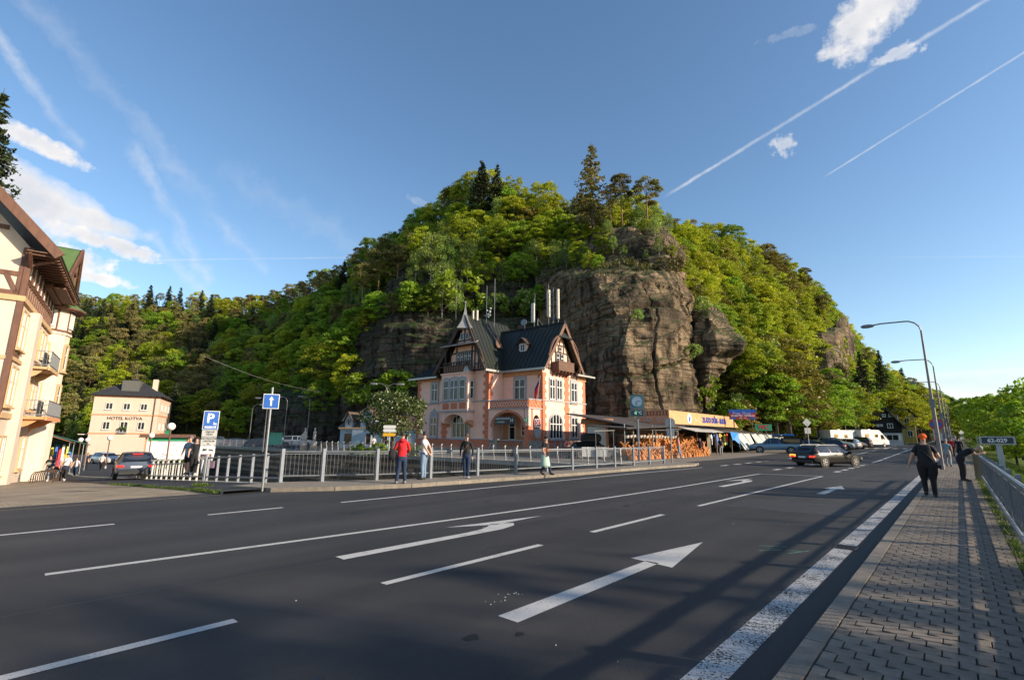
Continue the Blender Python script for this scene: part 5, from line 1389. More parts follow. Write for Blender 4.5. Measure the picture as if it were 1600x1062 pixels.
# right facade
window(hs, T(sx_(1.62), 5.65), .92, 2.1, 2, sill=False, surround=m_gtrim, sw=.09); window(hs, T(sx_(2.92), 5.65), .92, 2.1, 2, sill=False, sw=.09)
window(hs, T(sx_(5.75), 5.6), 1.15, 2.1, 2, crest=.35); window(hs, T(sx_(5.75), 1.75), 1.15, 2.15, 2, crest=.6)
window(hs, T(sx_(2.25), 1.65), 2.2, 2.45, 4, rows=(.6,), arch=.75, sw=.12)
b = MB(sx_(2.25));
for i in range(4): b.box(-1.0 + i * .54, -.62 + i * .54, .06, .09, .6, 1.42, m_gtrim if i % 2 else m_red)
b.build('panel', hs)
# ground-floor window below the bay
window(hs, T(fx(-9.3), 1.65), 2.5, 2.5, 4, rows=(.62,), arch=.6, sw=.14)
# bay
MB().box(-11.55, -7.4, -3.3, -2.3, 4.5, 8.6, m_pink).build('bay', hs)
sep('bay_moulding', m_gtrim, [(-11.68, -7.28, -3.42, -2.3, 4.34, 4.5), (-11.62, -7.34, -3.36, -2.3, 5.42, 5.52)]); sep('bay_moulding', m_pink, [(-11.66, -7.3, -3.4, -2.3, 8.45, 8.62)])
for x in (-10.75, -9.45, -8.15):
 MB(fx(x, -3.3)).box(-.5, .5, 0, .03, 4.68, 5.34, m_red).build('panel', hs)
window(hs, T(fx(-10.75, -3.3), 5.65), .82, 2.15, 1, crest=.28, sw=.1, sill=False); window(hs, T(fx(-9.47, -3.3), 5.65), 1.25, 2.15, 2, crest=.36, sw=.1, sill=False); window(hs, T(fx(-8.2, -3.3), 5.65), .82, 2.15, 1, crest=.28, sw=.1, sill=False)
window(hs, T(fr((-7.4, -2.75, 0), (0, 1, 0), (1, 0, 0)), 5.75), .5, 1.9, 1, sw=.06, sill=False)
b = MB()
prof = [(-11.55, 4.34)] + [(x, z) for x, z in reversed(arc(-9.47, 3.15, 1.55, 0, 180, 10, .98))] + [(-7.4, 4.34)]
pts = [(-11.55, 4.34), (-11.55, 3.3), (-11.02, 3.15)] + list(reversed(arc(-9.47, 3.15, 1.55, 0, 180, 12, .98))) + [(-7.92, 3.15), (-7.4, 3.3), (-7.4, 4.34)]
# split the concave arch face into quads
ar = list(reversed(arc(-9.47, 3.15, 1.55, 0, 180, 12, .98)))
b.extrude([(-11.55, -3.3, 4.34), (-11.55, -3.3, 3.5), (-11.02, -3.3, 3.15), (ar[0][0], -3.3, 4.34)], (0, .98, 0), m_pink)
for p, q in zip(ar, ar[1:]): b.extrude([(p[0], -3.3, 4.34), (p[0], -3.3, p[1]), (q[0], -3.3, q[1]), (q[0], -3.3, 4.34)], (0, .98, 0), m_pink)
b.extrude([(ar[-1][0], -3.3, 4.34), (-7.92, -3.3, 3.15), (-7.4, -3.3, 3.5), (-7.4, -3.3, 4.34)], (0, .98, 0), m_pink)
b.build('bay_arch', hs)
b = MB()
for x in (-11.3, -7.65): b.extrude([(x - .22, -2.3, 2.75), (x - .22, -2.3, 3.5), (x - .22, -3.25, 3.5), (x - .22, -3.1, 3.2), (x - .22, -2.6, 3.0)], (.44, 0, 0), m_porch)
b.build('corbel', hs)
# porch and loggia
MB().box(-5.25, .02, -2.3, .0, .3, 1.45, m_conc).build('porch_floor', hs)
b = MB(); cx, r_, zs_ = -2.72, 2.15, 2.7
ar = list(reversed(arc(cx, zs_, r_, 0, 180, 16, 1.5)))
b.extrude([(-5.28, -2.3, 4.5), (-5.28, -2.3, 1.45), (ar[0][0], -2.3, 1.45), (ar[0][0], -2.3, 4.5)], (0, .3, 0), m_pink)
for p, q in zip(ar, ar[1:]): b.extrude([(p[0], -2.3, 4.5), (p[0], -2.3, p[1]), (q[0], -2.3, q[1]), (q[0], -2.3, 4.5)], (0, .3, 0), m_pink)
b.build('arch_wall', hs)
MB().box(-.55, 0, -2.32, -1.85, .3, 2.7, m_red).box(-.62, .07, -2.38, -1.8, 2.7, 2.85, m_red).box(-.5, -.0, -2.29, -1.9, 2.85, 4.5, m_pink).build('pier', hs)
b = MB(fr((0, -1.05, 0), (0, 1, 0), (1, 0, 0))); ar = list(reversed(arc(0, 3.2, .55, 0, 180, 10, .75)))
b.extrude([(-.8, 0, 4.5), (-.8, 0, .3), (-.55, 0, .3), (-.55, 0, 4.5)], (0, -.25, 0), m_red)
for p, q in zip(ar, ar[1:]): b.extrude([(p[0], 0, 4.5), (p[0], 0, p[1]), (q[0], 0, q[1]), (q[0], 0, 4.5)], (0, -.25, 0), m_pink)
b.extrude([(.55, 0, 4.5), (.55, 0, .3), (1.04, 0, .3), (1.04, 0, 4.5)], (0, -.25, 0), m_red)
b.build('side_arch', hs)
b = MB()
for p, q in zip(list(reversed(arc(cx, zs_, r_ + .0, 0, 180, 16, 1.5))), list(reversed(arc(cx, zs_, r_, 0, 180, 16, 1.5)))[1:]): b.bar((p[0], -2.32, p[1] + .1), (q[0], -2.32, q[1] + .1), .22, .06, m_red, up=(0, 1, 0))
b.box(cx - .18, cx + .18, -2.36, -2.3, 4.15, 4.5, m_red)
b.build('arch_moulding', hs)
MB().box(-5.2, -.02, -.05, 0, 1.45, 4.4, m_porch).build('porch_wall', hs)
window(hs, T(fx(-3.9, -.05), 1.5), .8, 2.1, 1, sw=.05, sill=False, surround=m_wframe); window(hs, T(fx(-1.9, -.05), 1.9), 1.5, 1.8, 3, rows=(.3, .65), sw=.05, sill=False, surround=m_wframe, glass=m_glassr)
# porch balustrade and balcony balustrade with lattice
def lattice(parent, X, w, h, n, back=m_red, m=None):
 p = MB(X).box(-w / 2, w / 2, -.06, .0, 0, h, back).build('balustrade', parent)
 m = m or m_pink
 for i in range(n):
  x0 = -w / 2 + w * i / n; x1 = x0 + w / n
  q = MB(X); q.bar((x0, .02, .12), (x1, .02, h - .12), .05, .035, m, up=(0, 1, 0)); q.bar((x0, .032, h - .12), (x1, .032, .12), .05, .035, m, up=(0, 1, 0)); q.build('lattice', p)
 MB(X).box(-w / 2 - .04, w / 2 + .04, -.1, .06, h, h + .1, m_gtrim).build('coping', p)
 return p
lattice(hs, T(fx(-4.75, -2.3), .55), .8, .85, 2); lattice(hs, T(fx(-2.3, -2.3), .55), 3.2, .85, 9, m=m_porch)
MB().box(-4.35, -3.95, -2.4, -2.0, .3, 1.55, m_conc).build('pier', hs)
MB().box(-5.35, .1, -2.42, 0, 4.5, 4.62, m_gtrim).build('balcony_slab', hs)
lattice(hs, T(fx(-2.6, -2.3), 4.62), 5.1, .78, 15); lattice(hs, T(fr((.0, -1.15, 0), (0, 1, 0), (1, 0, 0)), 4.62), 2.2, .78, 4, m=m_porch)
# roofs -------------------------------------------------------
ZR, ZE = 13.95, 8.72
b = MB()
slab(b, [(-9.5, -.55, ZE), (.75, -.55, ZE), (.75, 3.05, ZR), (-9.5, 3.05, ZR)], m_roofd)
slab(b, [(-9.5, 6.65, ZE), (.75, 6.65, ZE), (.75, 3.05, ZR), (-9.5, 3.05, ZR)], m_roofd)
rf = b.build('roof', hs)
b = MB(); seams(b, (-5.0, -.55, ZE), (.75, -.55, ZE), (-5.0, 3.05, ZR), (.75, 3.05, ZR), .55, m_seam2); b.build('seams', rf); bpy.data.objects[-1] if False else None
b = MB(); b.bar((-9, 3.05, ZR + .08), (.8, 3.05, ZR + .08), .22, .1, m_seam2); b.build('ridge_cap', rf)
# half-hip at the right peak
b = MB(); slab(b, [(.95, 1.85, 12.2), (.95, 4.25, 12.2), (-.1, 3.05, ZR + .12), (-.1, 3.05, ZR + .12)], m_roofd, .08); b.build('half_hip', rf)
# rear right low roof
b = MB(); slab(b, [(.7, 5.4, 8.6), (.7, 8.9, 8.55), (-3.5, 6.3, 11.6), (-2.0, 5.4, 11.2)], m_roofd); slab(b, [(.7, 8.9, 8.55), (-17.6, 8.8, 8.55), (-13, 4.5, 11.9), (-3.5, 6.3, 11.6)], m_roofd); r2 = b.build('rear_roof', hs)
b = MB(); b.box(.6, .85, 5.4, 9.0, 8.42, 8.6, m_gutter); b.build('gutter', r2)
# wing gable roof
ZW = 15.3; XR = -9.05
b = MB()
slab(b, [(-5.0, -3.2, ZE + .02), (-5.0, 5.0, ZE + .02), (XR, 5.0, ZW), (XR, -2.2, ZW)], m_roofd); slab(b, [(-13.1, -3.2, ZE + .02), (-13.1, 5.0, ZE + .02), (XR, 5.0, ZW), (XR, -2.2, ZW)], m_roofd)
rw = b.build('roof', hs)
b = MB(); seams(b, (-5.0, -3.1, ZE), (-5.0, 3.0, ZE), (XR, -2.2, ZW), (XR, 4.9, ZW), .5, m_seam2); b.build('seams', rw)
b = MB(); b.box(-5.15, -4.85, -3.25, -.5, 8.5, 8.72, m_gutter); b.box(-4.85, .8, -.72, -.5, 8.5, 8.72, m_gutter); b.build('gutter', rw)
# steep little cap with finial over the wing gable
b = MB(); b.lathe([(1.25, 0), (1.05, .25), (.55, .95), (.28, 1.7), (.10, 2.5), (.06, 3.0), (.16, 3.08), (.16, 3.2), (.04, 3.3)], m_gutter, (XR, -2.35, 13.55), 4, 1.0); b.build('cap', rw)
# roof of the left part, hipped
b = MB()
slab(b, [(-17.85, -2.75, 8.5), (-12.4, -2.75, 8.5), (-12.4, 2.2, 11.9), (-14.2, 2.2, 11.9)], m_roofd); slab(b, [(-17.85, -2.75, 8.5), (-17.85, 8.8, 8.5), (-14.2, 4.5, 11.9), (-14.2, 2.2, 11.9)], m_roofd)
rl = b.build('roof', hs)
b = MB(); seams(b, (-17.85, -2.75, 8.5), (-12.6, -2.75, 8.5), (-14.2, 2.2, 11.9), (-12.6, 2.2, 11.9), .5, m_seam2); b.build('seams', rl)
MB().box(-17.95, -12.9, -2.95, -2.75, 8.32, 8.52, m_gutter).build('gutter', rl)
def dormer(parent, x, y, z, w=1.1, h=1.0):
 d = MB(); d.box(x - w / 2, x + w / 2, y, y + 1.2, z, z + h, m_pink)
 slab(d, [(x - w / 2 - .3, y - .3, z + h - .12), (x, y - .3, z + h + .65), (x, y + 1.7, z + h + .65), (x - w / 2 - .3, y + 1.7, z + h - .12)], m_timber, .06)
 slab(d, [(x + w / 2 + .3, y - .3, z + h - .12), (x, y - .3, z + h + .65), (x, y + 1.7, z + h + .65), (x + w / 2 + .3, y + 1.7, z + h - .12)], m_timber, .06)
 d.extrude([(x - w / 2, y, z + h), (x + w / 2, y, z + h), (x, y, z + h + .5)], (0, .05, 0), m_timber)
 o = d.build('dormer', parent); bb_ = MB(fr((x, y, z + .12), (1, 0, 0), (0, -1, 0)))
 bb_.box(-.36, .36, .0, .05, 0, .86, m_wframe); bb_.box(-.25, .25, .05, .06, .1, .76, m_glass); bb_.box(-.03, .03, .05, .08, .1, .76, m_wframe); bb_.build('pane', o)
dormer(hs, -3.4, 1.0, 11.0 - .2, 1.05, 1.0); dormer(hs, -14.0, -1.3, 9.4, 1.0, .95)
MB().extrude([(-6.4, .2, 11.6), (-6.4, 1.2, 11.6), (-6.75, .7, 12.6)], (-.25, 0, .4), m_timber2).build('roof_vent', rw)
# wing gable front with timber frame
gw = MB(); gw.extrude([(-12.3, -2.3, 8.74), (-5.8, -2.3, 8.74), (XR, -2.3, 14.2)], (0, .2, 0), m_pink); gf = gw.build('gable_wall', hs)
tb = MB(fx(XR, -2.3))
def beam(b, x0, z0, x1, z1, w=.16, d=.07, m=m_timber, y=.035): b.bar((x0, y, z0), (x1, y, z1), w, d, m, up=(0, 1, 0))
for x0, z0, x1, z1 in [(-3.3, 8.82, 3.3, 8.82), (-2.2, 8.8, -2.2, 11.3), (2.2, 8.8, 2.2, 11.3), (-1.2, 8.8, -1.2, 11.6), (1.2, 8.8, 1.2, 11.6), (-2.2, 10.95, 2.2, 10.95), (-2.9, 8.8, -2.2, 10.4), (2.9, 8.8, 2.2, 10.4), (-2.0, 11.75, 2.0, 11.75), (-1.5, 12.3, 1.5, 12.3), (-.65, 12.3, -.65, 13.3), (.65, 12.3, .65, 13.3), (0, 12.0, 0, 13.6), (-1.2, 11.8, -1.2, 12.6), (1.2, 11.8, 1.2, 12.6)]:
 q = MB(fx(XR, -2.3)); beam(q, x0, z0, x1, z1); q.build('timber_beam', gf)
for k in range(4): window(gf and hs, T(fx(XR - .9 + k * .6, -2.34), 9.3), .46, 1.75, 1, rows=(.68,), arch=.12, sw=.05, surround=m_timber, sill=False)
for sx2 in (-.42, .42):
 q = MB(T(fx(XR + sx2, -2.34), 12.4)); q.extrude([(x, 0, z) for x, z in [(-.26, 0), (.26, 0)] + arc(0, .45, .26, 0, 180, 6, .4)], (0, .05, 0), m_wframe); q.extrude([(x, .05, z) for x, z in [(-.19, .06), (.19, .06)] + arc(0, .45, .19, 0, 180, 6, .32)], (0, .01, 0), m_glass); q.build('gable_window', gf)
# pent roof, bargeboards, curved braces, timber balcony
q = MB(); slab(q, [(-11.9, -3.5, 11.65), (-6.2, -3.5, 11.65), (-6.9, -2.35, 12.1), (-11.2, -2.35, 12.1)], m_gutter, .08); q.build('pent_roof', hs)
q = MB(); q.bar((-13.0, -3.25, ZE - .1), (XR, -2.5, ZW - .2), .12, .38, m_timber, up=(0, 0, 1)); q.build('bargeboard', rw); q = MB(); q.bar((-5.1, -3.25, ZE - .1), (XR, -2.5, ZW - .2), .12, .38, m_timber); q.build('bargeboard', rw)
for sg in (-1, 1):
 q = MB(); pts = [(XR + sg * (3.6 - 1.9 * (i / 8) ** 1.6), -3.0, 8.9 + 3.0 * math.sin(i / 8 * 1.5)) for i in range(9)]
 q.tube(pts, .10, m_timber, 5); q.bar((XR + sg * 2.3, -3.0, 8.8), (XR + sg * 2.3, -3.0, 11.5), .12, .12, m_timber); q.bar((XR + sg * 2.3, -3.05, 9.4), (XR + sg * 3.9, -3.05, 9.4), .1, .12, m_timber)
 q.bar((XR + sg * 3.2, -3.05, 8.75), (XR + sg * 3.2, -3.05, 10.6), .1, .1, m_timber); q.bar((XR + sg * 3.8, -2.4, 8.2), (XR + sg * 3.8, -3.1, 9.2), .1, .1, m_timber); q.build('curved_brace', hs)
q = MB(); q.box(-11.35, -6.95, -3.25, -3.17, 8.72, 9.35, m_timber2); q.box(-11.4, -6.9, -3.3, -3.12, 9.35, 9.45, m_timber); q.box(-11.4, -6.9, -3.3, -3.12, 9.72, 9.80, m_timber)
for i in range(12): q.box(-11.35 + i * .39, -11.28 + i * .39, -3.3, -3.15, 8.72, 9.72, m_timber)
q.build('timber_balcony', hs)
MB().lathe([(.55, 0), (.52, .2), (.4, .5), (.2, .72), (.03, .85)], m_gutter, (-7.75, -2.95, 8.62), 12).build('bay_dome', hs)
# right gable with timber frame, wooden balcony and arched bargeboard
gw = MB(); gw.extrude([(0, .1, 8.70), (0, 6.1, 8.70), (0, 3.08, 13.2)], (-.2, 0, 0), m_pink); gr_ = gw.build('gable_wall', hs)
for x0, z0, x1, z1 in [(-2.7, 8.85, 2.7, 8.85), (-1.5, 8.8, -1.5, 11.0), (1.5, 8.8, 1.5, 11.0), (-.75, 8.8, -.75, 12.0), (.75, 8.8, .75, 12.0), (-1.7, 10.7, 1.7, 10.7), (-1.2, 11.5, 1.2, 11.5), (0, 10.9, 0, 12.8), (-2.4, 8.9, -1.5, 10.3), (2.4, 8.9, 1.5, 10.3)]:
 q = MB(sx_(3.05)); beam(q, x0, z0, x1, z1, .13); q.build('timber_beam', gr_)
for yy in (2.65, 3.45): window(hs, T(sx_(yy, .03), 9.35), .55, 1.25, 1, rows=(.6,), sw=.04, surround=m_timber, sill=False)
window(hs, T(sx_(3.05, .03), 10.85), .55, .5, 1, rows=(), sw=.04, surround=m_timber, sill=False)
for sg in (-1, 1):
 q = MB(); q.bar((.78, 3.05 + sg * 3.62, ZE - .1), (.78, 3.05, ZR - .2), .1, .34, m_timber2); q.build('bargeboard', rf)
 q = MB(); pts = [(.7, 3.05 + sg * (2.9 - 2.2 * (i / 8) ** 1.8), 9.3 + 3.1 * math.sin(i / 8 * 1.45)) for i in range(9)]; q.tube(pts, .11, m_timber2, 5); q.bar((.7, 3.05 + sg * 2.9, 8.5), (.7, 3.05 + sg * 2.9, 10.2), .12, .12, m_timber2); q.bar((0, 3.05 + sg * 2.9, 8.5), (.75, 3.05 + sg * 2.9, 9.3), .1, .1, m_timber2); q.build('curved_brace', hs)
q = MB(); q.box(.0, .95, 1.55, 4.45, 8.62, 8.72, m_timber2)
for i in range(15): q.box(.9, .94, 1.57 + i * .195, 1.74 + i * .195, 8.74, 9.55, m_timber2)
q.box(.0, .9, 1.55, 1.6, 8.74, 9.55, m_timber2); q.box(.0, .9, 4.4, 4.45, 8.74, 9.55, m_timber2); q.box(.86, .98, 1.5, 4.5, 9.55, 9.63, m_timber2)
for i in range(5): q.extrude([(0, 1.7 + i * .62, 8.62), (.95, 1.7 + i * .62, 8.62), (.85, 1.7 + i * .62, 8.4), (.2, 1.7 + i * .62, 8.25), (0, 1.7 + i * .62, 8.0)], (0, .12, 0), m_timber2)
q.build('timber_balcony', hs)
# downpipe
q = MB(); q.tube([(-.12, -.15, 8.6), (.1, -.12, 8.2), (.1, -.12, 6.0), (.1, -.12, .3)], .055, m_red, 6); q.build('downpipe', hs)
q = MB(); q.tube([(.45, 6.3, 8.5), (.15, 6.25, 8.2), (.1, 6.3, 8.0)], .05, m_gutter, 6); q.build('downpipe', hs)
# steps and stone pier in front of the porch
q = MB(); q.box(.02, .7, -1.9, -.3, -.1, 1.1, m_conc); q.box(.7, 1.1, -1.9, -.3, -.1, .75, m_conc); q.box(1.1, 1.5, -1.9, -.3, -.1, .4, m_conc); q.build('steps', hs)
# ---- antennas on the roof
def HP(x, y, z): return hs.matrix_basis @ Vector((x, y, z))
am = empty('antenna_mast', HP(-3.4, 3.05, ZR), R(-40), 'white flat panel antenna with a thin rod on the middle of the ridge', 'antenna')
MB().tube([(0, 0, -.2), (0, 0, 3.4)], .04, m_galv, 6).build('pole', am); MB().tube([(.1, 0, 2.6), (.1, 0, 4.0)], .025, m_galv, 5).build('rod', am)
MB().box(-.24, .16, -.28, -.08, .55, 2.8, m_whitep).build('panel', am); MB().bar((.5, 0, .1), (.9, 0, 0), .04, .04, m_galv).bar((.5, 0, .1), (.5, 0, 1.0), .04, .04, m_galv).bar((.5, 0, 1.0), (1.2, 0, .1), .04, .04, m_galv).build('brace', am)
sd = empty('satellite_dish', HP(-4.7, 2.9, ZR + .55), R(-40), 'small pale round dish on the ridge beside the flat panel antenna', 'dish')
MB().disc((0, -.1, .2), .38, m_galv, (0.2, -1, .1), 18, .06).build('dish', sd); MB().tube([(0, .05, .2), (1.2, .1, .15)], .025, m_galv).tube([(0, .05, .2), (0, .05, -.6)], .03, m_galv).build('arm', sd)
am = empty('antenna_mast', HP(-.9, 3.0, ZR), R(-40), 'pair of tall beige cylinder antennas on the right end of the ridge', 'antenna')
MB().tube([(-.45, 0, .9), (-.45, 0, 4.0)], .20, m_beige, 10).build('cylinder_antenna', am); MB().tube([(.75, .1, .55), (.75, .1, 3.9)], .17, m_beige, 10).build('cylinder_antenna', am)
q = MB(); q.tube([(-.45, 0, -.3), (-.45, 0, 4.7)], .035, m_galv, 5); q.tube([(.75, .1, -.3), (.75, .1, 1)], .05, m_galv, 5); q.tube([(.2, 0, -.2), (.2, 0, 4.2)], .035, m_galv, 5); q.bar((.0, 0, 0), (.45, 0, 1.2), .04, .04, m_galv)
for i in range(5): q.bar((-.45, 0, .7 + i * .75), (.2, 0, .7 + i * .75), .03, .03, m_galv)
q.build('ladder_frame', am)
am = empty('antenna_mast', HP(XR + .3, -.2, ZW), R(-40), 'two thin rod aerials on a bracket over the left gable', 'antenna')
q = MB(); q.tube([(.2, .8, -.4), (.2, .8, 4.0)], .03, m_galv, 5); q.tube([(1.0, 1.3, -1.0), (1.0, 1.3, 4.8)], .035, m_galv, 5); q.build('rod', am)
q = MB()
for i in range(7): q.box(.0 + random.random() * .8, .25 + random.random() * .8, .7, .9, .1 + i * .16, .25 + i * .16, m_galv)
q.build('bracket', am)
cp = empty('roof_pots', HP(XR + .1, -1.2, ZW - .1), R(-40), 'two small chimney pots behind the left gable finial', 'chimney')
MB().tube([(0, 0, -.4), (0, 0, .75)], .13, m_beige, 8).build('pot', cp); MB().tube([(.35, .3, -.4), (.35, .3, .8)], .14, m_beige, 8).tube([(.35, .3, .8), (.35, .3, 1.2)], .02, m_galv).build('pot', cp)
# flag
m_flag = {c: M('flag_' + c, v, 0.8, var=.05) for c, v in dict(red=(0.55, .02, .02), blue=(.02, .03, .16), white=(.7, .7, .7)).items()}
fl = empty('flag', HP(.5, -1.3, 5.4), R(-40), 'drooping blue and red flag on a slanted pole at the balcony corner', 'flag')
MB().tube([(-.4, .2, -.3), (.35, -.25, 2.3)], .025, m_whitep).build('pole', fl)
q = MB(); q.extrude([(.3, -.22, 2.1), (-.35, -.2, 1.1), (-.4, -.2, .75), (.12, -.15, 1.5)], (0, .03, 0), m_flag['blue']); q.extrude([(.12, -.15, 1.5), (-.4, -.2, .75), (-.42, -.2, .2), (-.25, -.2, .0), (-.1, -.2, .5)], (0, .04, 0), m_flag['red']); q.build('cloth', fl)
# ---- hanging direction sign under the porch arch, post signs by the right wall
m_sgnb = M('sign_black', (0.035, 0.04, 0.045), 0.5, var=.05); m_sgnw = M('sign_white', (0.75, 0.75, 0.73), 0.5, var=.03); m_sgny = M('sign_yellow', (0.80, 0.42, 0.02), 0.5, var=.04); m_sgnbl = M('sign_blue', (0.02, 0.11, 0.42), 0.45, var=.04); m_sgng = M('sign_green', (0.02, 0.30, 0.14), 0.5, var=.05); m_sgnr = M('sign_red', (0.55, 0.03, 0.03), 0.5, var=.05)
sg = empty('direction_sign', HP(-2.55, -2.75, 3.0), R(-40), 'black hanging sign with white lettering under the porch arch', 'sign')
MB().box(-1.35, 1.15, -.05, .05, 0, .75, m_sgnb).build('board', sg); MB().box(.62, 1.08, -.07, -.05, .12, .62, m_sgnb).box(-1.28, -1.12, -.06, -.05, .45, .65, m_sgng).box(-1.28, -1.12, -.06, -.05, .1, .3, m_sgng).build('symbol', sg)
lettering('INFOCENTRUM', .25, m_sgnw, sg, (-.28, -.06, .55)); lettering('MUZEUM', .22, m_sgnw, sg, (-.55, -.06, .22)); lettering('H', .5, m_sgnw, sg, (.85, -.08, .36));
for x in (-1.1, .9): MB().tube([(x, 0, .75), (x, .45, 1.15)], .015, m_galv).build('hanger', sg)
ps = empty('post_sign', HP(1.2, 7.0, 1.5), R(50), 'yellow post horn sign above small white and blue plates by the right wall', 'sign')
q = MB(); q.tube([(0, .06, -1.5), (0, .06, 2.3)], .04, m_galv); q.build('pole', ps)
MB().box(-.5, .5, -.03, .03, 1.35, 2.3, m_sgny).build('plate', ps); MB().box(-.5, .5, -.03, .03, .65, 1.32, m_sgnw).build('plate', ps); MB().box(-.5, .5, -.035, .03, .4, .64, m_sgnbl).build('plate', ps); MB().box(-.5, .5, -.03, .03, -.5, -.05, m_sgny).build('plate', ps)
q = MB(fr((0, -.035, 1.85), (1, 0, 0), (0, -1, 0))); pts = arc(0, 0, .26, 200, 340, 8);
for p_, r__ in zip(pts, pts[1:]): q.bar((p_[0], .01, p_[1]), (r__[0], .01, r__[1]), .07, .02, m_sgnb, up=(0, 1, 0))
q.bar((-.25, .01, -.08), (-.34, .01, .2), .06, .02, m_sgnb, up=(0, 1, 0)); q.extrude([(.2, .0, -.1), (.28, .0, -.1), (.4, 0, .2), (.12, 0, .2)], (0, .02, 0), m_sgnb); q.build('emblem', ps)
pm = empty('light_box', HP(-.35, -2.4, 3.2), R(-40), 'small green and white plate on the porch corner', 'sign'); MB().box(-.15, .15, -.03, .03, 0, .4, m_sgng).box(-.1, .1, -.04, -.03, .08, .3, m_sgnw).build('plate', pm)
xs = empty('notice_sign', HP(1.1, -2.3, .2), R(0), 'red and white notice sign on a thin pole at the porch corner', 'sign')
MB().tube([(0, 0, -.2), (0, 0, 3.2)], .035, m_galv).build('pole', xs); MB().box(-.3, .3, -.05, -.02, 2.5, 3.3, m_sgnw).build('plate', xs); MB().box(-.24, .24, -.06, -.05, 2.62, 3.18, m_sgnr).bar((-.15, -.07, 2.7), (.15, -.07, 3.1), .07, .02, m_sgnw, up=(0, 1, 0)).bar((.15, -.07, 2.7), (-.15, -.07, 3.1), .07, .02, m_sgnw, up=(0, 1, 0)).build('symbol', xs)
MB().extrude([(-.42, -.02, 2.35), (.42, -.02, 2.35), (.2, -.02, 1.5), (-.2, -.02, 1.5)], (0, .03, 0), m_galv).build('back_plate', xs)
# ---- left hotel -------------------------------------------------
m_cream = M('cream_plaster', (0.60, 0.50, 0.405), 0.9, var=0.07, scale=1.5, bump=0.1, bscale=40, grime=0.12)
m_ochre = M('ochre_trim', (0.52, 0.34, 0.18), 0.9, var=0.06, scale=3)
m_groof = M('green_roof', (0.06, 0.125, 0.03), 0.7, col2=(0.10, 0.16, 0.06), scale=1.5, bump=0.15)
m_orange = M('orange_plaster', (0.60, 0.27, 0.12), 0.9, var=0.06)
m_brn = M('hotel_timber', (0.13, 0.06, 0.038), 0.7, var=0.2, scale=5, stretch=(1, 1, .3))
HPt = Vector((-35.28, 37.0, 0)); hd = Vector((0.6, -0.8, 0)); HO = HPt + hd * 12.5
HR = math.atan2(.8, -.6)
ht = empty('corner_hotel', HO, HR, 'tall cream hotel with brown half timbering, green roofs and a corner turret', 'hotel')
# local: x from near corner away along the street, street side faces -y, gable end faces -x
L = 12.2
MB().box(0, L, 0, 14, -1.8, 9.15, m_cream).build('wall', ht)
MB().box(0.02, L, .05, 14, 9.15, 12.2, m_cream).build('upper_wall', ht)
b = MB()
b.box(-.12, L, -.14, 0, 9.05, 9.35, m_ochre); b.box(-.14, -.0, 0, 14, 9.05, 9.35, m_ochre)
b.box(-.08, L, -.1, 0, 5.75, 5.95, m_ochre); b.box(-.08, 0, 0, 14, 5.75, 5.95, m_ochre); b.box(-.08, L, -.12, 0, 2.55, 2.85, m_ochre); b.box(-.08, 0, 0, 14, 2.55, 2.85, m_ochre)
b.build('cornice', ht)
hx = lambda x, y=0.0: fr((x, y, 0), (1, 0, 0), (0, -1, 0))
hg = lambda y: fr((0, y, 0), (0, -1, 0), (-1, 0, 0))
# pilaster-like oriel between the windows
MB().box(3.0, 4.1, -.45, 0, -1.6, 9.0, m_cream).build('pilaster', ht)
for x, w_ in ((1.1, 1.0), (2.2, .9), (5.0, 1.0), (6.6, .95), (8.4, .9), (9.6, .9)):
 for z, h in ((6.55, 2.1), (3.3, 2.1)):
  window(ht, T(hx(x), z), w_ * .85, h, 2, sw=.1, surround=m_ochre)
# brown doors to the balconies
for z in (5.98, 2.9): MB(hx(5.85)).box(-.4, .4, 0, .06, z, z + 2.5, m_brn).build('balcony_door', ht)
for x in (.9, 2.4, 6, 9): window(ht, T(hx(x), -.6), 1.2, 2.1, 2, sw=.1, surround=m_ochre, glass=m_glassr)
# half timbering
def hb(X, x0, z0, x1, z1, w=.22, d=.07): q = MB(X); beam(q, x0, z0, x1, z1, w, d, m_brn); q.build('timber_beam', ht)
X = hx(0, .05)
for z in (9.45, 10.35, 11.95): hb(X, 0, z, L, z, .2)
for i in range(17): hb(X, .35 + i * .72, 9.4, .35 + i * .72, 10.35, .12)
for i in range(9): hb(X, .1 + i * 1.4, 10.3, .1 + i * 1.4, 12.0, .34)
for i in range(8): window(ht, T(hx(.8 + i * 1.4, .05), 10.5), .62, 1.25, 1, sw=.05, surround=m_brn, sill=False)
X = fr((0.02, 0, 0), (0, 1, 0), (-1, 0, 0))
for z in (9.5, 10.6, 13.2, 13.7): hb(X, 0 if z < 12 else (z - 12.2) * 1.1, z, 10, z, .26)
for y in (.2, 2.6, 5, 7.4): hb(X, y, 9.4, y, 12.0 + y * .9, .3)
hb(X, .3, 9.5, .9, 10.7, .2)
# gable wall above eaves
b = MB(); b.extrude([(.02, 0.05, 12.2), (.02, 14, 12.2), (.02, 7, 20.0)], (.25, 0, 0), m_cream); b.build('gable_wall', ht)
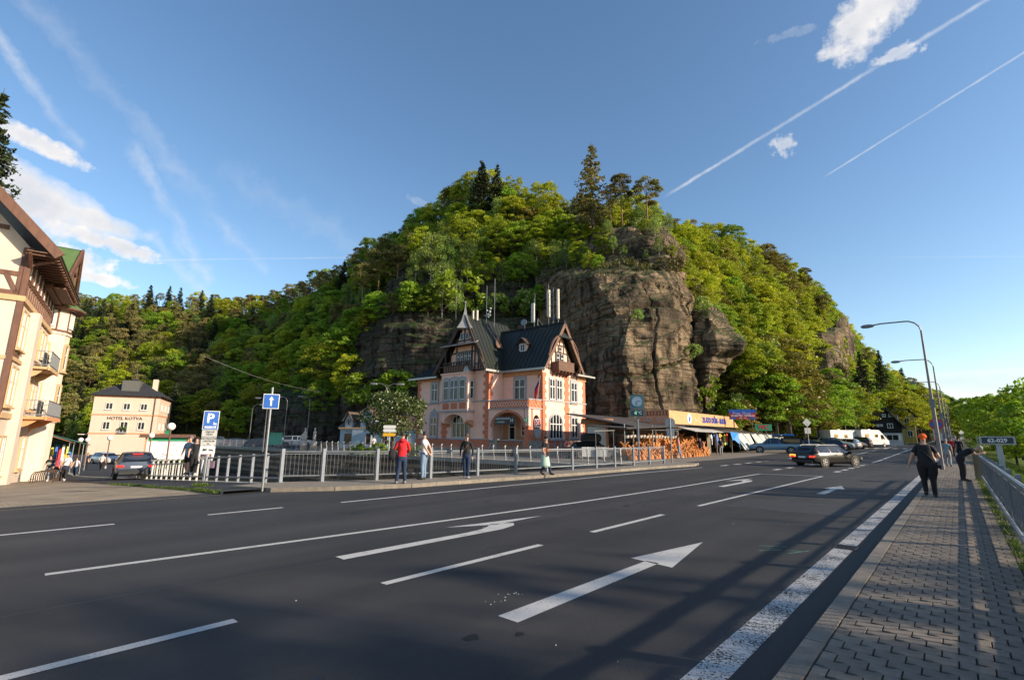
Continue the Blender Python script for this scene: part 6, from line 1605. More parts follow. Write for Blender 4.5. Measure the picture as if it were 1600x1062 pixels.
# corner post and downpipe in brown
MB().box(-.1, .16, -.1, .16, -1.6, 12.2, m_brn).build('corner_post', ht)
b = MB(); slab(b, [(-1.15, -1.3, 11.85), (L + 1, -1.3, 11.85), (L + 1, 7, 20.6), (-1.15, 7, 20.6)], m_brn, .16)
slab(b, [(-1.2, -1.32, 12.02), (L + 1, -1.32, 12.02), (L + 1, 7, 20.77), (-1.2, 7, 20.77)], m_groof, .05); rf = b.build('roof', ht)
b = MB(); b.bar((-1.15, -1.35, 11.7), (-1.15, 7, 20.45), .14, .5, m_brn); b.build('bargeboard', rf)
b = MB();
for i in range(20): b.box(-.9 + i * .66, -.75 + i * .66, -1.25, .1, 11.62, 11.74, m_brn)
b.box(-1.1, L, -1.3, .05, 11.76, 11.82, m_timber2); b.build('soffit', rf)
b = MB(); b.bar((0, -.1, 11.2), (-.05, -1.2, 11.7), .14, .14, m_brn); b.bar((0, -.1, 11.0), (-1.0, -.1, 11.7), .14, .14, m_brn); b.build('bracket', rf)
# cross gable with green roof facing the street
GX, GW, GZ = 8.4, 2.7, 15.0
b = MB(); slab(b, [(GX - GW - .6, -1.1, 11.7), (GX - GW - .6, 7, 11.7), (GX, 7, GZ), (GX, -1.3, GZ)], m_groof, .14); slab(b, [(GX + GW + .6, -1.1, 11.7), (GX + GW + .6, 7, 11.7), (GX, 7, GZ), (GX, -1.3, GZ)], m_groof, .14); cg = b.build('cross_roof', ht)
b = MB(); b.extrude([(GX - GW, -.45, 11.2), (GX + GW, -.45, 11.2), (GX + GW, -.45, 11.9), (GX, -.45, GZ - .3), (GX - GW, -.45, 11.9)], (0, .4, 0), m_brn); b.build('gable_front', cg)
for sg_ in (-1, 1):
 q = MB(); q.bar((GX + sg_ * (GW + .6), -1.15, 11.6), (GX, -1.35, GZ - .1), .14, .4, m_brn); q.build('bargeboard', cg)
q = MB(); q.bar((GX - 1.4, -1.1, 13.2), (GX + 1.4, -1.1, 13.2), .14, .2, m_brn); q.bar((GX - 2.4, -1.05, 12.2), (GX + 2.4, -1.05, 12.2), .14, .2, m_brn); q.bar((GX - .8, -1.1, 12.2), (GX - .8, -1.1, 13.9), .14, .14, m_brn); q.bar((GX + .8, -1.1, 12.2), (GX + .8, -1.1, 13.9), .14, .14, m_brn)
q.box(GX - GW, GX + GW, -1.1, -.4, 11.3, 11.42, m_timber2); q.build('gable_truss', cg)
# balconies
def balcony(z, x0, x1, d, soffit):
 q = MB(); q.box(x0, x1, -d, 0, z - .16, z, soffit); q.box(x0 - .05, x1 + .05, -d - .06, -d + .05, z - .22, z + .02, soffit)
 for xx in (x0 + .25, x1 - .35): q.extrude([(xx, 0, z - .16), (xx, -d * .8, z - .16), (xx, -d * .45, z - .55), (xx, -.15, z - .75), (xx, 0, z - 1.1)], (.22, 0, 0), soffit)
 bo = q.build('balcony', ht)
 for (p, q_) in (((x0, -d, z), (x1, -d, z)), ((x0, -d, z), (x0, 0, z)), ((x1, -d, z), (x1, 0, z))):
  p, q_ = Vector(p), Vector(q_); r_ = MB()
  for h in (.12, 1.0): r_.bar(p + Vector((0, 0, h)), q_ + Vector((0, 0, h)), .05, .05, m_galv)
  n_ = max(2, int((q_ - p).length / .16))
  for i in range(n_ + 1): w_ = p.lerp(q_, i / n_); r_.bar(w_ + Vector((0, 0, .05)), w_ + Vector((0, 0, 1.0)), .02, .02, m_galv)
  r_.build('railing', bo)
 q = MB()
 for i in range(3): q.box(x0 + .5 + i * .7, x0 + .62 + i * .7, -d * .7, -d * .7 + .1, z, z + 1.0, m_sgnb); q.box(x0 + .5 + i * .7, x0 + .9 + i * .7, -d * .8, -d * .4, z + .42, z + .47, m_sgnb)
 q.build('balcony_chairs', bo); bo['label'] = 'balcony with pale railing'
balcony(5.95, 5.0, 9.2, 1.1, m_ochre); balcony(2.75, 4.0, 10.8, 1.5, m_orange)
# corner turret
tx, ty = 13.0, .55
q = MB(); q.lathe([(1.65, -1.8), (1.65, 2.5), (1.75, 2.55), (1.75, 2.85), (1.6, 2.9), (1.6, 9.1), (1.7, 9.15), (1.7, 9.3), (1.62, 9.32), (1.62, 11.2)], m_cream, (tx, ty, 0), 12); tr_ = q.build('turret', ht)
q = MB(); q.lathe([(2.25, 11.1), (2.3, 11.25), (1.4, 11.9), (.95, 12.2), (.9, 12.7), (1.05, 12.75), (.85, 13.1), (.45, 13.5), (.1, 13.75), (.05, 14.3)], m_groof, (tx, ty, 0), 12); q.build('turret_roof', tr_)
q = MB(); q.lathe([(2.1, 11.0), (2.3, 11.1), (2.3, 11.2), (1.6, 11.22)], m_brn, (tx, ty, 0), 12); q.build('eaves', tr_)
for k in range(12):
 a = R(15 + 30 * k); X = fr((tx + 1.60 * math.cos(a) * .965, ty + 1.60 * math.sin(a) * .965, 0), (-math.sin(a), math.cos(a), 0), (math.cos(a), math.sin(a), 0))
 nw = HR + a; nd = Vector((math.cos(nw), math.sin(nw)));
 if nd.y > .55: continue
 q = MB(X); q.box(-.42, .42, .0, .08, 9.35, 9.5, m_brn); q.box(-.42, .42, .0, .08, 11.0, 11.15, m_brn); q.box(-.42, -.32, .0, .08, 9.5, 11.0, m_brn); q.build('timber_beam', tr_)
 if k % 2 == 0:
  window(ht, T(X, 9.75) @ Matrix.Translation((0, .03, 0)), .52, 1.05, 2, rows=(), sw=.06, surround=m_wframe, sill=False)
  window(ht, T(X, 6.5) @ Matrix.Translation((0, .03, 0)), .42, 1.9, 1, rows=(.6,), arch=.2, sw=.14, surround=m_ochre)
  window(ht, T(X, 3.4) @ Matrix.Translation((0, .03, 0)), .42, 1.9, 1, rows=(.6,), sw=.10, surround=m_ochre)
lettering('Hotel', .62, m_brn, ht, (1.35, -.02, 6.1 - .0), (math.pi / 2, 0, 0), extrude=.03, bold=.012)
# stall awnings and shop goods under the hotel
aw = empty('awning', HO + Vector((0, 0, 0)), HR, 'brown canvas awning of the souvenir stall beyond the hotel', 'awning')
q = MB(); slab(q, [(14.8, -2.1, 1.1), (19.0, -2.1, .9), (19.0, 1.2, 2.2), (14.8, 1.2, 2.3)], M('brown_canvas', (0.22, 0.10, 0.06), .9, var=.1), .05); q.build('canvas', aw)
for xx in (14.9, 18.8): MB().tube([(xx, -2.0, -1.6), (xx, -2.0, 1.0)], .03, m_galv).build('pole', aw)
aw = empty('awning', HO, HR, 'dark green canvas awning beside the brown one', 'awning')
q = MB(); slab(q, [(19.4, -2.6, .9), (25.0, -2.8, .7), (25.0, 0.8, 1.9), (19.4, .8, 2.0)], M('green_canvas', (0.02, 0.09, 0.07), .9, var=.1), .05); q.build('canvas', aw)
for xx in (19.5, 24.8): MB().tube([(xx, -2.6, -1.7), (xx, -2.6, .8)], .03, m_galv).build('pole', aw)
random.seed(5)
gcols = [(.65, .05, .04), (.05, .15, .5), (.8, .75, .1), (.75, .75, .72), (.7, .12, .2), (.1, .4, .35), (.75, .35, .05)]
gm = [M('goods_%s' % n_, c, .8, var=.25, scale=8) for n_, c in zip(('scarlet', 'navy', 'lemon', 'white', 'crimson', 'teal', 'amber'), gcols)]
for i in range(16):
 x_ = 14.9 + i * .6; z_ = -1.2 + (i % 2) * .1; p = HO + Matrix.Rotation(HR, 3, 'Z') @ Vector((x_, -1.6 + .3 * (i % 3), z_))
 q = MB(); hgt = random.uniform(1.2, 2.0)
 q.extrude([(-.24, 0, .3), (.24, 0, .3), (.28, 0, hgt - .3), (.12, 0, hgt), (-.12, 0, hgt), (-.28, 0, hgt - .3)], (0, .12, 0), gm[i % 7]); q.box(-.26, .26, -.02, 0, .5, hgt * .55, gm[(i * 3 + 1) % 7])
 q.build('hanging_garment', None, False, 'colourful garment hanging for sale under the stall awnings', 'garment', 'garments for sale under the left awnings', None, p, HR)
# grey gabled house behind the awnings
gh = empty('grey_roof_house', HO, HR, 'white house with a grey pitched roof behind the hotel turret', 'house')
MB().box(16.5, 27, 2.0, 12, -2, 4.5, m_cream).build('wall', gh); MB().box(16.4, 27.1, 1.8, 2.0, 1.9, 2.1, m_gtrim).build('ledge', gh)
q = MB(); slab(q, [(16, 1.2, 4.3), (27.5, 1.2, 4.3), (27.5, 6.5, 8.6), (16, 6.5, 8.6)], M('grey_slate', (.14, .13, .12), .8, var=.2, scale=4, bump=.3), .15); q.extrude([(27, 2, 4.5), (27, 12, 4.5), (27, 6.5, 8.5)], (.2, 0, 0), m_cream); q.build('roof', gh)
q = MB(); slab(q, [(19, -.2, 3.2), (25, -.2, 3.0), (25, 2.0, 5.0), (19, 2.0, 5.0)], m_timber2, .1); q.build('lean_roof', gh)
window(gh, T(hx(18.5, 2.0), 2.6), 1.0, 1.3, 2); window(gh, T(hx(24.5, 2.0), 2.6), 1.0, 1.3, 2)
# bicycle stands in front of the hotel
for i in range(8):
 p = HO + Matrix.Rotation(HR, 3, 'Z') @ Vector((3.4 + i * .95, -1.9, -1.35 - i * .03)); q = MB(); q.tube([(0, -.5, 0), (0, -.5, .6), (0, -.4, .78), (0, 0, .85), (0, .4, .78), (0, .5, .6), (0, .5, 0)], .03, m_timber, 6)
 q.build('bicycle_stand', None, False, 'dark hoop bicycle stand in the row before the hotel', 'bicycle stand', 'bicycle stands before the hotel', None, p, HR)
# hanging bag-and-clothes stand at the very left edge
p = gnd(-6, 745, -1.1)
# ---- Kotva hotel -----------------------------------------------
KL = at(134, 700, 90); KO = Vector((KL.x, 90, -2.2)); KR = math.atan2(.448, .894)
kt = empty('peach_hotel', KO, KR, 'three storey peach hotel with orange bands and a dark hipped roof', 'hotel')
m_peach = M('peach_plaster', (0.62, 0.48, 0.38), .9, var=.03, scale=1, bump=.05, grime=.1); m_oband = M('orange_band', (0.62, 0.28, 0.14), .9, var=.05)
m_slate = M('dark_slate', (0.028, 0.028, 0.032), .7, var=.3, scale=3, bump=.4)
W, Dp, Hh = 9.9, 14.0, 10.9
MB().box(0, W, 0, Dp, 0, Hh, m_peach).build('wall', kt)
b = MB()
for z, h in ((Hh - .3, .3), (6.95 + .35, .2), (3.75 + .2, .2)): b.box(-.1, W + .1, -.1, 0, z, z + h, m_oband); b.box(W, W + .1, 0, Dp, z, z + h, m_oband)
b.build('band', kt)
kx = lambda x: fr((x, 0, 0), (1, 0, 0), (0, -1, 0))
for x in (2.35, 4.95, 7.55):
 window(kt, T(kx(x), 8.35), 1.0, 1.15, 2, rows=(), sw=.04, surround=m_wframe);
for x in (2.35, 7.55): window(kt, T(kx(x), 4.75), 1.0, 1.35, 2, rows=(), sw=.04, surround=m_wframe)
window(kt, T(kx(4.95), 4.2), 1.1, 1.95, 2, rows=(), sw=.04, surround=m_wframe)
q = MB(kx(4.95)); q.box(-.65, .65, .05, .5, 4.1, 4.2, m_gtrim)
for i in range(9): q.box(-.65 + i * .155, -.62 + i * .155, .46, .5, 4.2, 4.9, m_sgnb)
q.ball((-.3, .5, 5.0), .25, leaf_green and m_grass); q.ball((.3, .5, 5.0), .25, m_grass); q.build('balcony', kt)
lettering('HOTEL KOTVA', .78, m_timber, kt, (4.95, -.06, 6.75), extrude=.03)
for y in (3, 7, 11):
 for z in (8.35, 4.75): window(kt, T(fr((W, y, 0), (0, 1, 0), (1, 0, 0)), z), 1.0, 1.2, 2, rows=(), sw=.04, surround=m_wframe, glass=M('closed_blind', (.6, .5, .42), .7, var=.05))
q = MB(); q.box(W, W + 1.3, 2.5, 9, 3.6, 3.8, m_oband); q.build('side_balcony', kt)
q = MB()
for i in range(14): q.box(W + 1.22, W + 1.26, 2.5 + i * .48, 2.55 + i * .48, 3.8, 4.7, m_sgng)
q.box(W + 1.2, W + 1.3, 2.5, 9, 4.65, 4.72, m_sgng); q.build('side_railing', kt)
q = MB(); q.box(-1.6, 0, .5, 4, 3.75, 3.9, m_cream); q.build('canopy', kt)
q = MB(); A_, B_, C_, D_ = (-.7, -.7, Hh), (W + .7, -.7, Hh), (W + .7, Dp + .7, Hh), (-.7, Dp + .7, Hh); r1, r2_ = (W / 2, 4.2, Hh + 3.6), (W / 2, Dp - 4.2, Hh + 3.6)
q.add([A_, B_, C_, D_, r1, r2_], [(0, 1, 4), (1, 2, 5, 4), (2, 3, 5), (3, 0, 4, 5), (0, 3, 2, 1)], m_slate); kr = q.build('roof', kt)
q = MB(); q.box(3.6, 6.3, .6, 4, Hh + .3, Hh + 2.9, M('zinc_dormer', (.10, .10, .09), .6, var=.15)); q.build('dormer', kr); q = MB(); q.box(7.4, 8.2, 6, 7, Hh + 1, Hh + 3.8, m_cream); q.build('chimney', kr)
q = MB(); q.tube([(W - .7, -.12, 0), (W - .7, -.12, Hh)], .08, m_brn); q.build('downpipe', kt)
q = MB(); q.lathe([(.02, 0), (.02, 2.0)], m_galv, (W / 2, 4.2, Hh + 3.6)); q.build('lightning_rod', kt)
# ================================================================== VEHICLES
def carpaint(n, c, metal=0.3): return M('car_' + n, c, 0.3, metal=metal, var=0.04, scale=2, coat=0.12 if metal == 0 else 0.5, spec=.25 if metal == 0 else .5)
m_tyre = M('tyre_rubber', (0.018, 0.018, 0.018), 0.85, var=0.1); m_rim = M('alloy_rim', (0.42, 0.42, 0.43), 0.3, metal=0.8, var=0.05)
m_cglass = M('car_glass', (0.012, 0.015, 0.018), 0.04, var=0.2, spec=1.0); m_black = M('black_plastic', (0.015, 0.015, 0.016), 0.6, var=0.1)
m_tail = M('tail_lamp', (0.40, 0.01, 0.01), 0.2, var=0.05, emit=(1, .03, .02, 0.25)); m_brake = M('brake_lamp', (0.5, 0.01, 0.01), 0.2, var=0, emit=(1, .04, .02, .9)); m_ind = M('indicator_lamp', (0.6, 0.2, 0.02), 0.2, var=0, emit=(1, .25, .03, 2.5)); m_head = M('head_lamp', (0.55, 0.58, 0.6), 0.1, var=0.05, metal=.4); m_plate = M('number_plate', (0.62, 0.62, 0.6), 0.4, var=0.03)
PROFS = {
 'estate': dict(st=[(0, .40, .60, .62, .84, .8), (.012, .30, .84, .92, .93, .78), (.055, .24, .93, 1.18, .98, .70), (.115, .21, .95, 1.40, 1, .68), (.34, .2, .95, 1.46, 1, .69), (.52, .2, .94, 1.45, 1, .69), (.60, .2, .93, 1.36, 1, .70), (.725, .2, .92, .97, 1, .76), (.88, .21, .80, .86, .97, .76), (.97, .26, .66, .70, .88, .74), (1.0, .34, .52, .55, .78, .7)], rear=(1, 3), wind=(6, 7), side=[(3, 4), (4, 5), (5, 6)], wh=(.19, .80), r=.33),
 'hatch': dict(st=[(0, .40, .60, .62, .84, .8), (.015, .30, .86, .94, .93, .78), (.07, .24, .93, 1.22, .98, .70), (.14, .21, .95, 1.42, 1, .68), (.34, .2, .95, 1.47, 1, .69), (.50, .2, .94, 1.45, 1, .69), (.60, .2, .93, 1.34, 1, .70), (.74, .2, .92, .98, 1, .76), (.88, .21, .80, .86, .97, .76), (.97, .26, .66, .70, .88, .74), (1.0, .34, .52, .55, .78, .7)], rear=(1, 3), wind=(6, 7), side=[(3, 4), (4, 5), (5, 6)], wh=(.19, .81), r=.32),
 'suv': dict(st=[(0, .45, .70, .72, .86, .8), (.015, .35, 1.0, 1.1, .95, .78), (.05, .30, 1.08, 1.40, .98, .72), (.10, .28, 1.08, 1.62, 1, .70), (.36, .26, 1.08, 1.68, 1, .71), (.52, .26, 1.07, 1.66, 1, .71), (.60, .26, 1.06, 1.54, 1, .72), (.72, .26, 1.04, 1.10, 1, .78), (.88, .27, .95, 1.0, .97, .78), (.97, .32, .82, .86, .9, .76), (1.0, .40, .62, .66, .82, .7)], rear=(1, 3), wind=(6, 7), side=[(3, 4), (4, 5), (5, 6)], wh=(.19, .81), r=.37),
 'pickup': dict(st=[(0, .55, .75, .76, .94, .9), (.008, .50, 1.10, 1.11, .97, .9), (.04, .48, 1.12, 1.13, .98, .9), (.36, .42, 1.12, 1.13, 1, .9), (.37, .42, 1.12, 1.60, 1, .72), (.42, .42, 1.12, 1.74, 1, .71), (.58, .40, 1.10, 1.76, 1, .71), (.64, .40, 1.10, 1.66, 1, .72), (.74, .40, 1.10, 1.17, 1, .78), (.90, .42, 1.04, 1.10, .98, .8), (.98, .48, .92, .95, .92, .8), (1.0, .55, .72, .75, .86, .75)], rear=None, wind=(7, 8), side=[(4, 5), (5, 6), (6, 7)], wh=(.21, .80), r=.40),
}
def wheel_mesh(r, w):
 t = MB(); t.lathe([(r * .66, -w / 2), (r * .93, -w / 2), (r, -w / 2 + .03), (r, w / 2 - .03), (r * .93, w / 2), (r * .66, w / 2)], m_tyre, (0, 0, 0), 20)
 k = MB(); k.lathe([(r * .66, w / 2 - .05), (r * .67, w / 2 + .004), (r * .60, w / 2 + .004), (r * .58, w / 2 - .04)], m_rim, (0, 0, 0), 20); k.lathe([(.001, w / 2 - .0), (r * .16, w / 2 + .004), (r * .17, w / 2 - .04)], m_rim, (0, 0, 0), 10)
 for i in range(5):
  a = 2 * math.pi * i / 5; k.bar((math.cos(a) * r * .1, math.sin(a) * r * .1, w / 2 - .006), (math.cos(a) * r * .62, math.sin(a) * r * .62, w / 2 - .012), .05, .03, m_rim, up=(0, 0, 1))
 k.lathe([(.001, w / 2 - .06), (r * .6, w / 2 - .06), (r * .6, w / 2 - .07)], m_black, (0, 0, 0), 14)
 return t, k
def car(name, kind, loc, rotz, paint, label, L=4.5, W=1.82, cat='car', group=None, brake=False, extras=(), hs_=1.0, glass=None):
 pf = PROFS[kind]; root = empty(name, loc, rotz, label, cat, group); st = pf['st']; wheel_r = pf['r']
 rings = []; hw = W / 2
 for fx_, zl, zb, zr_, wf, wr in st:
  x = (fx_ - .5) * L; w = hw * wf; zl, zb, zr_ = zl, zb * hs_, zr_ * hs_
  rings.append([(x, 0, zl), (x, w * .86, zl), (x, w * .97, zl + .12), (x, w, zl + (zb - zl) * .55), (x, w * .965, zb), (x, hw * wr if zr_ > zb + .08 else w * .80, zr_), (x, hw * wr * .6, zr_ + .035), (x, 0, zr_ + .045)])
 n = len(rings[0]); b = MB(); vs = []
 for r_ in rings:
  vs += r_ + [(x, -y, z) for x, y, z in reversed(r_[1:-1])]
 m = 2 * n - 2; fs = []
 for i in range(len(rings) - 1):
  for k in range(m): fs.append((i * m + k, (i + 1) * m + k, (i + 1) * m + (k + 1) % m, i * m + (k + 1) % m))
 fs.append(tuple(range(m))); fs.append(tuple((len(rings) - 1) * m + k for k in range(m - 1, -1, -1)))
 b.add(vs, fs, paint); body = b.build('body', root, smooth=True)
 try: body.data.set_sharp_from_angle(angle=R(28))
 except Exception: pass
 G = glass or m_cglass
 def patch(p, q, r_, s_, inset, out=.008, name='window', mat=None):
  P = [Vector(v) for v in (p, q, r_, s_)]; c = sum(P, Vector()) / 4; nn = (P[1] - P[0]).cross(P[3] - P[0]).normalized()
  if nn.dot(c - Vector((c.x, 0, c.z - .5))) < 0 and abs(nn.y) > .3 and nn.y * c.y < 0: nn = -nn
  if abs(nn.y) <= .3 and nn.z < 0: nn = -nn
  Q = [v + (c - v).normalized() * inset + nn * out for v in P]
  MB().extrude([tuple(v) for v in Q], nn * .004, mat or G).build(name, root)
 for (a, c) in pf['side']:
  for sg in (1, -1):
   f = lambda v: (v[0], v[1] * sg, v[2]); patch(f(rings[a][4]), f(rings[c][4]), f(rings[c][5]), f(rings[a][5]), .055)
 if kind != 'pickup':
  a, c = 5, 6
  for sg in (1, -1):   # front quarter glass
   A_, B_, D_ = Vector(rings[6][4]), Vector(rings[7][4]), Vector(rings[6][5]); f = lambda v: Vector((v[0], v[1] * sg, v[2])); tri = [f(A_.lerp(D_, .08)), f(B_.lerp(A_, .18)), f(D_.lerp(A_, .12))]; cc = sum(tri, Vector()) / 3
   MB().extrude([tuple(v + (cc - v) * .1 + Vector((0, sg * .01, .004))) for v in tri], (0, sg * .004, 0), G).build('window', root)
 else:
  for sg in (1, -1):
   A_, B_, D_ = Vector(rings[7][4]), Vector(rings[8][4]), Vector(rings[7][5]); f = lambda v: Vector((v[0], v[1] * sg, v[2])); tri = [f(A_), f(B_.lerp(A_, .2)), f(D_.lerp(A_, .1))]; cc = sum(tri, Vector()) / 3
   MB().extrude([tuple(v + (cc - v) * .1 + Vector((0, sg * .01, .004))) for v in tri], (0, sg * .004, 0), G).build('window', root)
 def across(i, j, name):
  a, c = rings[i], rings[j]; f = lambda v, s: (v[0], v[1] * s, v[2])
  patch(f(a[5], 1), f(a[5], -1), f(c[5], -1), f(c[5], 1), .07, .05 if kind else .03, name)
 across(pf['wind'][0], pf['wind'][1], 'windscreen')
 if pf['rear']: across(pf['rear'][0], pf['rear'][1], 'rear_window')
 # wheels and arches
 tb, rb = wheel_mesh(wheel_r, .2)
 for fx_ in pf['wh']:
  for sg in (1, -1):
   x = (fx_ - .5) * L
   MB().disc((x, sg * (hw - .03), wheel_r + .01), wheel_r * 1.17, m_black, (0, sg, 0), 20, .034).build('wheel_arch', root)
   t = MB(); t.v, t.f, t.mi, t.ms = list(tb.v), tb.f, tb.mi, tb.ms; wo2 = t.build('wheel', root, True); wo2.data.set_sharp_from_angle(angle=R(40)); wo2.location = (x, sg * (hw - .075), wheel_r); wo2.rotation_euler = (-sg * math.pi / 2, 0, 0)
   k = MB(); k.v, k.f, k.mi, k.ms = list(rb.v), rb.f, rb.mi, rb.ms; k.build('rim', wo2)
 xr, xf = -L / 2, L / 2; zb = st[1][2] * hs_
 for sg in (1, -1):
  y0, y1 = sorted((sg * hw * .58, sg * hw * .93)); MB().box(xr - .01, xr + .16, y0, y1, zb - .17, zb - .06, m_brake if brake else m_tail).build('tail_lamp', root)
  y0, y1 = sorted((sg * hw * .42, sg * hw * .84)); MB().box(xf - .28, xf - .035, y0, y1, st[-2][2] * hs_ - .17, st[-2][2] * hs_ - .02, m_head).build('head_lamp', root)
  y0, y1 = sorted((sg * hw * .98, sg * (hw + .17))); xm = (st[pf['wind'][1]][0] - .5) * L - .25; MB().box(xm, xm + .13, y0, y1, zb + .04, zb + .20, paint).build('mirror', root)
  for q in (.44, .60):
   MB().box((q - .5) * L, (q - .5) * L + .012, sg * hw * .995 - .004, sg * hw * .995 + .004, .34, st[4][2] * hs_ - .03, m_black).build('door_gap', root)
   MB().box((q - .5) * L - .22, (q - .5) * L - .07, sg * hw * .99 - .012, sg * hw * .99 + .018, st[4][2] * hs_ - .14, st[4][2] * hs_ - .105, paint).build('handle', root)
 MB().box(xr - .015, xr + .1, -.26, .26, zb - .21 if kind != 'pickup' else .62, zb - .10 if kind != 'pickup' else .73, m_plate).build('number_plate', root)
 MB().box(xr - .03, xr + .12, -hw * .8, hw * .8, .30, .48, m_black).build('rear_bumper', root)
 MB().box(xf - .1, xf + .02, -hw * .55, hw * .55, .34, .52, m_black).build('grille', root)
 if 'rails' in extras:
  for sg in (1, -1):
   q = MB(); q.tube([(-.36 * L, sg * hw * .66, 1.42 * hs_), (-.33 * L, sg * hw * .66, 1.50 * hs_), (.02 * L, sg * hw * .66, 1.52 * hs_), (.07 * L, sg * hw * .66, 1.44 * hs_)], .022, m_galv, 5); q.build('roof_rail', root)
 if 'box' in extras:
  MB().lathe([(.05, -.9), (.32, -.85), (.42, -.4), (.42, .6), (.3, 1.0), (.03, 1.15)], m_black, (0, 0, 0), 12, .55, X=Matrix.Translation((.0, 0, 1.72 * hs_)) @ Matrix.Rotation(math.pi / 2, 4, 'Y')).build('roof_box', root)
 return root
def face(dirv): return math.atan2(dirv.y, dirv.x)
AX = Vector((1, 0, 0))
# dark blue-grey estate braking in the left street, seen from behind
p = gnd(210, 750, -.80); d = Vector((p.x, p.y, 0)).normalized(); d = Matrix.Rotation(R(3), 3, 'Z') @ d
a = car('estate_car', 'hatch', (p.x + d.x * 2.1, p.y + d.y * 2.1, ground_z(0, -33) + .003), face(d), carpaint('slate_blue', (0.07, 0.085, 0.115), .5), 'dark blue grey hatchback with lit brake lamps driving into the left street', 4.3, 1.9, brake=True)
MB().box(-4.3 / 2 + .30, -4.3 / 2 + .42, -.24, .24, 1.38, 1.42, m_brake).build('high_brake_lamp', a)
# black estate turning on the junction
pb = ST(42.0, -9.3); ex = at(1352, 720, 35) - at(1254, 720, 32.5); ex.z = 0
dirb = Vector((.93, .36, 0)).normalized()
pc = gnd(1303, 729);
a = car('estate_car', 'estate', (pc.x, pc.y + .6, 0.004), face(dirb), carpaint('black', (0.004, 0.004, 0.005), .0), 'black estate car with silver roof rails turning across the junction', 4.75, 1.84, extras=('rails',), brake=True, hs_=.94)
q = MB(); q.box(-4.75 / 2 - .005, -4.75 / 2 + .17, .5, .9, .64, .79, m_ind); q.build('indicator', a)
# blue pickup with black canopy and folded roof tent
p0, p1 = gnd(1182, 709.5), gnd(1256, 711); mid = (p0 + p1) / 2; d = (p0 - p1); d.z = 0
m_pblue = carpaint('pale_blue', (0.12, 0.22, 0.33), .35)
a = car('pickup_truck', 'pickup', (mid.x, mid.y + .9, 0.13), face(d), m_pblue, 'pale blue double cab pickup with black canopy parked before the stalls', 5.6, 1.95, cat='pickup')
q = MB(); q.box(-2.78, -.72, -.88, .88, 1.13, 1.80, m_black); q.build('canopy', a)
for sg in (1, -1): q = MB(); q.box(-2.6, -.9, sg * .885 - .004, sg * .885 + .004, 1.25, 1.68, m_cglass); q.build('canopy_window', a)
q = MB(); q.box(-2.2, .2, -.62, .62, 1.92, 2.10, m_black); q.tube([(-2.2, -.5, 1.85), (.3, -.5, 1.85)], .03, m_black); q.build('roof_rack', a)
m_btarp = M('blue_tarpaulin', (0.02, 0.20, 0.55), 0.6, var=.15, scale=3, bump=.4)
q = MB(); q.box(-2.1, -.9, -.6, .6, 2.10, 2.28, m_btarp); q.box(-.7, .2, -.55, .55, 2.08, 2.22, m_btarp); q.build('roof_tent', a)
q = MB(); q.lathe([(.02, -.1), (.36, -.1), (.4, 0), (.36, .1), (.02, .1)], m_tyre, (0, 0, 0), 16, X=Matrix.Translation((-2.9, .1, 1.05)) @ Matrix.Rotation(math.pi / 2, 4, 'Y')); q.build('spare_wheel', a)
# dark estate behind the bridge railing beside the pink house
p0, p1 = gnd(938, 712, .0), gnd(1010, 719, .0)
a = car('estate_car', 'estate', ST(37.6, -24.2, .02), face(ST(1, .55)), carpaint('charcoal', (0.02, 0.022, 0.026), .4), 'dark estate car with a roof box standing behind the bridge railing', 4.7, 1.84, extras=('box', 'rails'))
# row of parked cars on the right car park
random.seed(12)
cols_ = [('graphite', (0.03, 0.032, 0.036)), ('silver', (.30, .31, .32)), ('navy', (.012, .02, .06)), ('white', (.55, .55, .54)), ('dark_red', (.10, .012, .015)), ('black2', (.012, .012, .014)), ('steel', (.10, .13, .17)), ('pearl', (.45, .45, .43))]
park = [(1273, 702, 'hatch', 'graphite', 'dark hatchback nearest the pickup in the parked row'), (1291, 701, 'hatch', 'navy', 'navy hatchback behind the give way sign pole'), (1306, 700, 'suv', 'silver', 'silver car with a bright striped windscreen cover'), (1318, 699, 'estate', 'white', 'pale estate car in the middle of the parked row'), (1328, 698, 'hatch', 'dark_red', 'dark red hatchback near the end of the parked row'), (1337, 697, 'suv', 'black2', 'black off-roader at the right end of the parked row'), (1283, 697, 'suv', 'steel', 'steel blue car in the rear parked row'), (1302, 695, 'estate', 'graphite', 'dark estate car in front of the white camper')]
cd_ = dict(cols_)
for i, (px, py, kd, cn, lb) in enumerate(park):
 Y = 62 + i * 3.6 if i < 6 else 72 + i; X = at(px, py, Y).x; s_, t_ = inv_st(X, Y)
 car('parked_car', kd, (X, Y, zr(s_) + .005), face(RN * -1) + R(random.uniform(-14, 6)) + (0 if i % 2 else math.pi), carpaint(cn, cd_[cn]), lb, 4.3, 1.8, group='cars parked beside the road')
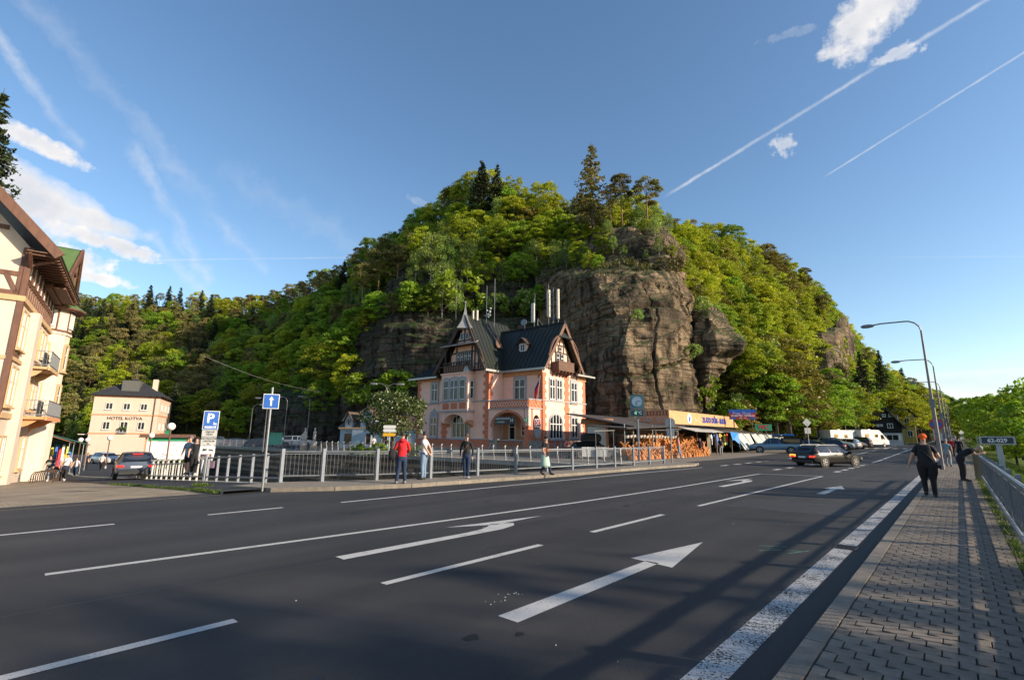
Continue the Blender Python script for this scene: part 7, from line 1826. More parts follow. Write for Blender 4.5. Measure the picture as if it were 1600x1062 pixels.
# far cars behind the river on the left
for i, (px, lb, cn, kd) in enumerate([(300, 'black', 'black2', 'hatch'), (345, 'steel blue', 'steel', 'suv'), (375, 'navy', 'navy', 'hatch'), (412, 'graphite', 'graphite', 'estate'), (452, 'dark silver', 'silver', 'hatch'), (272, 'dark blue', 'steel', 'estate')]):
 Y = 88 - i; p = at(px, 690, Y); car('parked_car', kd, (p.x, p.y, -.25), face(Vector((.9, .2, 0))) + R(random.uniform(-8, 8)), carpaint(cn, cd_[cn]), lb + ' car parked under the cliff beyond the river', 4.3, 1.8, group='cars parked beyond the river')
p = at(466, 690, 74); car('off_road_car', 'suv', (p.x, p.y, .0), face(Vector((1, .15, 0))), carpaint('white', cd_['white']), 'white off-road car parked beyond the river near the white cottage', 4.6, 1.85)
p = gnd(158, 727, -2.0); car('parked_car', 'hatch', (p.x - 1.5, p.y + 2.5, -2.0), face(Vector((1, -.5, 0))), carpaint('white', cd_['white']), 'white car parked beside the map board in front of the peach hotel', 4.2, 1.8)
# campers
m_camper = M('camper_white', (0.62, 0.61, 0.58), .4, var=.03)
def camper(px0, px1, Y, label, motor, gz):
 a0, a1 = at(px0, 690, Y), at(px1, 690, Y + 3); c = (a0 + a1) / 2; d = a1 - a0; d.z = 0; Lc = d.length
 o = empty('camper_van', (c.x, c.y, gz), face(d), label, 'camper')
 q = MB()
 if motor: pts = [(-Lc / 2, .5), (Lc * .30, .5), (Lc * .5, .5), (Lc * .5, 1.1), (Lc * .43, 1.35), (Lc * .30, 2.1), (Lc * .16, 2.75), (-Lc / 2 + .2, 2.8), (-Lc / 2, 2.6)]
 else: pts = [(-Lc / 2, .55), (Lc * .5, .55), (Lc * .5, 2.0), (Lc * .42, 2.5), (Lc * .40, 2.75), (-Lc / 2, 2.75)]
 q.extrude([(x, -1.1, z) for x, z in pts], (0, 2.2, 0), m_camper); q.build('body', o)
 for sg in (-1, 1):
  for x0, x1, z0, z1 in ((-Lc * .38, -Lc * .24, 1.6, 2.1), (-Lc * .02, Lc * .10, 1.6, 2.1)): MB().box(x0, x1, sg * 1.1 - .01, sg * 1.1 + .01, z0, z1, m_cglass).build('window', o)
  if motor: MB().extrude([(Lc * .20, sg * 1.1 - .01, 1.3), (Lc * .36, sg * 1.1 - .01, 1.3), (Lc * .29, sg * 1.1 - .01, 2.0), (Lc * .20, sg * 1.1 - .01, 2.0)], (0, .02, 0), m_cglass).build('cab_window', o)
  for x in (-Lc * .28, Lc * .30): w_ = MB(); w_.disc((x, sg * 1.03, .36), .36, m_tyre, (0, sg, 0), 16, .1).disc((x, sg * 1.13, .36), .2, m_rim, (0, sg, 0), 12, .012); w_.build('wheel', o)
 if motor: MB().extrude([(Lc * .435, -.95, 1.38), (Lc * .435, .95, 1.38), (Lc * .315, .95, 2.08), (Lc * .315, -.95, 2.08)], (.03, 0, .02), m_cglass).build('windscreen', o); MB().box(Lc * .5, Lc * .5 + .03, -.95, -.6, .75, 1.0, m_head).box(Lc * .5, Lc * .5 + .03, .6, .95, .75, 1.0, m_head).build('head_lamp', o)
 MB().box(-Lc * .45, Lc * .3, -1.12, -1.1, 1.05, 1.15, m_galv).build('stripe', o); MB().box(-.3, .3, -.3, .3, 2.78, 2.9, m_camper).build('roof_hatch', o)
camper(1288, 1331, 78, 'white box shaped camper standing behind the parked cars', False, .55)
camper(1336, 1378, 80, 'white motorhome with a sloping windscreen parked before the black house', True, .65)
# coach far down the road
o = empty('coach', ST(134, -2.3, zr(134)), face(RD), 'white coach driving away far down the road', 'bus')
MB().box(-5.5, 5.5, -1.25, 1.25, .35, 3.35, m_camper).build('body', o); MB().box(-5.53, -5.5, -1.0, 1.0, 2.2, 3.1, m_cglass).build('rear_window', o)
for sg in (1, -1): MB().box(-5.54, -5.5, sg * 1.0 - .14, sg * 1.0 + .14, 1.0, 1.3, m_tail).build('tail_lamp', o); MB().box(-5, 5, sg * 1.26 - .01, sg * 1.26 + .01, 1.9, 2.9, m_cglass).build('window', o)
MB().box(-5.53, -5.5, -1.15, 1.15, .35, .75, m_black).build('rear_bumper', o)
for sg in (1, -1): MB().disc((-3.4, sg * 1.2, .48), .48, m_tyre, (0, sg, 0), 14, .08).build('wheel', o)
car('parked_car', 'suv', ST(160, -1.2, zr(160)), face(RD), carpaint('white', cd_['white']), 'white car far down the road to the right of the coach', 4.4, 1.85)
# ================================================================== PEOPLE
m_skin = M('skin', (0.50, 0.29, 0.20), 0.6, var=0.06, scale=20)
m_skind = M('tanned_skin', (0.36, 0.20, 0.14), 0.6, var=0.06, scale=20)
m_hairb = M('brown_hair', (0.06, 0.032, 0.018), 0.6, var=0.3, scale=30, stretch=(1, 1, .2)); m_haird = M('dark_hair', (0.018, 0.013, 0.011), 0.6, var=0.3, scale=30); m_hairg = M('grey_hair', (0.25, 0.23, 0.21), 0.7, var=0.2, scale=30)
CLO = {}
def cloth(n, c, rough=.9, **k):
 if n not in CLO: CLO[n] = M('cloth_' + n, c, rough, var=k.pop('var', .14), scale=k.pop('scale', 7), bump=.5, bscale=9, **k)
 return CLO[n]
cBlack = cloth('black', (0.014, 0.014, 0.016)); cRed = cloth('red', (0.55, 0.012, 0.02)); cJean = cloth('dark_denim', (0.015, 0.03, 0.07)); cLJean = cloth('light_denim', (0.16, 0.23, 0.33)); cWhite = cloth('white', (0.62, 0.61, 0.62)); cPrint = cloth('printed_white', (0.62, 0.61, 0.63), col2=(.30, .27, .33), scale=26); cMint = cloth('mint', (0.36, 0.50, 0.42)); cNavy = cloth('navy', (0.02, 0.02, 0.05)); cOrange = cloth('orange', (0.85, 0.13, 0.015)); cGrey = cloth('grey', (0.26, 0.26, 0.27)); cBlue = cloth('blue_grey', (0.18, 0.26, 0.33)); cPurple = cloth('purple_print', (0.12, 0.06, 0.10), col2=(.22, .16, .2), scale=22); cPink = cloth('pink', (.6, .2, .24)); cShoe = cloth('shoe', (0.05, 0.045, 0.04)); cShoeW = cloth('pale_shoe', (0.5, 0.48, 0.45))
def person(loc, facing, H, label, top, pants, pose=None, stout=1.0, sleeve='short', leg='long', hair=m_hairb, hairstyle='short', shoe=None, fingers=False, skin=None, female=False, group=None):
 """one continuous skinned figure; local x right, y forward, z up; facing = direction of +y in the world"""
 root = empty('person', loc, math.atan2(facing.y, facing.x) - math.pi / 2, label, 'person', group)
 skin = skin or m_skin; shoe = shoe or cShoe; w = .92 if female else 1.0
 J = dict(pel=(0, 0, .53), wai=(0, 0, .61), che=(0, .005, .72), nk0=(0, -.005, .825), nk=(0, .003, .862), hb=(0, .012, .893), hm=(0, .014, .935), ht=(0, .008, .975),
             shL=(-.105 * w, 0, .80), elL=(-.135 * w, -.01, .635), wrL=(-.145 * w, .03, .495), haL=(-.145 * w, .045, .45), shR=(.105 * w, 0, .80), elR=(.135 * w, -.01, .635), wrR=(.145 * w, .03, .495), haR=(.145 * w, .045, .45),
             hiL=(-.052, 0, .50), knL=(-.058, .008, .275), anL=(-.06, -.01, .045), toL=(-.068, .085, .018), hiR=(.052, 0, .50), knR=(.058, .008, .275), anR=(.06, -.01, .045), toR=(.068, .085, .018))
 J.update(pose or {})
 Rd = dict(pel=(.082 * stout, .066 * stout), wai=(.074 * stout * w, .060 * stout), che=(.088 * stout * w, .064 * stout), nk0=(.052, .045), nk=(.030, .032), hb=(.036, .042), hm=(.043, .053), ht=(.030, .036),
              sh=(.034 * stout, .034), el=(.022 * (1 + stout) / 2, .022), wr=(.0145, .014), ha=(.020, .012), hi=(.056 * stout, .056 * stout), kn=(.034 * (1 + stout) / 2, .034), an=(.021, .022), to=(.026, .017))
 baggy = 1.12
 names = list(J); idx = {n_: i for i, n_ in enumerate(names)}
 vs = [Vector(J[n_]) * H for n_ in names]
 ed = [('pel', 'wai'), ('wai', 'che'), ('che', 'nk0'), ('nk0', 'nk'), ('nk', 'hb'), ('hb', 'hm'), ('hm', 'ht')]
 for s_ in 'LR': ed += [('nk0', 'sh' + s_), ('sh' + s_, 'el' + s_), ('el' + s_, 'wr' + s_), ('wr' + s_, 'ha' + s_), ('pel', 'hi' + s_), ('hi' + s_, 'kn' + s_), ('kn' + s_, 'an' + s_), ('an' + s_, 'to' + s_)]
 E_ = [(idx[a_], idx[b_]) for a_, b_ in ed]
 rad = []
 for n_ in names:
  k = n_ if n_ in Rd else n_[:2]; r_ = Rd[k]; f = baggy if k in ('hi', 'kn') and leg == 'long' else 1.0
  if k == 'an' and leg == 'long': f = 1.35
  f *= 1.0 if k in ('nk', 'hb', 'hm', 'ht') else 1.2 if k in ('hi', 'kn', 'el', 'an', 'to', 'sh') else 1.1; rad.append((r_[0] * H * f, r_[1] * H * f))
 if fingers:
  for s_ in 'LR':
   h_ = Vector(J['ha' + s_]) * H; w_ = Vector(J['wr' + s_]) * H; d_ = (h_ - w_).normalized(); side = d_.cross(Vector((1, 0, 0)) if abs(d_.x) < .8 else Vector((0, 1, 0))).normalized()
   for k in range(4):
    o_ = side * (k - 1.5) * .019; L_ = (.062, .074, .070, .055)[k]
    i0 = len(vs); vs += [h_ + o_ + d_ * .02, h_ + o_ + d_ * (.02 + L_ * .55), h_ + o_ + d_ * (.02 + L_) + Vector((0, .0, .0))]; E_ += [(idx['ha' + s_], i0), (i0, i0 + 1), (i0 + 1, i0 + 2)]; rad += [(.009, .009), (.0085, .0085), (.007, .007)]
   i0 = len(vs); vs += [h_ - d_ * .01 + side * .035, h_ + d_ * .03 + side * .055]; E_ += [(idx['ha' + s_], i0), (i0, i0 + 1)]; rad += [(.011, .011), (.009, .009)]
 me = bpy.data.meshes.new('skeleton'); me.from_pydata([tuple(v) for v in vs], E_, [])
 o = bpy.data.objects.new('body', me); COL.objects.link(o)
 o.modifiers.new('skin', 'SKIN').use_smooth_shade = True
 sv = me.skin_vertices[0].data
 for i, r_ in enumerate(rad): sv[i].radius = r_
 sv[idx['pel']].use_root = True
 ss_ = o.modifiers.new('sub', 'SUBSURF'); ss_.levels = 1; ss_.render_levels = 1
 dg = bpy.context.evaluated_depsgraph_get(); bm = bpy.data.meshes.new_from_object(o.evaluated_get(dg)); bpy.data.objects.remove(o)
 bm.materials.clear()
 for m_ in (top, pants, skin, shoe): bm.materials.append(m_)
 segs = []
 for a_, b_ in ed: segs.append((Vector(J[a_]) * H, Vector(J[b_]) * H, a_, b_))
 mi = []
 for pl in bm.polygons:
  c = pl.center; best = None
  for A_, B_, a_, b_ in segs:
   AB = B_ - A_; t_ = max(0, min(1, (c - A_).dot(AB) / AB.length_squared)); dd = (c - A_ - AB * t_).length
   if best is None or dd < best[0]: best = (dd, a_, b_, t_)
  _, a_, b_, t_ = best; k = a_[:2] + b_[:2]
  if a_ in ('nk', 'hb', 'hm') or (a_ == 'nk0' and b_ == 'nk' and t_ > .3): v = 2
  elif k == 'shel': v = 0 if sleeve != 'none' and (sleeve == 'long' or t_ < .62) else 2
  elif k == 'elwr': v = 0 if sleeve == 'long' else 2
  elif k == 'wrha': v = 2
  elif k in ('hikn',): v = 1 if leg == 'long' or t_ < .85 else 2
  elif k == 'knan': v = 1 if leg == 'long' else 2
  elif k == 'anto': v = 3
  elif a_ == 'pel' and b_[:2] == 'hi': v = 1 if t_ > .35 else 0
  elif a_ == 'pel' and b_ == 'wai': v = 0 if t_ > .05 else 1
  else: v = 0
  mi.append(v)
 bm.polygons.foreach_set('material_index', mi); bm.polygons.foreach_set('use_smooth', [True] * len(mi)); bm.update()
 # body mesh belongs to the figure
 link('body', bm, root)
 for s_ in 'LR':
  a_, t_ = Vector(J['an' + s_]) * H, Vector(J['to' + s_]) * H; d_ = (t_ - a_); d_.z = 0; d_ = d_.normalized() if d_.length > .01 else Vector((0, 1, 0)); k_ = H / 1.75; zf = a_.z - .052 * k_; dz = (t_.z - .01 * k_ - zf) * .9
  q = MB(); q.tube([a_ - d_ * .05 * k_ - Vector((0, 0, .03 * k_)), a_ - Vector((0, 0, .022 * k_)), a_ + d_ * .10 * k_ + Vector((0, 0, -.035 * k_ + dz * .5)), a_ + d_ * .19 * k_ + Vector((0, 0, -.04 * k_ + dz)), a_ + d_ * .225 * k_ + Vector((0, 0, -.042 * k_ + dz))], [.030 * k_, .050 * k_, .046 * k_, .038 * k_, .012 * k_], shoe, 8); q.build('shoe', root, True)
 hc = (Vector(J['hm']) + Vector(J['ht'])) / 2 * H; up = (Vector(J['ht']) - Vector(J['hb'])).normalized(); fwd = Vector((0, 1, 0)) - up * up.y; fwd = fwd.normalized() if fwd.length > .1 else Vector((0, 0, -1)); rt = fwd.cross(up)
 X = Matrix(((rt.x, fwd.x, up.x, hc.x), (rt.y, fwd.y, up.y, hc.y), (rt.z, fwd.z, up.z, hc.z), (0, 0, 0, 1)))
 s_ = H / 1.75
 if hairstyle:
  hb_ = MB(); hb_.ball((0, -.012 * s_, .022 * s_), .098 * s_, hair, 12, 8, sz=1.02, sy=1.12, X=X)
  keep = []
  # open the face: drop the faces at the front below the hairline
  inv = X.inverted()
  for f_ in hb_.f:
   c = sum((Vector(hb_.v[i]) for i in f_), Vector()) / len(f_); l_ = inv @ c
   low = -.02 if hairstyle == 'short' else -.07
   if (l_.y > .035 * s_ and l_.z < .045 * s_) or l_.z < low * s_: continue
   keep.append(f_)
  hb_.f = keep; hb_.mi = hb_.mi[:len(keep)]
  hb_.build('hair', root, True)
  if hairstyle == 'long': q = MB(); q.tube([X @ Vector((0, -.07 * s_, .02)), X @ Vector((0, -.10 * s_, -.10 * s_)), X @ Vector((0, -.10 * s_, -.26 * s_)), X @ Vector((0, -.08 * s_, -.36 * s_))], [.075 * s_, .085 * s_, .07 * s_, .02 * s_], hair, 8); q.build('hair', root, True)
  if hairstyle == 'tail': q = MB(); q.tube([X @ Vector((0, -.09 * s_, .05 * s_)), X @ Vector((0, -.14 * s_, -.02)), X @ Vector((0, -.11 * s_, -.22 * s_))], [.03, .035, .012], hair, 6); q.build('hair', root, True)
 q = MB(X); q.extrude([(-.012 * s_, .088 * s_, -.03 * s_), (.012 * s_, .088 * s_, -.03 * s_), (0, .092 * s_, .015 * s_)], (0, .02 * s_, -.006 * s_), skin); q.build('nose', root)
 root['_X'] = [list(r_) for r_ in X]
 return root, X, J
WALK = dict(hiL=(-.05, 0, .5), knL=(-.052, .06, .285), anL=(-.055, .11, .055), toL=(-.06, .20, .03), knR=(.052, .0, .28), anR=(.055, -.12, .08), toR=(.06, -.04, .02), elL=(-.14, -.04, .64), wrL=(-.15, -.05, .50), haL=(-.15, -.04, .455), elR=(.14, .01, .64), wrR=(.145, .09, .52), haR=(.14, .11, .48))
TOCAM = lambda p: Vector((-p.x, -p.y, 0)).normalized()
# man with the orange cap walking away along the right pavement
p = ST(19.4, -.80, .12); f = RD
o, X, J = person(p, f, 1.80, 'heavy man in black with an orange bandana walking away on the pavement', cBlack, cBlack, dict(hiL=(-.055, 0, .5), knL=(-.06, .07, .285), anL=(-.055, .03, .09), toL=(-.06, .10, .035), knR=(.058, .03, .28), anR=(.055, .055, .05), toR=(.06, .15, .02), elL=(-.185, -.03, .63), wrL=(-.235, .0, .49), haL=(-.245, .01, .445), elR=(.175, .01, .64), wrR=(.13, .12, .66), haR=(.11, .15, .68)), stout=1.6, hairstyle=None, fingers=True, skin=m_skin)
q = MB(); q.ball((0, -.005, .035), .105, cOrange, 14, 8, sz=.85, sy=1.12, X=X); q.build('bandana', o, True)
q = MB(); q.tube([X @ Vector((0, -.10, .0)), X @ Vector((.02, -.14, -.06))], [.02, .03], cOrange, 5); q.build('bandana_knot', o)
q = MB(); q.tube([(-.16, .02, 1.50), (-.05, -.19, 1.35), (.18, -.16, 1.05), (.27, .0, .93)], .018, m_black, 5); q.build('camera_strap', o)
q = MB(); q.box(.22, .34, -.05, .07, .84, .94, m_black); q.tube([(.28, .05, .89), (.30, .19, .85)], .038, m_black, 8); q.build('camera', o)
# man bending over the railing
p = ST(28.4, -.02, .12); f = RN
o, X, J = person(p, f, 1.80, 'man in black bending forward over the right railing', cBlack, cBlack, dict(pel=(0, -.02, .53), wai=(0, .04, .60), che=(0, .13, .66), nk0=(0, .22, .705), nk=(0, .26, .715), hb=(0, .29, .725), hm=(0, .325, .735), ht=(0, .355, .745), shL=(-.10, .20, .70), elL=(-.12, .25, .60), wrL=(-.08, .36, .64), haL=(-.06, .40, .65), shR=(.10, .20, .70), elR=(.12, .26, .60), wrR=(.08, .37, .64), haR=(.06, .41, .65), hiL=(-.055, -.02, .5), knL=(-.07, -.01, .275), anL=(-.07, -.04, .045), toL=(-.075, .06, .018), hiR=(.055, -.02, .5), knR=(.06, .03, .275), anR=(.06, .0, .045), toR=(.065, .09, .018)), stout=1.12, hair=m_hairg, hairstyle='short', fingers=True)
q = MB(); q.lathe([(.150, 0), (.155, .03), (.150, .045)], M('tan_belt', (.22, .13, .05), .6, var=.1), (0, -.015, .985), 14, .85); q.build('belt', o)
# three people on the bridge
p = gnd(626, 755, .12); f = Vector((-.35, 1, 0)).normalized()
o, X, J = person(p, f, 1.74, 'woman in a bright red hooded jacket at the bridge railing holding a black bag', cRed, cJean, dict(elL=(-.15, .02, .65), wrL=(-.11, .13, .60), haL=(-.09, .16, .60), elR=(.15, .0, .65), wrR=(.10, .12, .61), haR=(.06, .14, .60), anL=(-.09, -.03, .045), toL=(-.10, .07, .018), anR=(.08, 0, .045)), stout=1.08, sleeve='long', hair=m_haird, fingers=True, shoe=cGrey)
q = MB(); q.lathe([(.05, -.02), (.11, .0), (.12, .05), (.10, .11), (.04, .12)], cRed, (0, -.06, 1.42), 12, .8); q.build('hood', o, True)
q = MB(); q.lathe([(.03, 0), (.13, .03), (.15, .16), (.13, .32), (.05, .38)], cBlack, (-.33, .03, .80), 10, .6); q.tube([(-.30, .03, 1.15), (-.2, .0, 1.35), (-.12, -.05, 1.45)], .015, m_black, 4); q.build('shoulder_bag', o, True)
p = gnd(661, 749, .12); f = Vector((-1, .25, 0)).normalized()
o, X, J = person(p, f, 1.78, 'young man in a white patterned shirt and pale jeans with hands behind his back', cPrint, cLJean, dict(elL=(-.13, -.09, .66), wrL=(-.06, -.15, .545), haL=(-.02, -.155, .53), elR=(.13, -.09, .66), wrR=(.06, -.15, .545), haR=(.02, -.155, .53)), stout=.95, hair=m_haird, fingers=True)
p = gnd(728, 747, .12); f = Vector((.1, 1, 0)).normalized()
o, X, J = person(p, f, 1.74, 'woman in a loose black top and dark jeans with a brown ponytail looking away', cBlack, cJean, dict(anL=(-.03, 0, .045), knL=(-.04, .0, .275), anR=(.04, 0, .045), knR=(.045, 0, .275), toL=(-.04, .08, .018), toR=(.05, .08, .018), elL=(-.145, 0, .64), elR=(.145, 0, .64)), stout=1.0, sleeve='long', hair=m_hairb, hairstyle='tail', female=True, fingers=True, shoe=cGrey)
q = MB(); q.lathe([(.135, 0), (.155, .02), (.14, .2), (.13, .3)], cBlack, (0, 0, .86), 14, .75); q.build('top_hem', o, True)
q = MB(); q.tube([(.13, .02, 1.42), (.02, -.13, 1.25), (-.13, -.10, 1.05), (-.17, .0, .95)], .012, M('tan_strap', (.25, .12, .06), .6, var=.1), 4); q.build('bag_strap', o)
# woman with the mint skirt walking along the bridge
p = gnd(853, 742, .12); f = Vector((.75, -.65, 0)).normalized()
o, X, J = person(p, f, 1.66, 'woman in a black T-shirt, sunglasses and long mint skirt walking along the bridge', cBlack, cNavy, WALK, stout=1.28, hair=m_haird, female=True)
q = MB(); q.lathe([(.29, 0), (.27, .12), (.22, .40), (.19, .52), (.17, .56)], cMint, (0, -.02, .36), 18, .75); q.build('skirt', o, True)
q = MB(X); q.box(-.075, .075, .085, .11, .0, .035, m_black); q.build('sunglasses', o)
q = MB(X=None); q.box(-.07, .07, .125, .14, 1.02, 1.14, M('orange_print', (.35, .09, .03), .9, var=.6, scale=30)); q.build('shirt_print', o)
# family beside the parking sign on the left
z_ = lambda px, py: gnd(px, py, -.10)
p = z_(291, 742); o, X, J = person(p, Vector((.2, -1, 0)), 1.74, 'balding man in a blue grey T-shirt and black shorts by the parking sign', cBlue, cBlack, WALK, stout=1.2, leg='short', hair=m_hairg)
p = z_(301, 743); o, X, J = person(p, Vector((.5, -1, 0)), 1.70, 'long haired woman dressed in black beside the man in shorts', cBlack, cBlack, dict(WALK, elR=(.15, .02, .64)), stout=1.05, hair=m_hairb, hairstyle='long', female=True, shoe=cShoeW)
p = z_(318, 743); o, X, J = person(p, Vector((.1, -1, 0)), 1.72, 'woman in white trousers and purple top behind the parking sign', cPurple, cWhite, None, stout=1.15, sleeve='short', hair=m_hairb, female=True)
q = MB()
for sg in (-1, 1): q.tube([(sg * .20, .02, 1.40), (sg * .27, .0, 1.15), (sg * .28, .02, .85), (sg * .27, .05, .62)], [.05, .07, .075, .03], cWhite, 6)
q.build('shawl', o, True)
q = MB(); q.box(-.42, -.22, -.02, .12, .35, .66, cPurple); q.build('handbag', o)
# pedestrians in the left street
pl = lambda px, py, z: gnd(px, py, z)
p = pl(74, 746, -1.2); p.z = ground_z(*inv_st(p.x, p.y)) + .004
o, X, J = person(p, Vector((.45, -1, 0)), 1.70, 'woman in a printed black T-shirt and grey trousers walking towards the camera', cBlack, cGrey, dict(WALK, elL=(-.17, .0, .66), wrL=(-.20, .05, .54)), stout=1.1, hair=m_haird, hairstyle='long', female=True, shoe=cShoeW)
q = MB(); q.box(-.11, .11, .125, .14, 1.08, 1.26, M('skull_print', (.3, .3, .27), .9, var=.8, scale=26)); q.build('shirt_print', o)
q = MB(); q.lathe([(.05, 0), (.14, .08), (.15, .25), (.06, .36)], cBlack, (-.42, .08, .60), 8, .6); q.build('carried_jacket', o, True)
p = pl(100, 747, -1.2); p.z = ground_z(*inv_st(p.x, p.y)) + .004
o, X, J = person(p, Vector((.5, -1, 0)), 1.78, 'man in a white T-shirt and dark cap with a jacket tied round his waist', cWhite, cBlack, dict(WALK, elR=(.17, .03, .66), wrR=(.14, .13, .60), haR=(.10, .16, .60)), stout=1.18, hairstyle=None, shoe=cShoeW)
q = MB(); q.ball((0, 0, .04), .105, cNavy, 12, 6, sz=.7, sy=1.1, X=X); q.box(-.08, .08, .08, .2, .03, .045, cNavy, X); q.build('cap', o, True)
q = MB(); q.lathe([(.20, 0), (.22, .05), (.20, .25), (.18, .3)], cNavy, (0, 0, .72), 12, .8); q.build('tied_jacket', o, True)
q = MB(); q.tube([(-.14, .08, 1.45), (.0, .15, 1.3), (.2, .12, 1.05)], .02, m_black, 4); q.build('bag_strap', o)
p = pl(88, 741, -1.5); p.z = ground_z(*inv_st(p.x, p.y)); person(p, Vector((.4, -1, 0)), 1.66, 'person in a pale pink top half hidden between the pair in front', cPink, cGrey, WALK, stout=1.05, hair=m_hairb, female=True)
p = pl(117, 738, -1.6); p.z = ground_z(*inv_st(p.x, p.y)); person(p, Vector((.3, -1, 0)), 1.68, 'woman in a white top and dark jeans walking behind the man with the cap', cWhite, cJean, WALK, stout=1.0, hair=m_hairb, female=True, shoe=cShoeW)
p = pl(157, 734, -1.9); p.z = -2.0; person(p, Vector((-.3, 1, 0)), 1.72, 'person in a white shirt and dark trousers walking towards the map board', cWhite, cBlack, WALK, stout=1.15, hair=m_haird)
p = pl(134, 732, -1.9); p.z = -2.0; person(p, Vector((.3, -1, 0)), 1.7, 'person in dark clothes standing far down the left street', cNavy, cBlack, None, hair=m_haird)
# people at the stalls and far pavement
def sper(px, py, H, *a_, **k_):
 p = gnd(px, py, .0); return person(p, *a_, **k_)
p = gnd(1061, 715.5); person(p, Vector((.9, -.2, 0)), 1.95, 'woman in a pink vest and pale jeans walking past the stalls', cPink, cLJean, WALK, sleeve='none', hair=m_hairb, hairstyle='tail', female=True, shoe=cShoeW)
p = gnd(1095, 712.5); person(p, Vector((-.4, -1, 0)), 1.85, 'person in dark clothes standing in front of the blue tarpaulin', cNavy, cBlack, None, sleeve='long', hair=m_haird)
p = gnd(1127, 711.5); o, X, J = person(p, Vector((0, 1, 0)), 1.9, 'person in black with a backpack in front of the pale tarpaulins', cBlack, cGrey, None, hair=m_haird)
q = MB(); q.lathe([(.05, 0), (.15, .05), (.16, .3), (.08, .45)], cNavy, (0, -.2, 1.1), 8, .7); q.build('backpack', o, True)
s0 = ST(43, -.65, .12); o, X, J = person(s0, RD, 1.72, 'person in a blue grey shirt and shorts far along the right pavement', cBlue, cGrey, WALK, hair=m_hairg)
o, X, J = person(ST(62, -.55, .12 + zr(62)), RD * -1, 1.75, 'person in a red jacket far along the right pavement', cRed, cBlack, WALK, sleeve='long', hair=m_haird)
o, X, J = person(ST(58, -.05, .12 + zr(58)), RD, 1.8, 'person in dark clothes beside the red jacket far down the pavement', cBlack, cBlack, WALK, sleeve='long', hair=m_haird)
p = at(428, 700, 50); person(ST(29.6, -45.5, .02), Vector((.6, -.7, 0)), 1.7, 'person in a white shirt beside the green information board across the river', cWhite, cBlack, None, hair=m_haird)
p = gnd(902, 719, 0.0); person(ST(36.0, -25.6, .02), Vector((.3, -.7, 0)), 1.6, 'person in a pink top behind the railing below the post sign', cPink, cGrey, None, hair=m_hairb, female=True)
# ================================================================== LAMPS, SIGNS, STALLS, FAR HOUSES
m_pole = M('lamp_pole', (0.20, 0.19, 0.20), 0.5, metal=0.5, var=0.15, scale=3)
def street_lamp(loc, rotz, H, label, arm=2.4, group='street lamps along the right kerb', double=False, r=.095):
 o = empty('street_lamp', loc, rotz, label, 'street lamp', group)
 MB().tube([(0, 0, -.2), (0, 0, H * .45), (0, 0, H * .46), (0, 0, H - .7)], [r * 1.15, r, r * .75, r * .55], m_pole, 8).build('pole', o)
 for sg in ((1, -1) if double else (1,)):
  q = MB(); pts = [(0, 0, H - .75)] + [(sg * (.7 - .7 * math.cos(R(a))), 0, H - .75 + .72 * math.sin(R(a))) for a in (25, 50, 75, 90)] + [(sg * arm * .8, 0, H - .0), (sg * arm, 0, H - .04)]
  q.tube(pts, r * .45, m_pole, 6); q.build('arm', o)
  MB().lathe([(.03, -.38), (.10, -.28), (.13, .0), (.11, .25), (.03, .36)], m_pole, (0, 0, 0), 10, .7, X=Matrix.Translation((sg * (arm + .25), 0, H - .07)) @ Matrix.Rotation(math.pi / 2, 4, 'Y')).build('lamp_head', o)
 MB().box(-.13, .13, -.12, .12, 3.6, 4.1, m_pole).build('cabinet', o) if not double and H > 8 else None
 return o
RL = math.atan2(-RN.y, -RN.x)
street_lamp(ST(38.8, -.9, .1), RL, 9.0, 'nearest tall street lamp beside the man with the orange bandana')
street_lamp(ST(58.5, -.9, zr(58)), RL, 9.0, 'second tall street lamp along the right kerb')
street_lamp(ST(86, -1.0, zr(86)), RL, 9.0, 'third tall street lamp along the right kerb')
street_lamp(ST(118, -1.0, zr(118)), RL, 9.0, 'fourth street lamp along the right kerb'); street_lamp(ST(150, -1.0, zr(150)), RL, 9.0, 'farthest street lamp along the right kerb')
p = at(600, 690, 50); street_lamp((p.x, p.y, 0), 0.1, 7.0, 'twin armed street lamp behind the blossoming tree', arm=1.1, group='lamps across the river', double=True, r=.06)
for px, Y, H, lb, a_ in ((479, 62, 6.6, 'street lamp with a left arm beside the white cottage', math.pi), (412, 60, 6.2, 'street lamp right of the parking sign across the river', math.pi), (443, 66, 6.8, 'slim street lamp behind the one way sign', math.pi), (389, 70, 6.0, 'far slim street lamp above the river wall', 0)):
 p = at(px, 690, Y); street_lamp((p.x, p.y, 0), a_, H, lb, arm=1.0, group='lamps across the river', r=.06)
# globe lamps along the left street
m_globe = M('opal_globe', (0.75, 0.72, 0.66), 0.25, var=.03)
def globe_lamp(px, pyb, pyt, z, label, rr_):
 p = gnd(px, pyb, z); q = at(px, pyt, p.y); H = q.z - z; o = empty('globe_lamp', p, 0, label, 'globe lamp', 'globe lamps in the left street')
 MB().tube([(0, 0, -.1), (0, 0, .35)], .09, m_whitep).tube([(0, 0, .3), (0, 0, H - rr_)], .05, m_brn).build('pole', o); MB().ball((0, 0, H), rr_, m_globe, 14, 9).build('globe', o, True)
globe_lamp(257, 741, 666, -.9, 'globe lamp right of the dark blue car', .26); globe_lamp(229, 733, 680, -1.6, 'globe lamp before the peach hotel facade', .27); globe_lamp(164, 733, 684, -2.0, 'globe lamp left of the map board', .27)
globe_lamp(118, 735, 687, -2.0, 'globe lamp behind the pedestrians', .24); globe_lamp(129, 735, 687, -2.0, 'globe lamp beside the awnings', .24)
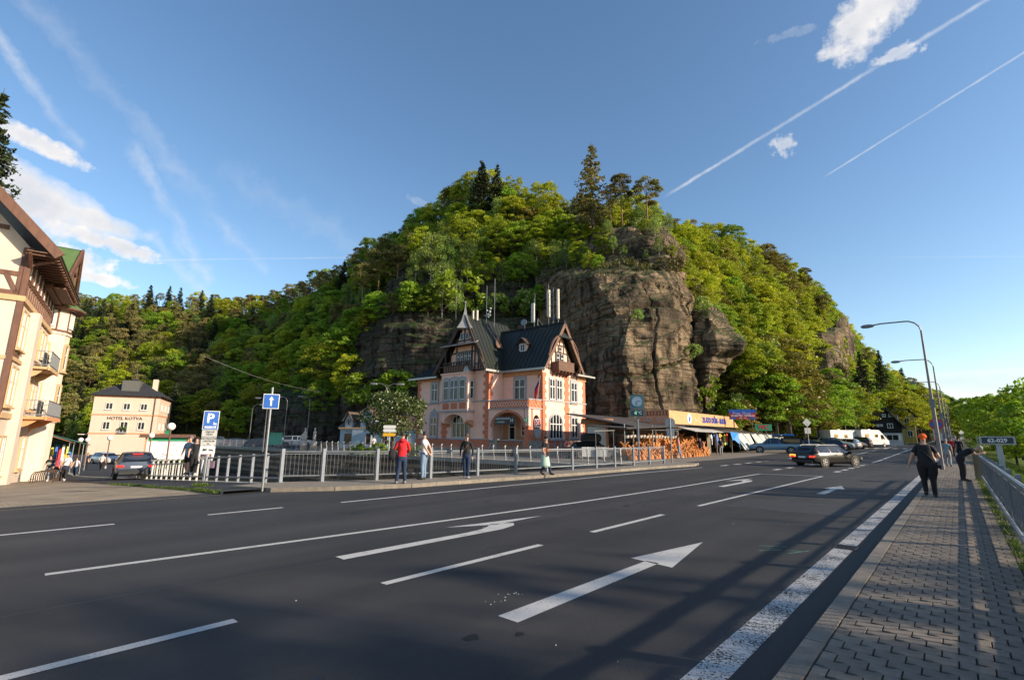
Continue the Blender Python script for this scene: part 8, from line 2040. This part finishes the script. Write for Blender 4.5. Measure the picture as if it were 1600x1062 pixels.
# map board
p0 = gnd(160, 733, -2.0); mbx = empty('map_board', (p0.x, p0.y + 6, -2.0), KR, 'large white map board with a small roof on the lawn before the peach hotel', 'board')
mw = 4.1
MB().box(0, mw, -.05, .05, .8, 2.9, m_sgnw).build('panel', mbx)
for x in (-.1, mw + .1): MB().box(x - .09, x + .09, -.09, .09, -.1, 3.5, m_oband).build('post', mbx)
MB().extrude([(-.8, -.5, 3.35), (-.8, .5, 3.35), (-.8, 0, 3.75)], (mw + 1.6, 0, 0), m_timber2).build('roof', mbx); MB().box(.1, mw - .1, -.055, .055, 2.95, 3.35, m_sgng).build('header', mbx)
q = MB()
random.seed(3)
for i in range(9): x, z = random.uniform(.5, 3.5), random.uniform(1.1, 2.6); q.bar((x, -.055, z), (x + random.uniform(-.7, .7), -.055, z + random.uniform(-.25, .25)), .05, .01, m_sgnr if i % 2 else m_sgnbl, up=(0, 1, 0))
q.build('map_lines', mbx)
pts = []; K0 = Vector((KO.x, KO.y, 0)); b = MB();
A_ = gnd(112, 728, -1.99); B_ = gnd(262, 733, -1.99); b.poly([A_, B_, B_ + Vector((-14, 30, 0)), A_ + Vector((-14, 30, 0))], m_grass); b.build('lawn', kind='structure')
for i in range(12):
 p = A_.lerp(B_, random.random()) + Vector((-4, random.uniform(10, 22), -.05)); place_tree('shrub', p, random.uniform(.35, .6), 'low green bush on the lawn in front of the peach hotel', 'bushes on the lawn')
# ---- road signs on the left
def sign_frame(p, label, name='road_sign'):
 d = Vector((-p.x, -p.y, 0)).normalized(); return empty(name, p, math.atan2(d.y, d.x) + math.pi / 2, label, 'road sign')
p = gnd(410, 762, .12); o = sign_frame(p, 'square blue one way sign with a white up arrow on a grey post', 'one_way_sign')
MB().tube([(0, .05, -.1), (0, .05, 3.15)], .035, m_galv, 8).build('post', o)
MB().box(-.235, .235, -.012, .012, 2.46, 2.93, m_sgnw).box(-.215, .215, -.02, -.012, 2.48, 2.91, m_sgnbl).build('plate', o)
q = MB(); q.box(-.025, .025, -.028, -.02, 2.55, 2.76, m_sgnw); q.extrude([(-.07, -.02, 2.74), (.07, -.02, 2.74), (0, -.02, 2.86)], (0, -.008, 0), m_sgnw); q.build('arrow', o)
p = gnd(318, 752, -.05); o = sign_frame(p, 'blue parking sign above three grey text plates on a leaning grey post', 'parking_sign')
MB().tube([(0, .05, -.1), (0, .05, 2.5)], .033, m_galv, 8).build('post', o)
MB().box(-.27, .27, -.012, .012, 1.98, 2.72, m_sgnw).box(-.25, .25, -.02, -.012, 2.0, 2.70, m_sgnbl).build('plate', o)
lettering('P', .50, m_sgnw, o, (-.03, -.024, 2.42), bold=.012, extrude=.004); lettering('3x', .13, m_sgnw, o, (.14, -.024, 2.22), extrude=.004, bold=.004); lettering('RESERVÉ', .105, m_sgnw, o, (0, -.024, 2.08), extrude=.004, bold=.003)
m_grplate = M('grey_plate', (.42, .42, .41), .5, var=.05)
for z0, z1, tx_ in ((1.72, 1.96, ('OBECNÍ', 'ÚŘAD')), (1.38, 1.70, ('INFORMAČNÍ', 'CENTRUM', '2x'))):
 MB().box(-.26, .26, -.012, .012, z0, z1, m_grplate).build('plate', o)
 for i, t_ in enumerate(tx_): lettering(t_, .085, m_sgnb, o, (0, -.016, z1 - .065 - i * .095), extrude=.003, bold=.002)
MB().box(-.26, .26, -.012, .012, 1.04, 1.36, m_grplate).box(-.24, .24, -.016, -.012, 1.06, 1.34, m_sgnw).build('plate', o)
q = MB(); q.extrude([(-.18, -.016, 1.15), (-.04, -.016, 1.17), (-.02, -.016, 1.22), (-.08, -.016, 1.23), (-.14, -.016, 1.28), (-.17, -.016, 1.22)], (0, -.004, 0), m_sgnb); q.bar((-.08, -.018, 1.25), (.0, -.018, 1.22), .02, .005, m_sgnb, up=(0, 1, 0)); q.extrude([(.0, -.016, 1.2), (.2, -.016, 1.14), (.2, -.016, 1.19), (.14, -.016, 1.23), (.05, -.016, 1.24)], (0, -.004, 0), m_sgnb); q.build('tow_truck_symbol', o)
# trail direction arrows near the cottage
p = at(607, 712, 46); o = empty('trail_signpost', (p.x, p.y, 0), 0, 'white trail signpost with pointed boards and one yellow board', 'signpost')
MB().tube([(0, 0, 0), (0, 0, 2.7)], .05, m_whitep).build('post', o)
for z, m_, sg in ((2.45, m_sgnw, 1), (2.12, m_sgnw, -1), (1.75, m_sgny, 1)): MB().extrude([(-.55, -.06, z), (.45, -.06, z), (.6 * 1.0, -.06, z + .14), (.45, -.06, z + .28), (-.55, -.06, z + .28), (-.62, -.06, z + .14)], (0, .03, 0), m_).build('board', o)
# clock
p = at(998, 700, 37.4); o = empty('street_clock', (p.x, p.y, 0), 0, 'square teal street clock over a temperature display on a tall grey post', 'clock'); o.rotation_euler = (0, 0, math.atan2(-p.y, -p.x) + math.pi / 2)
m_teal = M('teal_case', (0.06, 0.15, 0.19), .45, var=.1); m_face = M('clock_face', (.30, .42, .52), .4, var=.03)
MB().tube([(0, 0, -.1), (0, 0, 3.3)], .085, m_blue, 8).build('post', o); MB().box(-.5, .5, -.12, .12, 3.95, 4.95, m_teal).build('case', o); MB().box(-.54, .54, -.14, .14, 3.35, 3.88, m_teal).box(-.44, .44, -.15, -.14, 3.42, 3.8, m_sgnb).build('display', o)
lettering('6 °C', .30, m_sgnw, o, (.05, -.155, 3.61), extrude=.003, bold=.004); MB().box(-.12, -.05, -.158, -.15, 3.5, 3.74, M('display_green', (.02, .35, .2), .5, var=0, emit=(.05, .8, .4, .6))).build('digit', o)
MB().disc((0, -.12, 4.46), .38, m_face, (0, -1, 0), 28, .02).build('dial', o); q = MB(); q.bar((0, -.15, 4.46), (.28, -.15, 4.52), .035, .01, m_sgnb, up=(0, 1, 0)); q.bar((0, -.15, 4.46), (.01, -.15, 4.14), .025, .01, m_sgnb, up=(0, 1, 0))
for i in range(12): a = R(30 * i); q.bar((math.sin(a) * .32, -.15, 4.46 + math.cos(a) * .32), (math.sin(a) * .36, -.15, 4.46 + math.cos(a) * .36), .02, .01, m_sgnb, up=(0, 1, 0))
q.build('hands', o)
# rear side of a round sign at the railing end
p = ST(33.6, -15.0, .1); o = empty('round_sign', p, math.atan2(-p.y, -p.x) + math.pi / 2, 'grey back of a round road sign at the end of the bridge railing', 'road sign')
MB().tube([(0, -.04, 0), (0, -.04, 3.1)], .04, m_blue).build('post', o); MB().disc((0, 0, 2.75), .34, m_grplate, (0, 1, 0), 24, .02).build('plate', o); MB().box(-.26, .26, 0, .02, 1.8, 2.36, m_grplate).build('plate', o)
# no parking sign, bridge number sign, give-way signs
p = ST(42, -.95, .12); o = empty('no_parking_sign', p, -RA, 'round red and blue no parking sign on a post beside the right kerb', 'road sign')
MB().tube([(0, .04, 0), (0, .04, 3.0)], .04, m_galv).build('post', o); MB().disc((0, 0, 2.68), .36, m_sgnr, (0, -1, 0), 26, .012).disc((0, -.012, 2.68), .29, m_sgnbl, (0, -1, 0), 26, .01).build('plate', o)
q = MB(); q.bar((-.2, -.028, 2.88), (.2, -.028, 2.48), .06, .01, m_sgnr, up=(0, 1, 0)); q.bar((-.2, -.026, 2.48), (.2, -.026, 2.88), .06, .008, m_sgnr, up=(0, 1, 0)); q.build('cross_bars', o)
pp_ = at(1558, 687, 17.6); o = empty('bridge_number_sign', (pp_.x, pp_.y, 0), math.atan2(-pp_.y, -pp_.x) + math.pi / 2 , 'white framed black plate reading 62-029 on a pale post behind the right railing', 'sign')
MB().bar((0.02, .05, -.6), (0.02, .05, 1.68), .16, .05, m_grplate, up=(0, 1, 0)).build('post', o); MB().box(-.46, .46, -.02, .02, 1.64, 1.92, m_grplate).box(-.40, .40, -.03, -.02, 1.68, 1.88, m_sgnb).build('plate', o)
lettering('62-029', .18, m_sgnw, o, (0, -.033, 1.775), extrude=.003, bold=.006)
for px, pyb, pyt, Y, lb in ((1265, 700, 660, 58, 'diamond and square sign backs on a pole between the pickup and parked cars'), (473, 698, 682, 60, 'diamond sign back behind the white off-road car'), (1505, 693, 676, 90, 'far road sign on the right pavement')):
 p = at(px, pyb, Y); T_ = at(px, pyt, Y).z; o = empty('warning_sign', (p.x, p.y, 0), 0, lb, 'road sign'); MB().tube([(0, .03, 0), (0, .03, T_)], .05, m_whitep).build('post', o)
 MB().extrude([(0, 0, T_ + .5), (-.5, 0, T_), (0, 0, T_ - .5), (.5, 0, T_)], (0, .02, 0), m_grplate).build('plate', o); MB().box(-.35, .35, 0, .02, T_ - 1.25, T_ - .6, m_grplate).build('plate', o)
# statues on the far bank, bins, notice boards
for px in (475, 490):
 p = at(px, 700, 52); o = empty('statue', (p.x, p.y, 0), 0, 'small pale garden statue on a plinth, %s of two before the white cottage' % ('left' if px == 475 else 'right'), 'statue'); MB().box(-.3, .3, -.3, .3, 0, .7, m_conc).lathe([(.18, .7), (.28, .8), (.30, 1.1), (.15, 1.2)], m_whitep).build('plinth', o); MB().lathe([(.14, 1.2), (.17, 1.6), (.13, 1.9), (.17, 2.1), (.06, 2.25), (.10, 2.4), (.03, 2.55)], m_whitep).build('figure', o, True)
p = at(428, 700, 62); o = empty('information_board', (p.x, p.y, 0), 0, 'green and white information board across the river', 'board'); MB().box(-.9, .9, -.05, .05, .6, 2.1, M('pale_green_board', (.10, .36, .27), .6, var=.2, scale=3)).build('panel', o); MB().box(-1.2, 1.2, -.4, .4, 2.2, 2.35, m_timber).build('roof', o)
p = at(935, 712, 46); o = empty('notice_board', (p.x, p.y, 0), -.3, 'white notice board with an orange frame and tiled roof beside the pink house', 'board')
MB().box(-.95, .75, -.05, .05, .5, 2.75, m_sgnw).build('panel', o)
for x in (-1.05, .85): MB().box(x - .1, x + .1, -.1, .1, 0, 3.1, m_oband).build('post', o)
MB().box(-.95, .75, -.06, .06, 2.75, 3.05, M('pale_olive_board', (.35, .38, .18), .7, var=.1)).build('header', o); MB().extrude([(-1.5, -.6, 3.0), (-1.5, .6, 3.0), (-1.5, 0, 3.5)], (2.9, 0, 0), m_oband).build('roof', o)
for px, lb in ((920, 'left'), (940, 'right')):
 p = at(px, 712, 36.5); o = empty('banner_stand', (p.x, p.y, 0), .15, 'pale grey ribbed panel behind the railing, %s of a pair' % lb, 'panel'); MB().box(-.52, .52, -.03, .03, .42, 1.1, m_grplate).build('panel', o); MB().box(-.5, -.45, -.03, .03, 0, .4, m_galv).box(.45, .5, -.03, .03, 0, .4, m_galv).build('leg', o)
o = empty('clothes_rail', (at(945, 712, 40).x, 40, 0), .1, 'light metal clothes rail beside the notice board', 'rail'); q = MB()
for x in (-.7, .75): q.tube([(x, 0, 0), (x, 0, 2.3)], .02, m_galv)
q.tube([(-.8, 0, 2.3), (.85, 0, 2.35)], .03, m_whitep); q.build('frame', o)
# ---- market stalls below the crag
S0 = 37.5
def sp_(s, t, z=0): return ST(s, t, z)
st_ = empty('market_hall', ST(0, 0, 0), math.pi / 2 - RA, 'long market stall with a tan sign board, dark roof and pale awnings', 'market stall')
# local: x = s, y = -t
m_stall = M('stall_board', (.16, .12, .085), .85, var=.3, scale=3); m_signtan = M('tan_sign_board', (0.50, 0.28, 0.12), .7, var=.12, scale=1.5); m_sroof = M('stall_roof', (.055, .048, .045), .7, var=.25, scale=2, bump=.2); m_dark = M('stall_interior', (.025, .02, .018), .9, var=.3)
YF = 21.0
MB().box(47, 67.0, YF, YF + .25, 3.25, 4.5, m_signtan).build('sign_board', st_) if False else MB().extrude([(47, YF, 3.2), (67.6, YF, 3.2), (65.2, YF, 4.5), (47, YF, 4.5)], (0, .25, 0), m_signtan).build('sign_board', st_)
MB().box(46.9, 47.0, YF, YF + 3.2, 3.2, 4.55, m_oband).build('side_board', st_)
o = lettering('LIER  GO', .62, M('faded_pink', (.62, .42, .36), .7, var=.05), st_, (46.86, YF + 1.6, 3.62), (math.pi / 2, 0, -math.pi / 2), extrude=.01, bold=.01)
q = MB()
for i in range(9): q.bar((46.86, YF + .15 + i * .34, 4.0), (46.86, YF + .32 + i * .34, 4.5), .04, .03, m_timber2); q.bar((46.86, YF + .32 + i * .34, 4.0), (46.86, YF + .15 + i * .34, 4.5), .04, .03, m_timber2)
q.build('lattice', st_)
m_navy = M('navy_letter', (.01, .04, .30), .5, var=.05)
lettering('ZLATO DŮM - BUDA', .82, m_navy, st_, (59.2, YF - .03, 3.8), extrude=.02, bold=.03, sx=.98)
MB().disc((51.8, YF - .0, 3.85), .52, m_sgnw, (0, -1, 0), 24, .04).build('logo', st_); MB().extrude([(51.6, YF - .05, 3.5), (51.95, YF - .05, 3.55), (52.1, YF - .05, 3.9), (51.9, YF - .05, 4.15), (51.65, YF - .05, 3.9)], (0, -.01, 0), m_sgnbl).build('logo_mark', st_)
lettering('Bar', .4, m_sgnw, st_, (53.6, YF - .03, 3.75), extrude=.01)
q = MB(); slab(q, [(38, YF - .9, 2.75), (86, YF - .9, 2.45), (86, YF + 6, 3.9), (38, YF + 6, 4.0)], m_sroof, .1); q.build('roof', st_)
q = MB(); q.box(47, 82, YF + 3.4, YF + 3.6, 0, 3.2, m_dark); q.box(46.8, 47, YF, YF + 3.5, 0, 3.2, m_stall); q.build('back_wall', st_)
for s_ in (38.2, 42.4, 46.9, 52, 57.5, 62.5, 68, 74, 80): MB().box(s_ - .06, s_ + .06, YF - .7, YF - .58, 0, 2.72, m_stall).build('post', st_)
MB().box(56.2, 57.3, YF - .1, YF, 0, 2.6, m_stall).build('panel', st_)
m_tarp = M('pale_tarpaulin', (.42, .45, .42), .6, var=.15, scale=1.2, bump=.6, bscale=3)
q = MB(); slab(q, [(47.6, YF - 2.2, 2.5), (53.2, YF - 2.2, 2.45), (53.2, YF - .4, 2.85), (47.6, YF - .4, 2.9)], m_whitep, .05); q.build('awning', st_); q = MB(); slab(q, [(53.4, YF - 1.6, 2.55), (57.2, YF - 1.6, 2.5), (57.2, YF - .4, 2.8), (53.4, YF - .4, 2.8)], m_whitep, .05); q.build('awning', st_)
random.seed(9)
for i in range(7):
 x0 = 63.2 + i * 3.1; n_ = 7; vs_ = [];
 for a_ in range(n_):
  for c_ in range(n_):
   u_, v_ = a_ / 6, c_ / 6; sag = .22 * math.sin(u_ * math.pi) * (1 - v_) + .10 * math.sin(u_ * 9 + i) * v_
   vs_.append((x0 + u_ * 3.0, YF - .8 - (1 - v_) * 0 - sag - (1 - v_) * (1.1 if i % 2 == 0 else .7), .55 + v_ * 1.95 + (.35 * math.sin(u_ * 3.1) * (1 - v_) if i in (1, 2) else 0)))
 q = MB(); q.add(vs_, [(a_ * n_ + c_, (a_ + 1) * n_ + c_, (a_ + 1) * n_ + c_ + 1, a_ * n_ + c_ + 1) for a_ in range(n_ - 1) for c_ in range(n_ - 1)], m_tarp); oo = q.build('tarpaulin', st_, True)
 MB().tube([(x0, YF - 2.4, .1), (x0 + .3, YF - .8, 2.45)], .03, m_galv).build('tarpaulin_pole', st_)
q = MB(); q.add([(60.0, YF - 1.4, 2.6), (62.9, YF - 1.4, 2.5), (60.4, YF - 1.5, 1.6), (62.6, YF - 1.6, .4), (61.5, YF - 1.3, 1.7), (62.0, YF - 1.7, 1.2)], [(0, 1, 4, 2), (1, 3, 5, 4)], m_btarp); q.build('blue_tarpaulin', st_)
# hanging goods between the dark posts
for i in range(14):
 x_ = 57.6 + (i % 7) * .8; p = st_.matrix_basis @ Vector((x_, YF - .5 + .4 * (i // 7), .9 + .3 * (i % 3))); q = MB(); q.extrude([(-.2, 0, -.1), (.2, 0, -.1), (.24, 0, .8), (.1, 0, 1.1), (-.1, 0, 1.1), (-.24, 0, .8)], (0, .1, 0), gm[(i * 5 + 3) % 7] if i % 3 else m_dark)
 q.build('hanging_garment', None, False, 'small garment hanging for sale in the market hall opening', 'garment', 'garments for sale in the market hall', None, p, math.pi / 2 - RA)
# terracotta and wicker garden ornaments: little windmills set out in rows
m_wick = M('orange_wicker', (0.62, 0.25, 0.06), .8, col2=(.36, .13, .04), scale=9, bump=.5, objvar=.3)
wm = empty('wooden_windmill', (0, 0, -30), 0, 'x', 'garden ornament', 'orange windmill ornaments before the market hall')
MB().lathe([(.26, 0), (.17, .62), (.20, .64), (.16, .72), (.02, .95)], m_wick, (0, 0, 0), 8).build('tower', wm); q = MB()
for k in range(4): a = R(45 + 90 * k); q.bar((math.cos(a) * .05, -.24, .68 + math.sin(a) * .05), (math.cos(a) * .46, -.24, .68 + math.sin(a) * .46), .12, .02, m_wick, up=(0, 1, 0))
q.tube([(0, -.26, .68), (0, 0, .68)], .03, m_wick, 5); q.build('sails', wm)
kd_ = tree_of(wm); k = 0; lab = ['orange wooden windmill ornament standing in the front row before the stall', 'orange wooden windmill ornament on the middle display step of the stall', 'orange wooden windmill ornament on the top display step of the stall']
for row in range(4):
 for i in range(27):
  s_ = 36.6 + i * .62 + random.uniform(-.12, .12); t_ = -19.7 - row * .55 + random.uniform(-.12, .12); z = .02 + row * .42
  if row > 1 and i < 9: continue
  sc = random.uniform(.62, 1.05); w_ = wm if k == 0 else None
  if w_ is None: copy_thing(wm, ST(s_, t_, z), random.uniform(-.7, .9), lab[min(2, row)], sc, kd_)
  else: wm.location = ST(s_, t_, z); wm['label'] = lab[0]
  k += 1
sh = empty('display_steps', ST(0, 0, 0), math.pi / 2 - RA, 'stepped wooden display bench under the windmill ornaments', 'bench')
for row in range(1, 4): MB().box(36.4 if row < 2 else 42, 53.5, 19.45 + row * .55, 20.0 + row * .55, 0, row * .42, m_stall).build('step', sh)
m_wpot = M('white_pot', (.62, .56, .48), .5, var=.05)
pot = MB().lathe([(.10, 0), (.16, .12), (.17, .22), (.15, .22)], m_wpot, (0, 0, 0), 10).tube([(.12, 0, .2), (0, 0, .7)], .008, m_galv, 3).tube([(-.12, 0, .2), (0, 0, .7)], .008, m_galv, 3)
first = None
for i in range(17):
 loc = ST(36.9 + i * .58, -20.2, 1.75 + .03 * (i % 3))
 if first is None: first = pot.build('hanging_pot', None, False, 'small white flower pot hanging in the row at the left stall', 'flower pot', 'white pots hanging in a row', None, loc)
 else: c = first.copy(); COL.objects.link(c); c.location = loc
hr_ = empty('pot_rail', ST(36.5, -20.2, 0), math.pi / 2 - RA, 'thin metal frame from which the white pots hang', 'frame'); q = MB(); q.tube([(0, 0, 2.5), (10.4, 0, 2.5)], .03, m_galv)
for x in (0, 5, 10.4): q.tube([(x, 0, 0), (x, 0, 2.9)], .035, m_galv)
q.build('frame', hr_); q = MB(); slab(q, [(-.6, -.6, 2.55), (10.8, -.6, 3.0), (10.8, 3.4, 3.3), (-.6, 3.4, 2.8)], m_sroof, .06); q.build('roof', hr_)
# roofs and signs beyond the hall
hut = empty('gable_hut', ST(70.5, -25.5, 0), math.pi / 2 - RA, 'dark gabled hut with a small white gable behind the market roof', 'hut')
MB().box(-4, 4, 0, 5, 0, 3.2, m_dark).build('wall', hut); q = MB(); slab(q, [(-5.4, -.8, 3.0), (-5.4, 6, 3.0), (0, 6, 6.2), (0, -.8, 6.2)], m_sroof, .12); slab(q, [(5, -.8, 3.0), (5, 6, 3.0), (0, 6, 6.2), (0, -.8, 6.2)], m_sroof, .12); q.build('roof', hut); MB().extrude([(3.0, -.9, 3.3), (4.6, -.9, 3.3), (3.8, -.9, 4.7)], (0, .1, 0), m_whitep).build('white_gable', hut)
o = empty('shop_sign', (at(1160, 647, 60).x, 60, 0), -.25, 'red and blue free shop billboard above the dark hut roof', 'sign'); z0, z1 = at(1160, 655, 60).z, at(1160, 639.5, 60).z
MB().box(-1.5, 1.5, -.05, .05, z0, z1, m_sgnr).box(-1.5, 1.5, -.06, -.05, z1 - .42, z1, m_sgnbl).box(-1.35, -.75, -.06, -.05, z0 + .02, z0 + .25, m_sgnbl).box(.7, 1.4, -.06, -.05, z0 + .02, z0 + .25, m_sgnbl).build('board', o); MB().tube([(-1, .1, 3), (-1, .1, z0)], .06, m_timber).tube([(1, .1, 3), (1, .1, z0)], .06, m_timber).build('post', o)
lettering('Free Shop', .5, M('lilac_letter', (.35, .35, .75), .5, var=.03), o, (-.1, -.07, z1 - .46), extrude=.01, bold=.01); lettering('ZIGARETTEN - GETRÄNKE', .27, m_sgnw, o, (0, -.07, z0 + .42), extrude=.01, bold=.008, sx=.82); lettering('BIER  WC', .2, m_sgnw, o, (0, -.07, z0 + .14), extrude=.01)
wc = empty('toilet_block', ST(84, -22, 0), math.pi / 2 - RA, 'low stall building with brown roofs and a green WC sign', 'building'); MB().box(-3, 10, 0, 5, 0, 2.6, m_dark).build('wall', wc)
q = MB(); slab(q, [(-3.6, -1.2, 2.6), (11, -1.2, 2.6), (11, 5, 4.2), (-3.6, 5, 4.2)], M('rust_roof', (.16, .095, .06), .8, var=.3, scale=2), .1); q.box(2, 5, 3, 3.4, 3.9, 4.2, m_whitep); q.box(6, 9.6, 3, 3.4, 4.0, 4.25, m_whitep); q.build('roof', wc)
o = empty('toilet_sign', (at(1193, 668, 62).x, 62, 0), -.2, 'green sign board with red WC lettering', 'sign'); z0, z1 = at(1193, 672.5, 62).z, at(1193, 662.5, 62).z; MB().box(-.95, .95, -.04, .04, z0, z1, m_sgng).build('board', o); MB().tube([(-.7, .1, 2.4), (-.7, .1, z0)], .04, m_galv).build('post', o); lettering('WC', .75, m_sgnr, o, (0, -.05, (z0 + z1) / 2), extrude=.01, bold=.02)
# ---- far houses on the right
def far_house(px0, px1, Y, gz, label, wallm, lowm, roofm, eave, ridge, depth, lowh, wins, name='timber_house', side=None):
 a0, a1 = at(px0, 690, Y), at(px1, 690, Y); o = empty(name, (a0.x, Y, gz), R(-24), label, 'house'); W_ = (a1 - a0).length
 MB().box(0, W_, 0, depth, -1, lowh, lowm).build('wall', o); MB().box(-.02, W_ + .02, -.02, depth, lowh, eave, wallm).build('upper_wall', o); MB().extrude([(-.02, -.02, eave), (W_ + .02, -.02, eave), (W_ / 2, -.02, ridge)], (0, depth, 0), wallm).build('gable', o)
 q = MB(); slab(q, [(-1.2, -.6, eave - .9), (-1.2, depth, eave - .9), (W_ / 2, depth, ridge + .15), (W_ / 2, -.6, ridge + .15)], roofm, .15); slab(q, [(W_ + .7, -.6, eave - .5), (W_ + .7, depth, eave - .5), (W_ / 2, depth, ridge + .15), (W_ / 2, -.6, ridge + .15)], roofm, .15); q.build('roof', o)
 for x, z, w_, h_ in wins: window(o, T(fr((x * W_, -.02, 0), (1, 0, 0), (0, -1, 0)), z), w_, h_, 2, rows=(), sw=.05, surround=m_wframe, sill=False)
 for y, z in ((depth * .3, 1.2), (depth * .65, 1.2), (depth * .3, 4.2), (depth * .65, 4.2)): window(o, T(fr((W_ + .02, y, 0), (0, 1, 0), (1, 0, 0)), z), .9, 1.2, 2, rows=(), sw=.05, surround=m_wframe, sill=False)
 return o
m_blackt = M('black_boards', (.012, .011, .010), .8, var=.2, scale=4); m_lime = M('limewash', (.55, .55, .56), .9, var=.06, grime=.2); m_yell = M('yellow_plaster', (.50, .38, .10), .9, var=.15, scale=2, grime=.35)
far_house(1366, 1403, 92, .9, 'black boarded timber house on a white ground floor', m_blackt, m_lime, m_sroof, 3.4, 6.6, 7, 2.2, [(.45, 5.1, .5, .5), (.68, 5.1, .5, .5), (.62, 3.1, .8, .8), (.2, 3.4, .35, .35), (.32, 3.4, .35, .35), (.65, .9, 1.8, 1.0)])
o = far_house(1391, 1425, 112, 1.2, 'yellow plastered house with white corner windows behind the black house', m_yell, m_yell, m_slate, 6.2, 9.0, 10, 3.0, [(.72, 4.3, .9, 1.2), (.78, 1.5, .9, 1.2), (.4, 7.0, .6, .6), (.7, 7.0, .6, .6)], 'yellow_house')
MB().box(5.0, 5.1, 0.5, 10, 0, 6.0, m_lime).build('band', o)
far_house(1438, 1452, 132, 1.4, 'dark grey house beyond the yellow house', M('grey_render', (.12, .11, .10), .9, var=.2), M('brown_render', (.16, .12, .09), .9, var=.2), m_slate, 5.6, 8.2, 10, 2.6, [(.5, 3.2, .8, 1.0)], 'grey_house')
# ---- white cottage and blossoming tree beyond the river
cz = empty('white_cottage', (at(530, 697, 75).x, 75, 0), R(-14), 'pale blue white cottage with brown dormer gables below the dark cliff', 'house'); m_cot = M('pale_blue_plaster', (.42, .50, .54), .9, var=.06, scale=2, grime=.25); m_broof = M('brown_tile_roof', (.10, .07, .055), .8, var=.3, scale=5, bump=.4)
MB().box(0, 15, 0, 8, -.2, 2.75, m_cot).build('wall', cz); MB().box(2.2, 5.2, -.3, 0, -.2, 2.75, m_cot).build('bay', cz); MB().box(-.1, 15.1, -.35, -.02, 2.75, 3.0, m_ochre).build('cornice', cz)
q = MB(); slab(q, [(-.5, -.1, 3.0), (15.5, -.1, 3.0), (14, 4, 6.0), (1.5, 4, 6.0)], m_broof); slab(q, [(-.5, -.1, 3.0), (-.5, 8, 3.0), (1.5, 4, 6.0), (1.5, 4, 6.0)], m_broof); q.build('roof', cz)
for x, w_, h_, z_ in ((1.5, 1.5, 2.2, 3.0), (4.6, 2.6, 2.9, 3.0), (8.8, 1.5, 1.9, 3.0)):
 q = MB(); q.box(x - w_ / 2 + .15, x + w_ / 2 - .15, -.28, 2.5, z_, z_ + h_ * .5, m_cot); q.extrude([(x - w_ / 2 + .15, -.28, z_ + h_ * .5), (x + w_ / 2 - .15, -.28, z_ + h_ * .5), (x, -.28, z_ + h_)], (0, .1, 0), m_cot); d_ = q.build('dormer', cz)
 for sg in (-1, 1): q = MB(); slab(q, [(x + sg * (w_ / 2 + .2), -.7, z_ + h_ * .42), (x + sg * (w_ / 2 + .2), 3, z_ + h_ * .42), (x, 3, z_ + h_ + .1), (x, -.7, z_ + h_ + .1)], m_broof, .1); q.build('dormer_roof', d_)
 window(cz, T(fr((x, -.28, 0), (1, 0, 0), (0, -1, 0)), z_ + .3), .5, .9, 1, rows=(), sw=.04, surround=m_timber2, sill=False)
for x in (1.4, 4.9, 7.4, 10.5, 13): window(cz, T(fr((x, -.0 if x != 4.9 else -.3, 0), (1, 0, 0), (0, -1, 0)), .5), .8 if x > 2 else 1.2, 1.6, 1, rows=(.6,), sw=.08, surround=m_cot, glass=m_glassr, frame=m_timber2)
lettering('VILLA', .4, m_gtrim, cz, (1.4, -.03, 2.35), extrude=.02)
p = at(612, 700, 49); C_, N_, S_, V_, tp = crown_broad(5.9, 3.2, 1.9, 70, 66, .15, leaf_apple, .25); om = empty('blossoming_tree', (p.x, p.y, 0), 0, 'gnarled tree dotted with white blossom in front of the white cottage', 'tree')
link('crown', quads_mesh('crown', C_, N_, S_, V_, leaf_apple), om); n_ = 420; ii = rng.integers(0, len(C_), n_); m_bl = leaf_mat('blossom', (.55, .50, .42), (.75, .70, .62), .2, 0)
link('blossom', quads_mesh('blossom', C_[ii] * np.array([1.03, 1.03, 1.0]), rsph(n_), np.full(n_, .10), rng.random(n_), m_bl), om); link('trunk', trunk_mesh('trunk', 4.2, .22, tp, m_bark, lean=1.2, branch_from=.15, nb=14), om)
for i, (px, Y) in enumerate([(575, 48), (590, 47.5), (560, 49), (628, 48), (640, 47), (548, 49.5), (655, 47)]): q_ = at(px, 700, Y); place_tree('shrub', (q_.x, q_.y, -.1), random.uniform(.3, .5), 'low dark shrub along the far river bank near the cottage', 'shrubs on the far bank')
# overhead wire across the valley
q = MB(); a_, b_ = at(318, 556, 60), at(500, 612, 75); q.tube([a_.lerp(b_, i / 8) - Vector((0, 0, .6 * math.sin(math.pi * i / 8))) for i in range(9)], .012, m_pole, 4); q.build('overhead_wire', None, False, 'thin sagging overhead wire crossing the shaded slope', 'wire')
# big conifer at the left edge beyond the hotel roof
q_ = at(-22, 262, 45); place_tree('spruce', (q_.x, q_.y, q_.z - 5), 1.0, 'dark conifer reaching into the picture at the upper left edge')
# tall loose riverside trees to the right of and behind the camera, whose thin shade falls over the near road
random.seed(31)
for i in range(9):
 s, t = -1 + i * 4.3 + random.uniform(-1, 1), random.uniform(27, 36); H = random.uniform(21, 24)
 place_tree('open', ST(s, t, -8.3), H / HT['open'], 'tall loose crowned riverside tree beside the camera position', 'riverside trees beside the camera', sx=random.uniform(.7, .85))
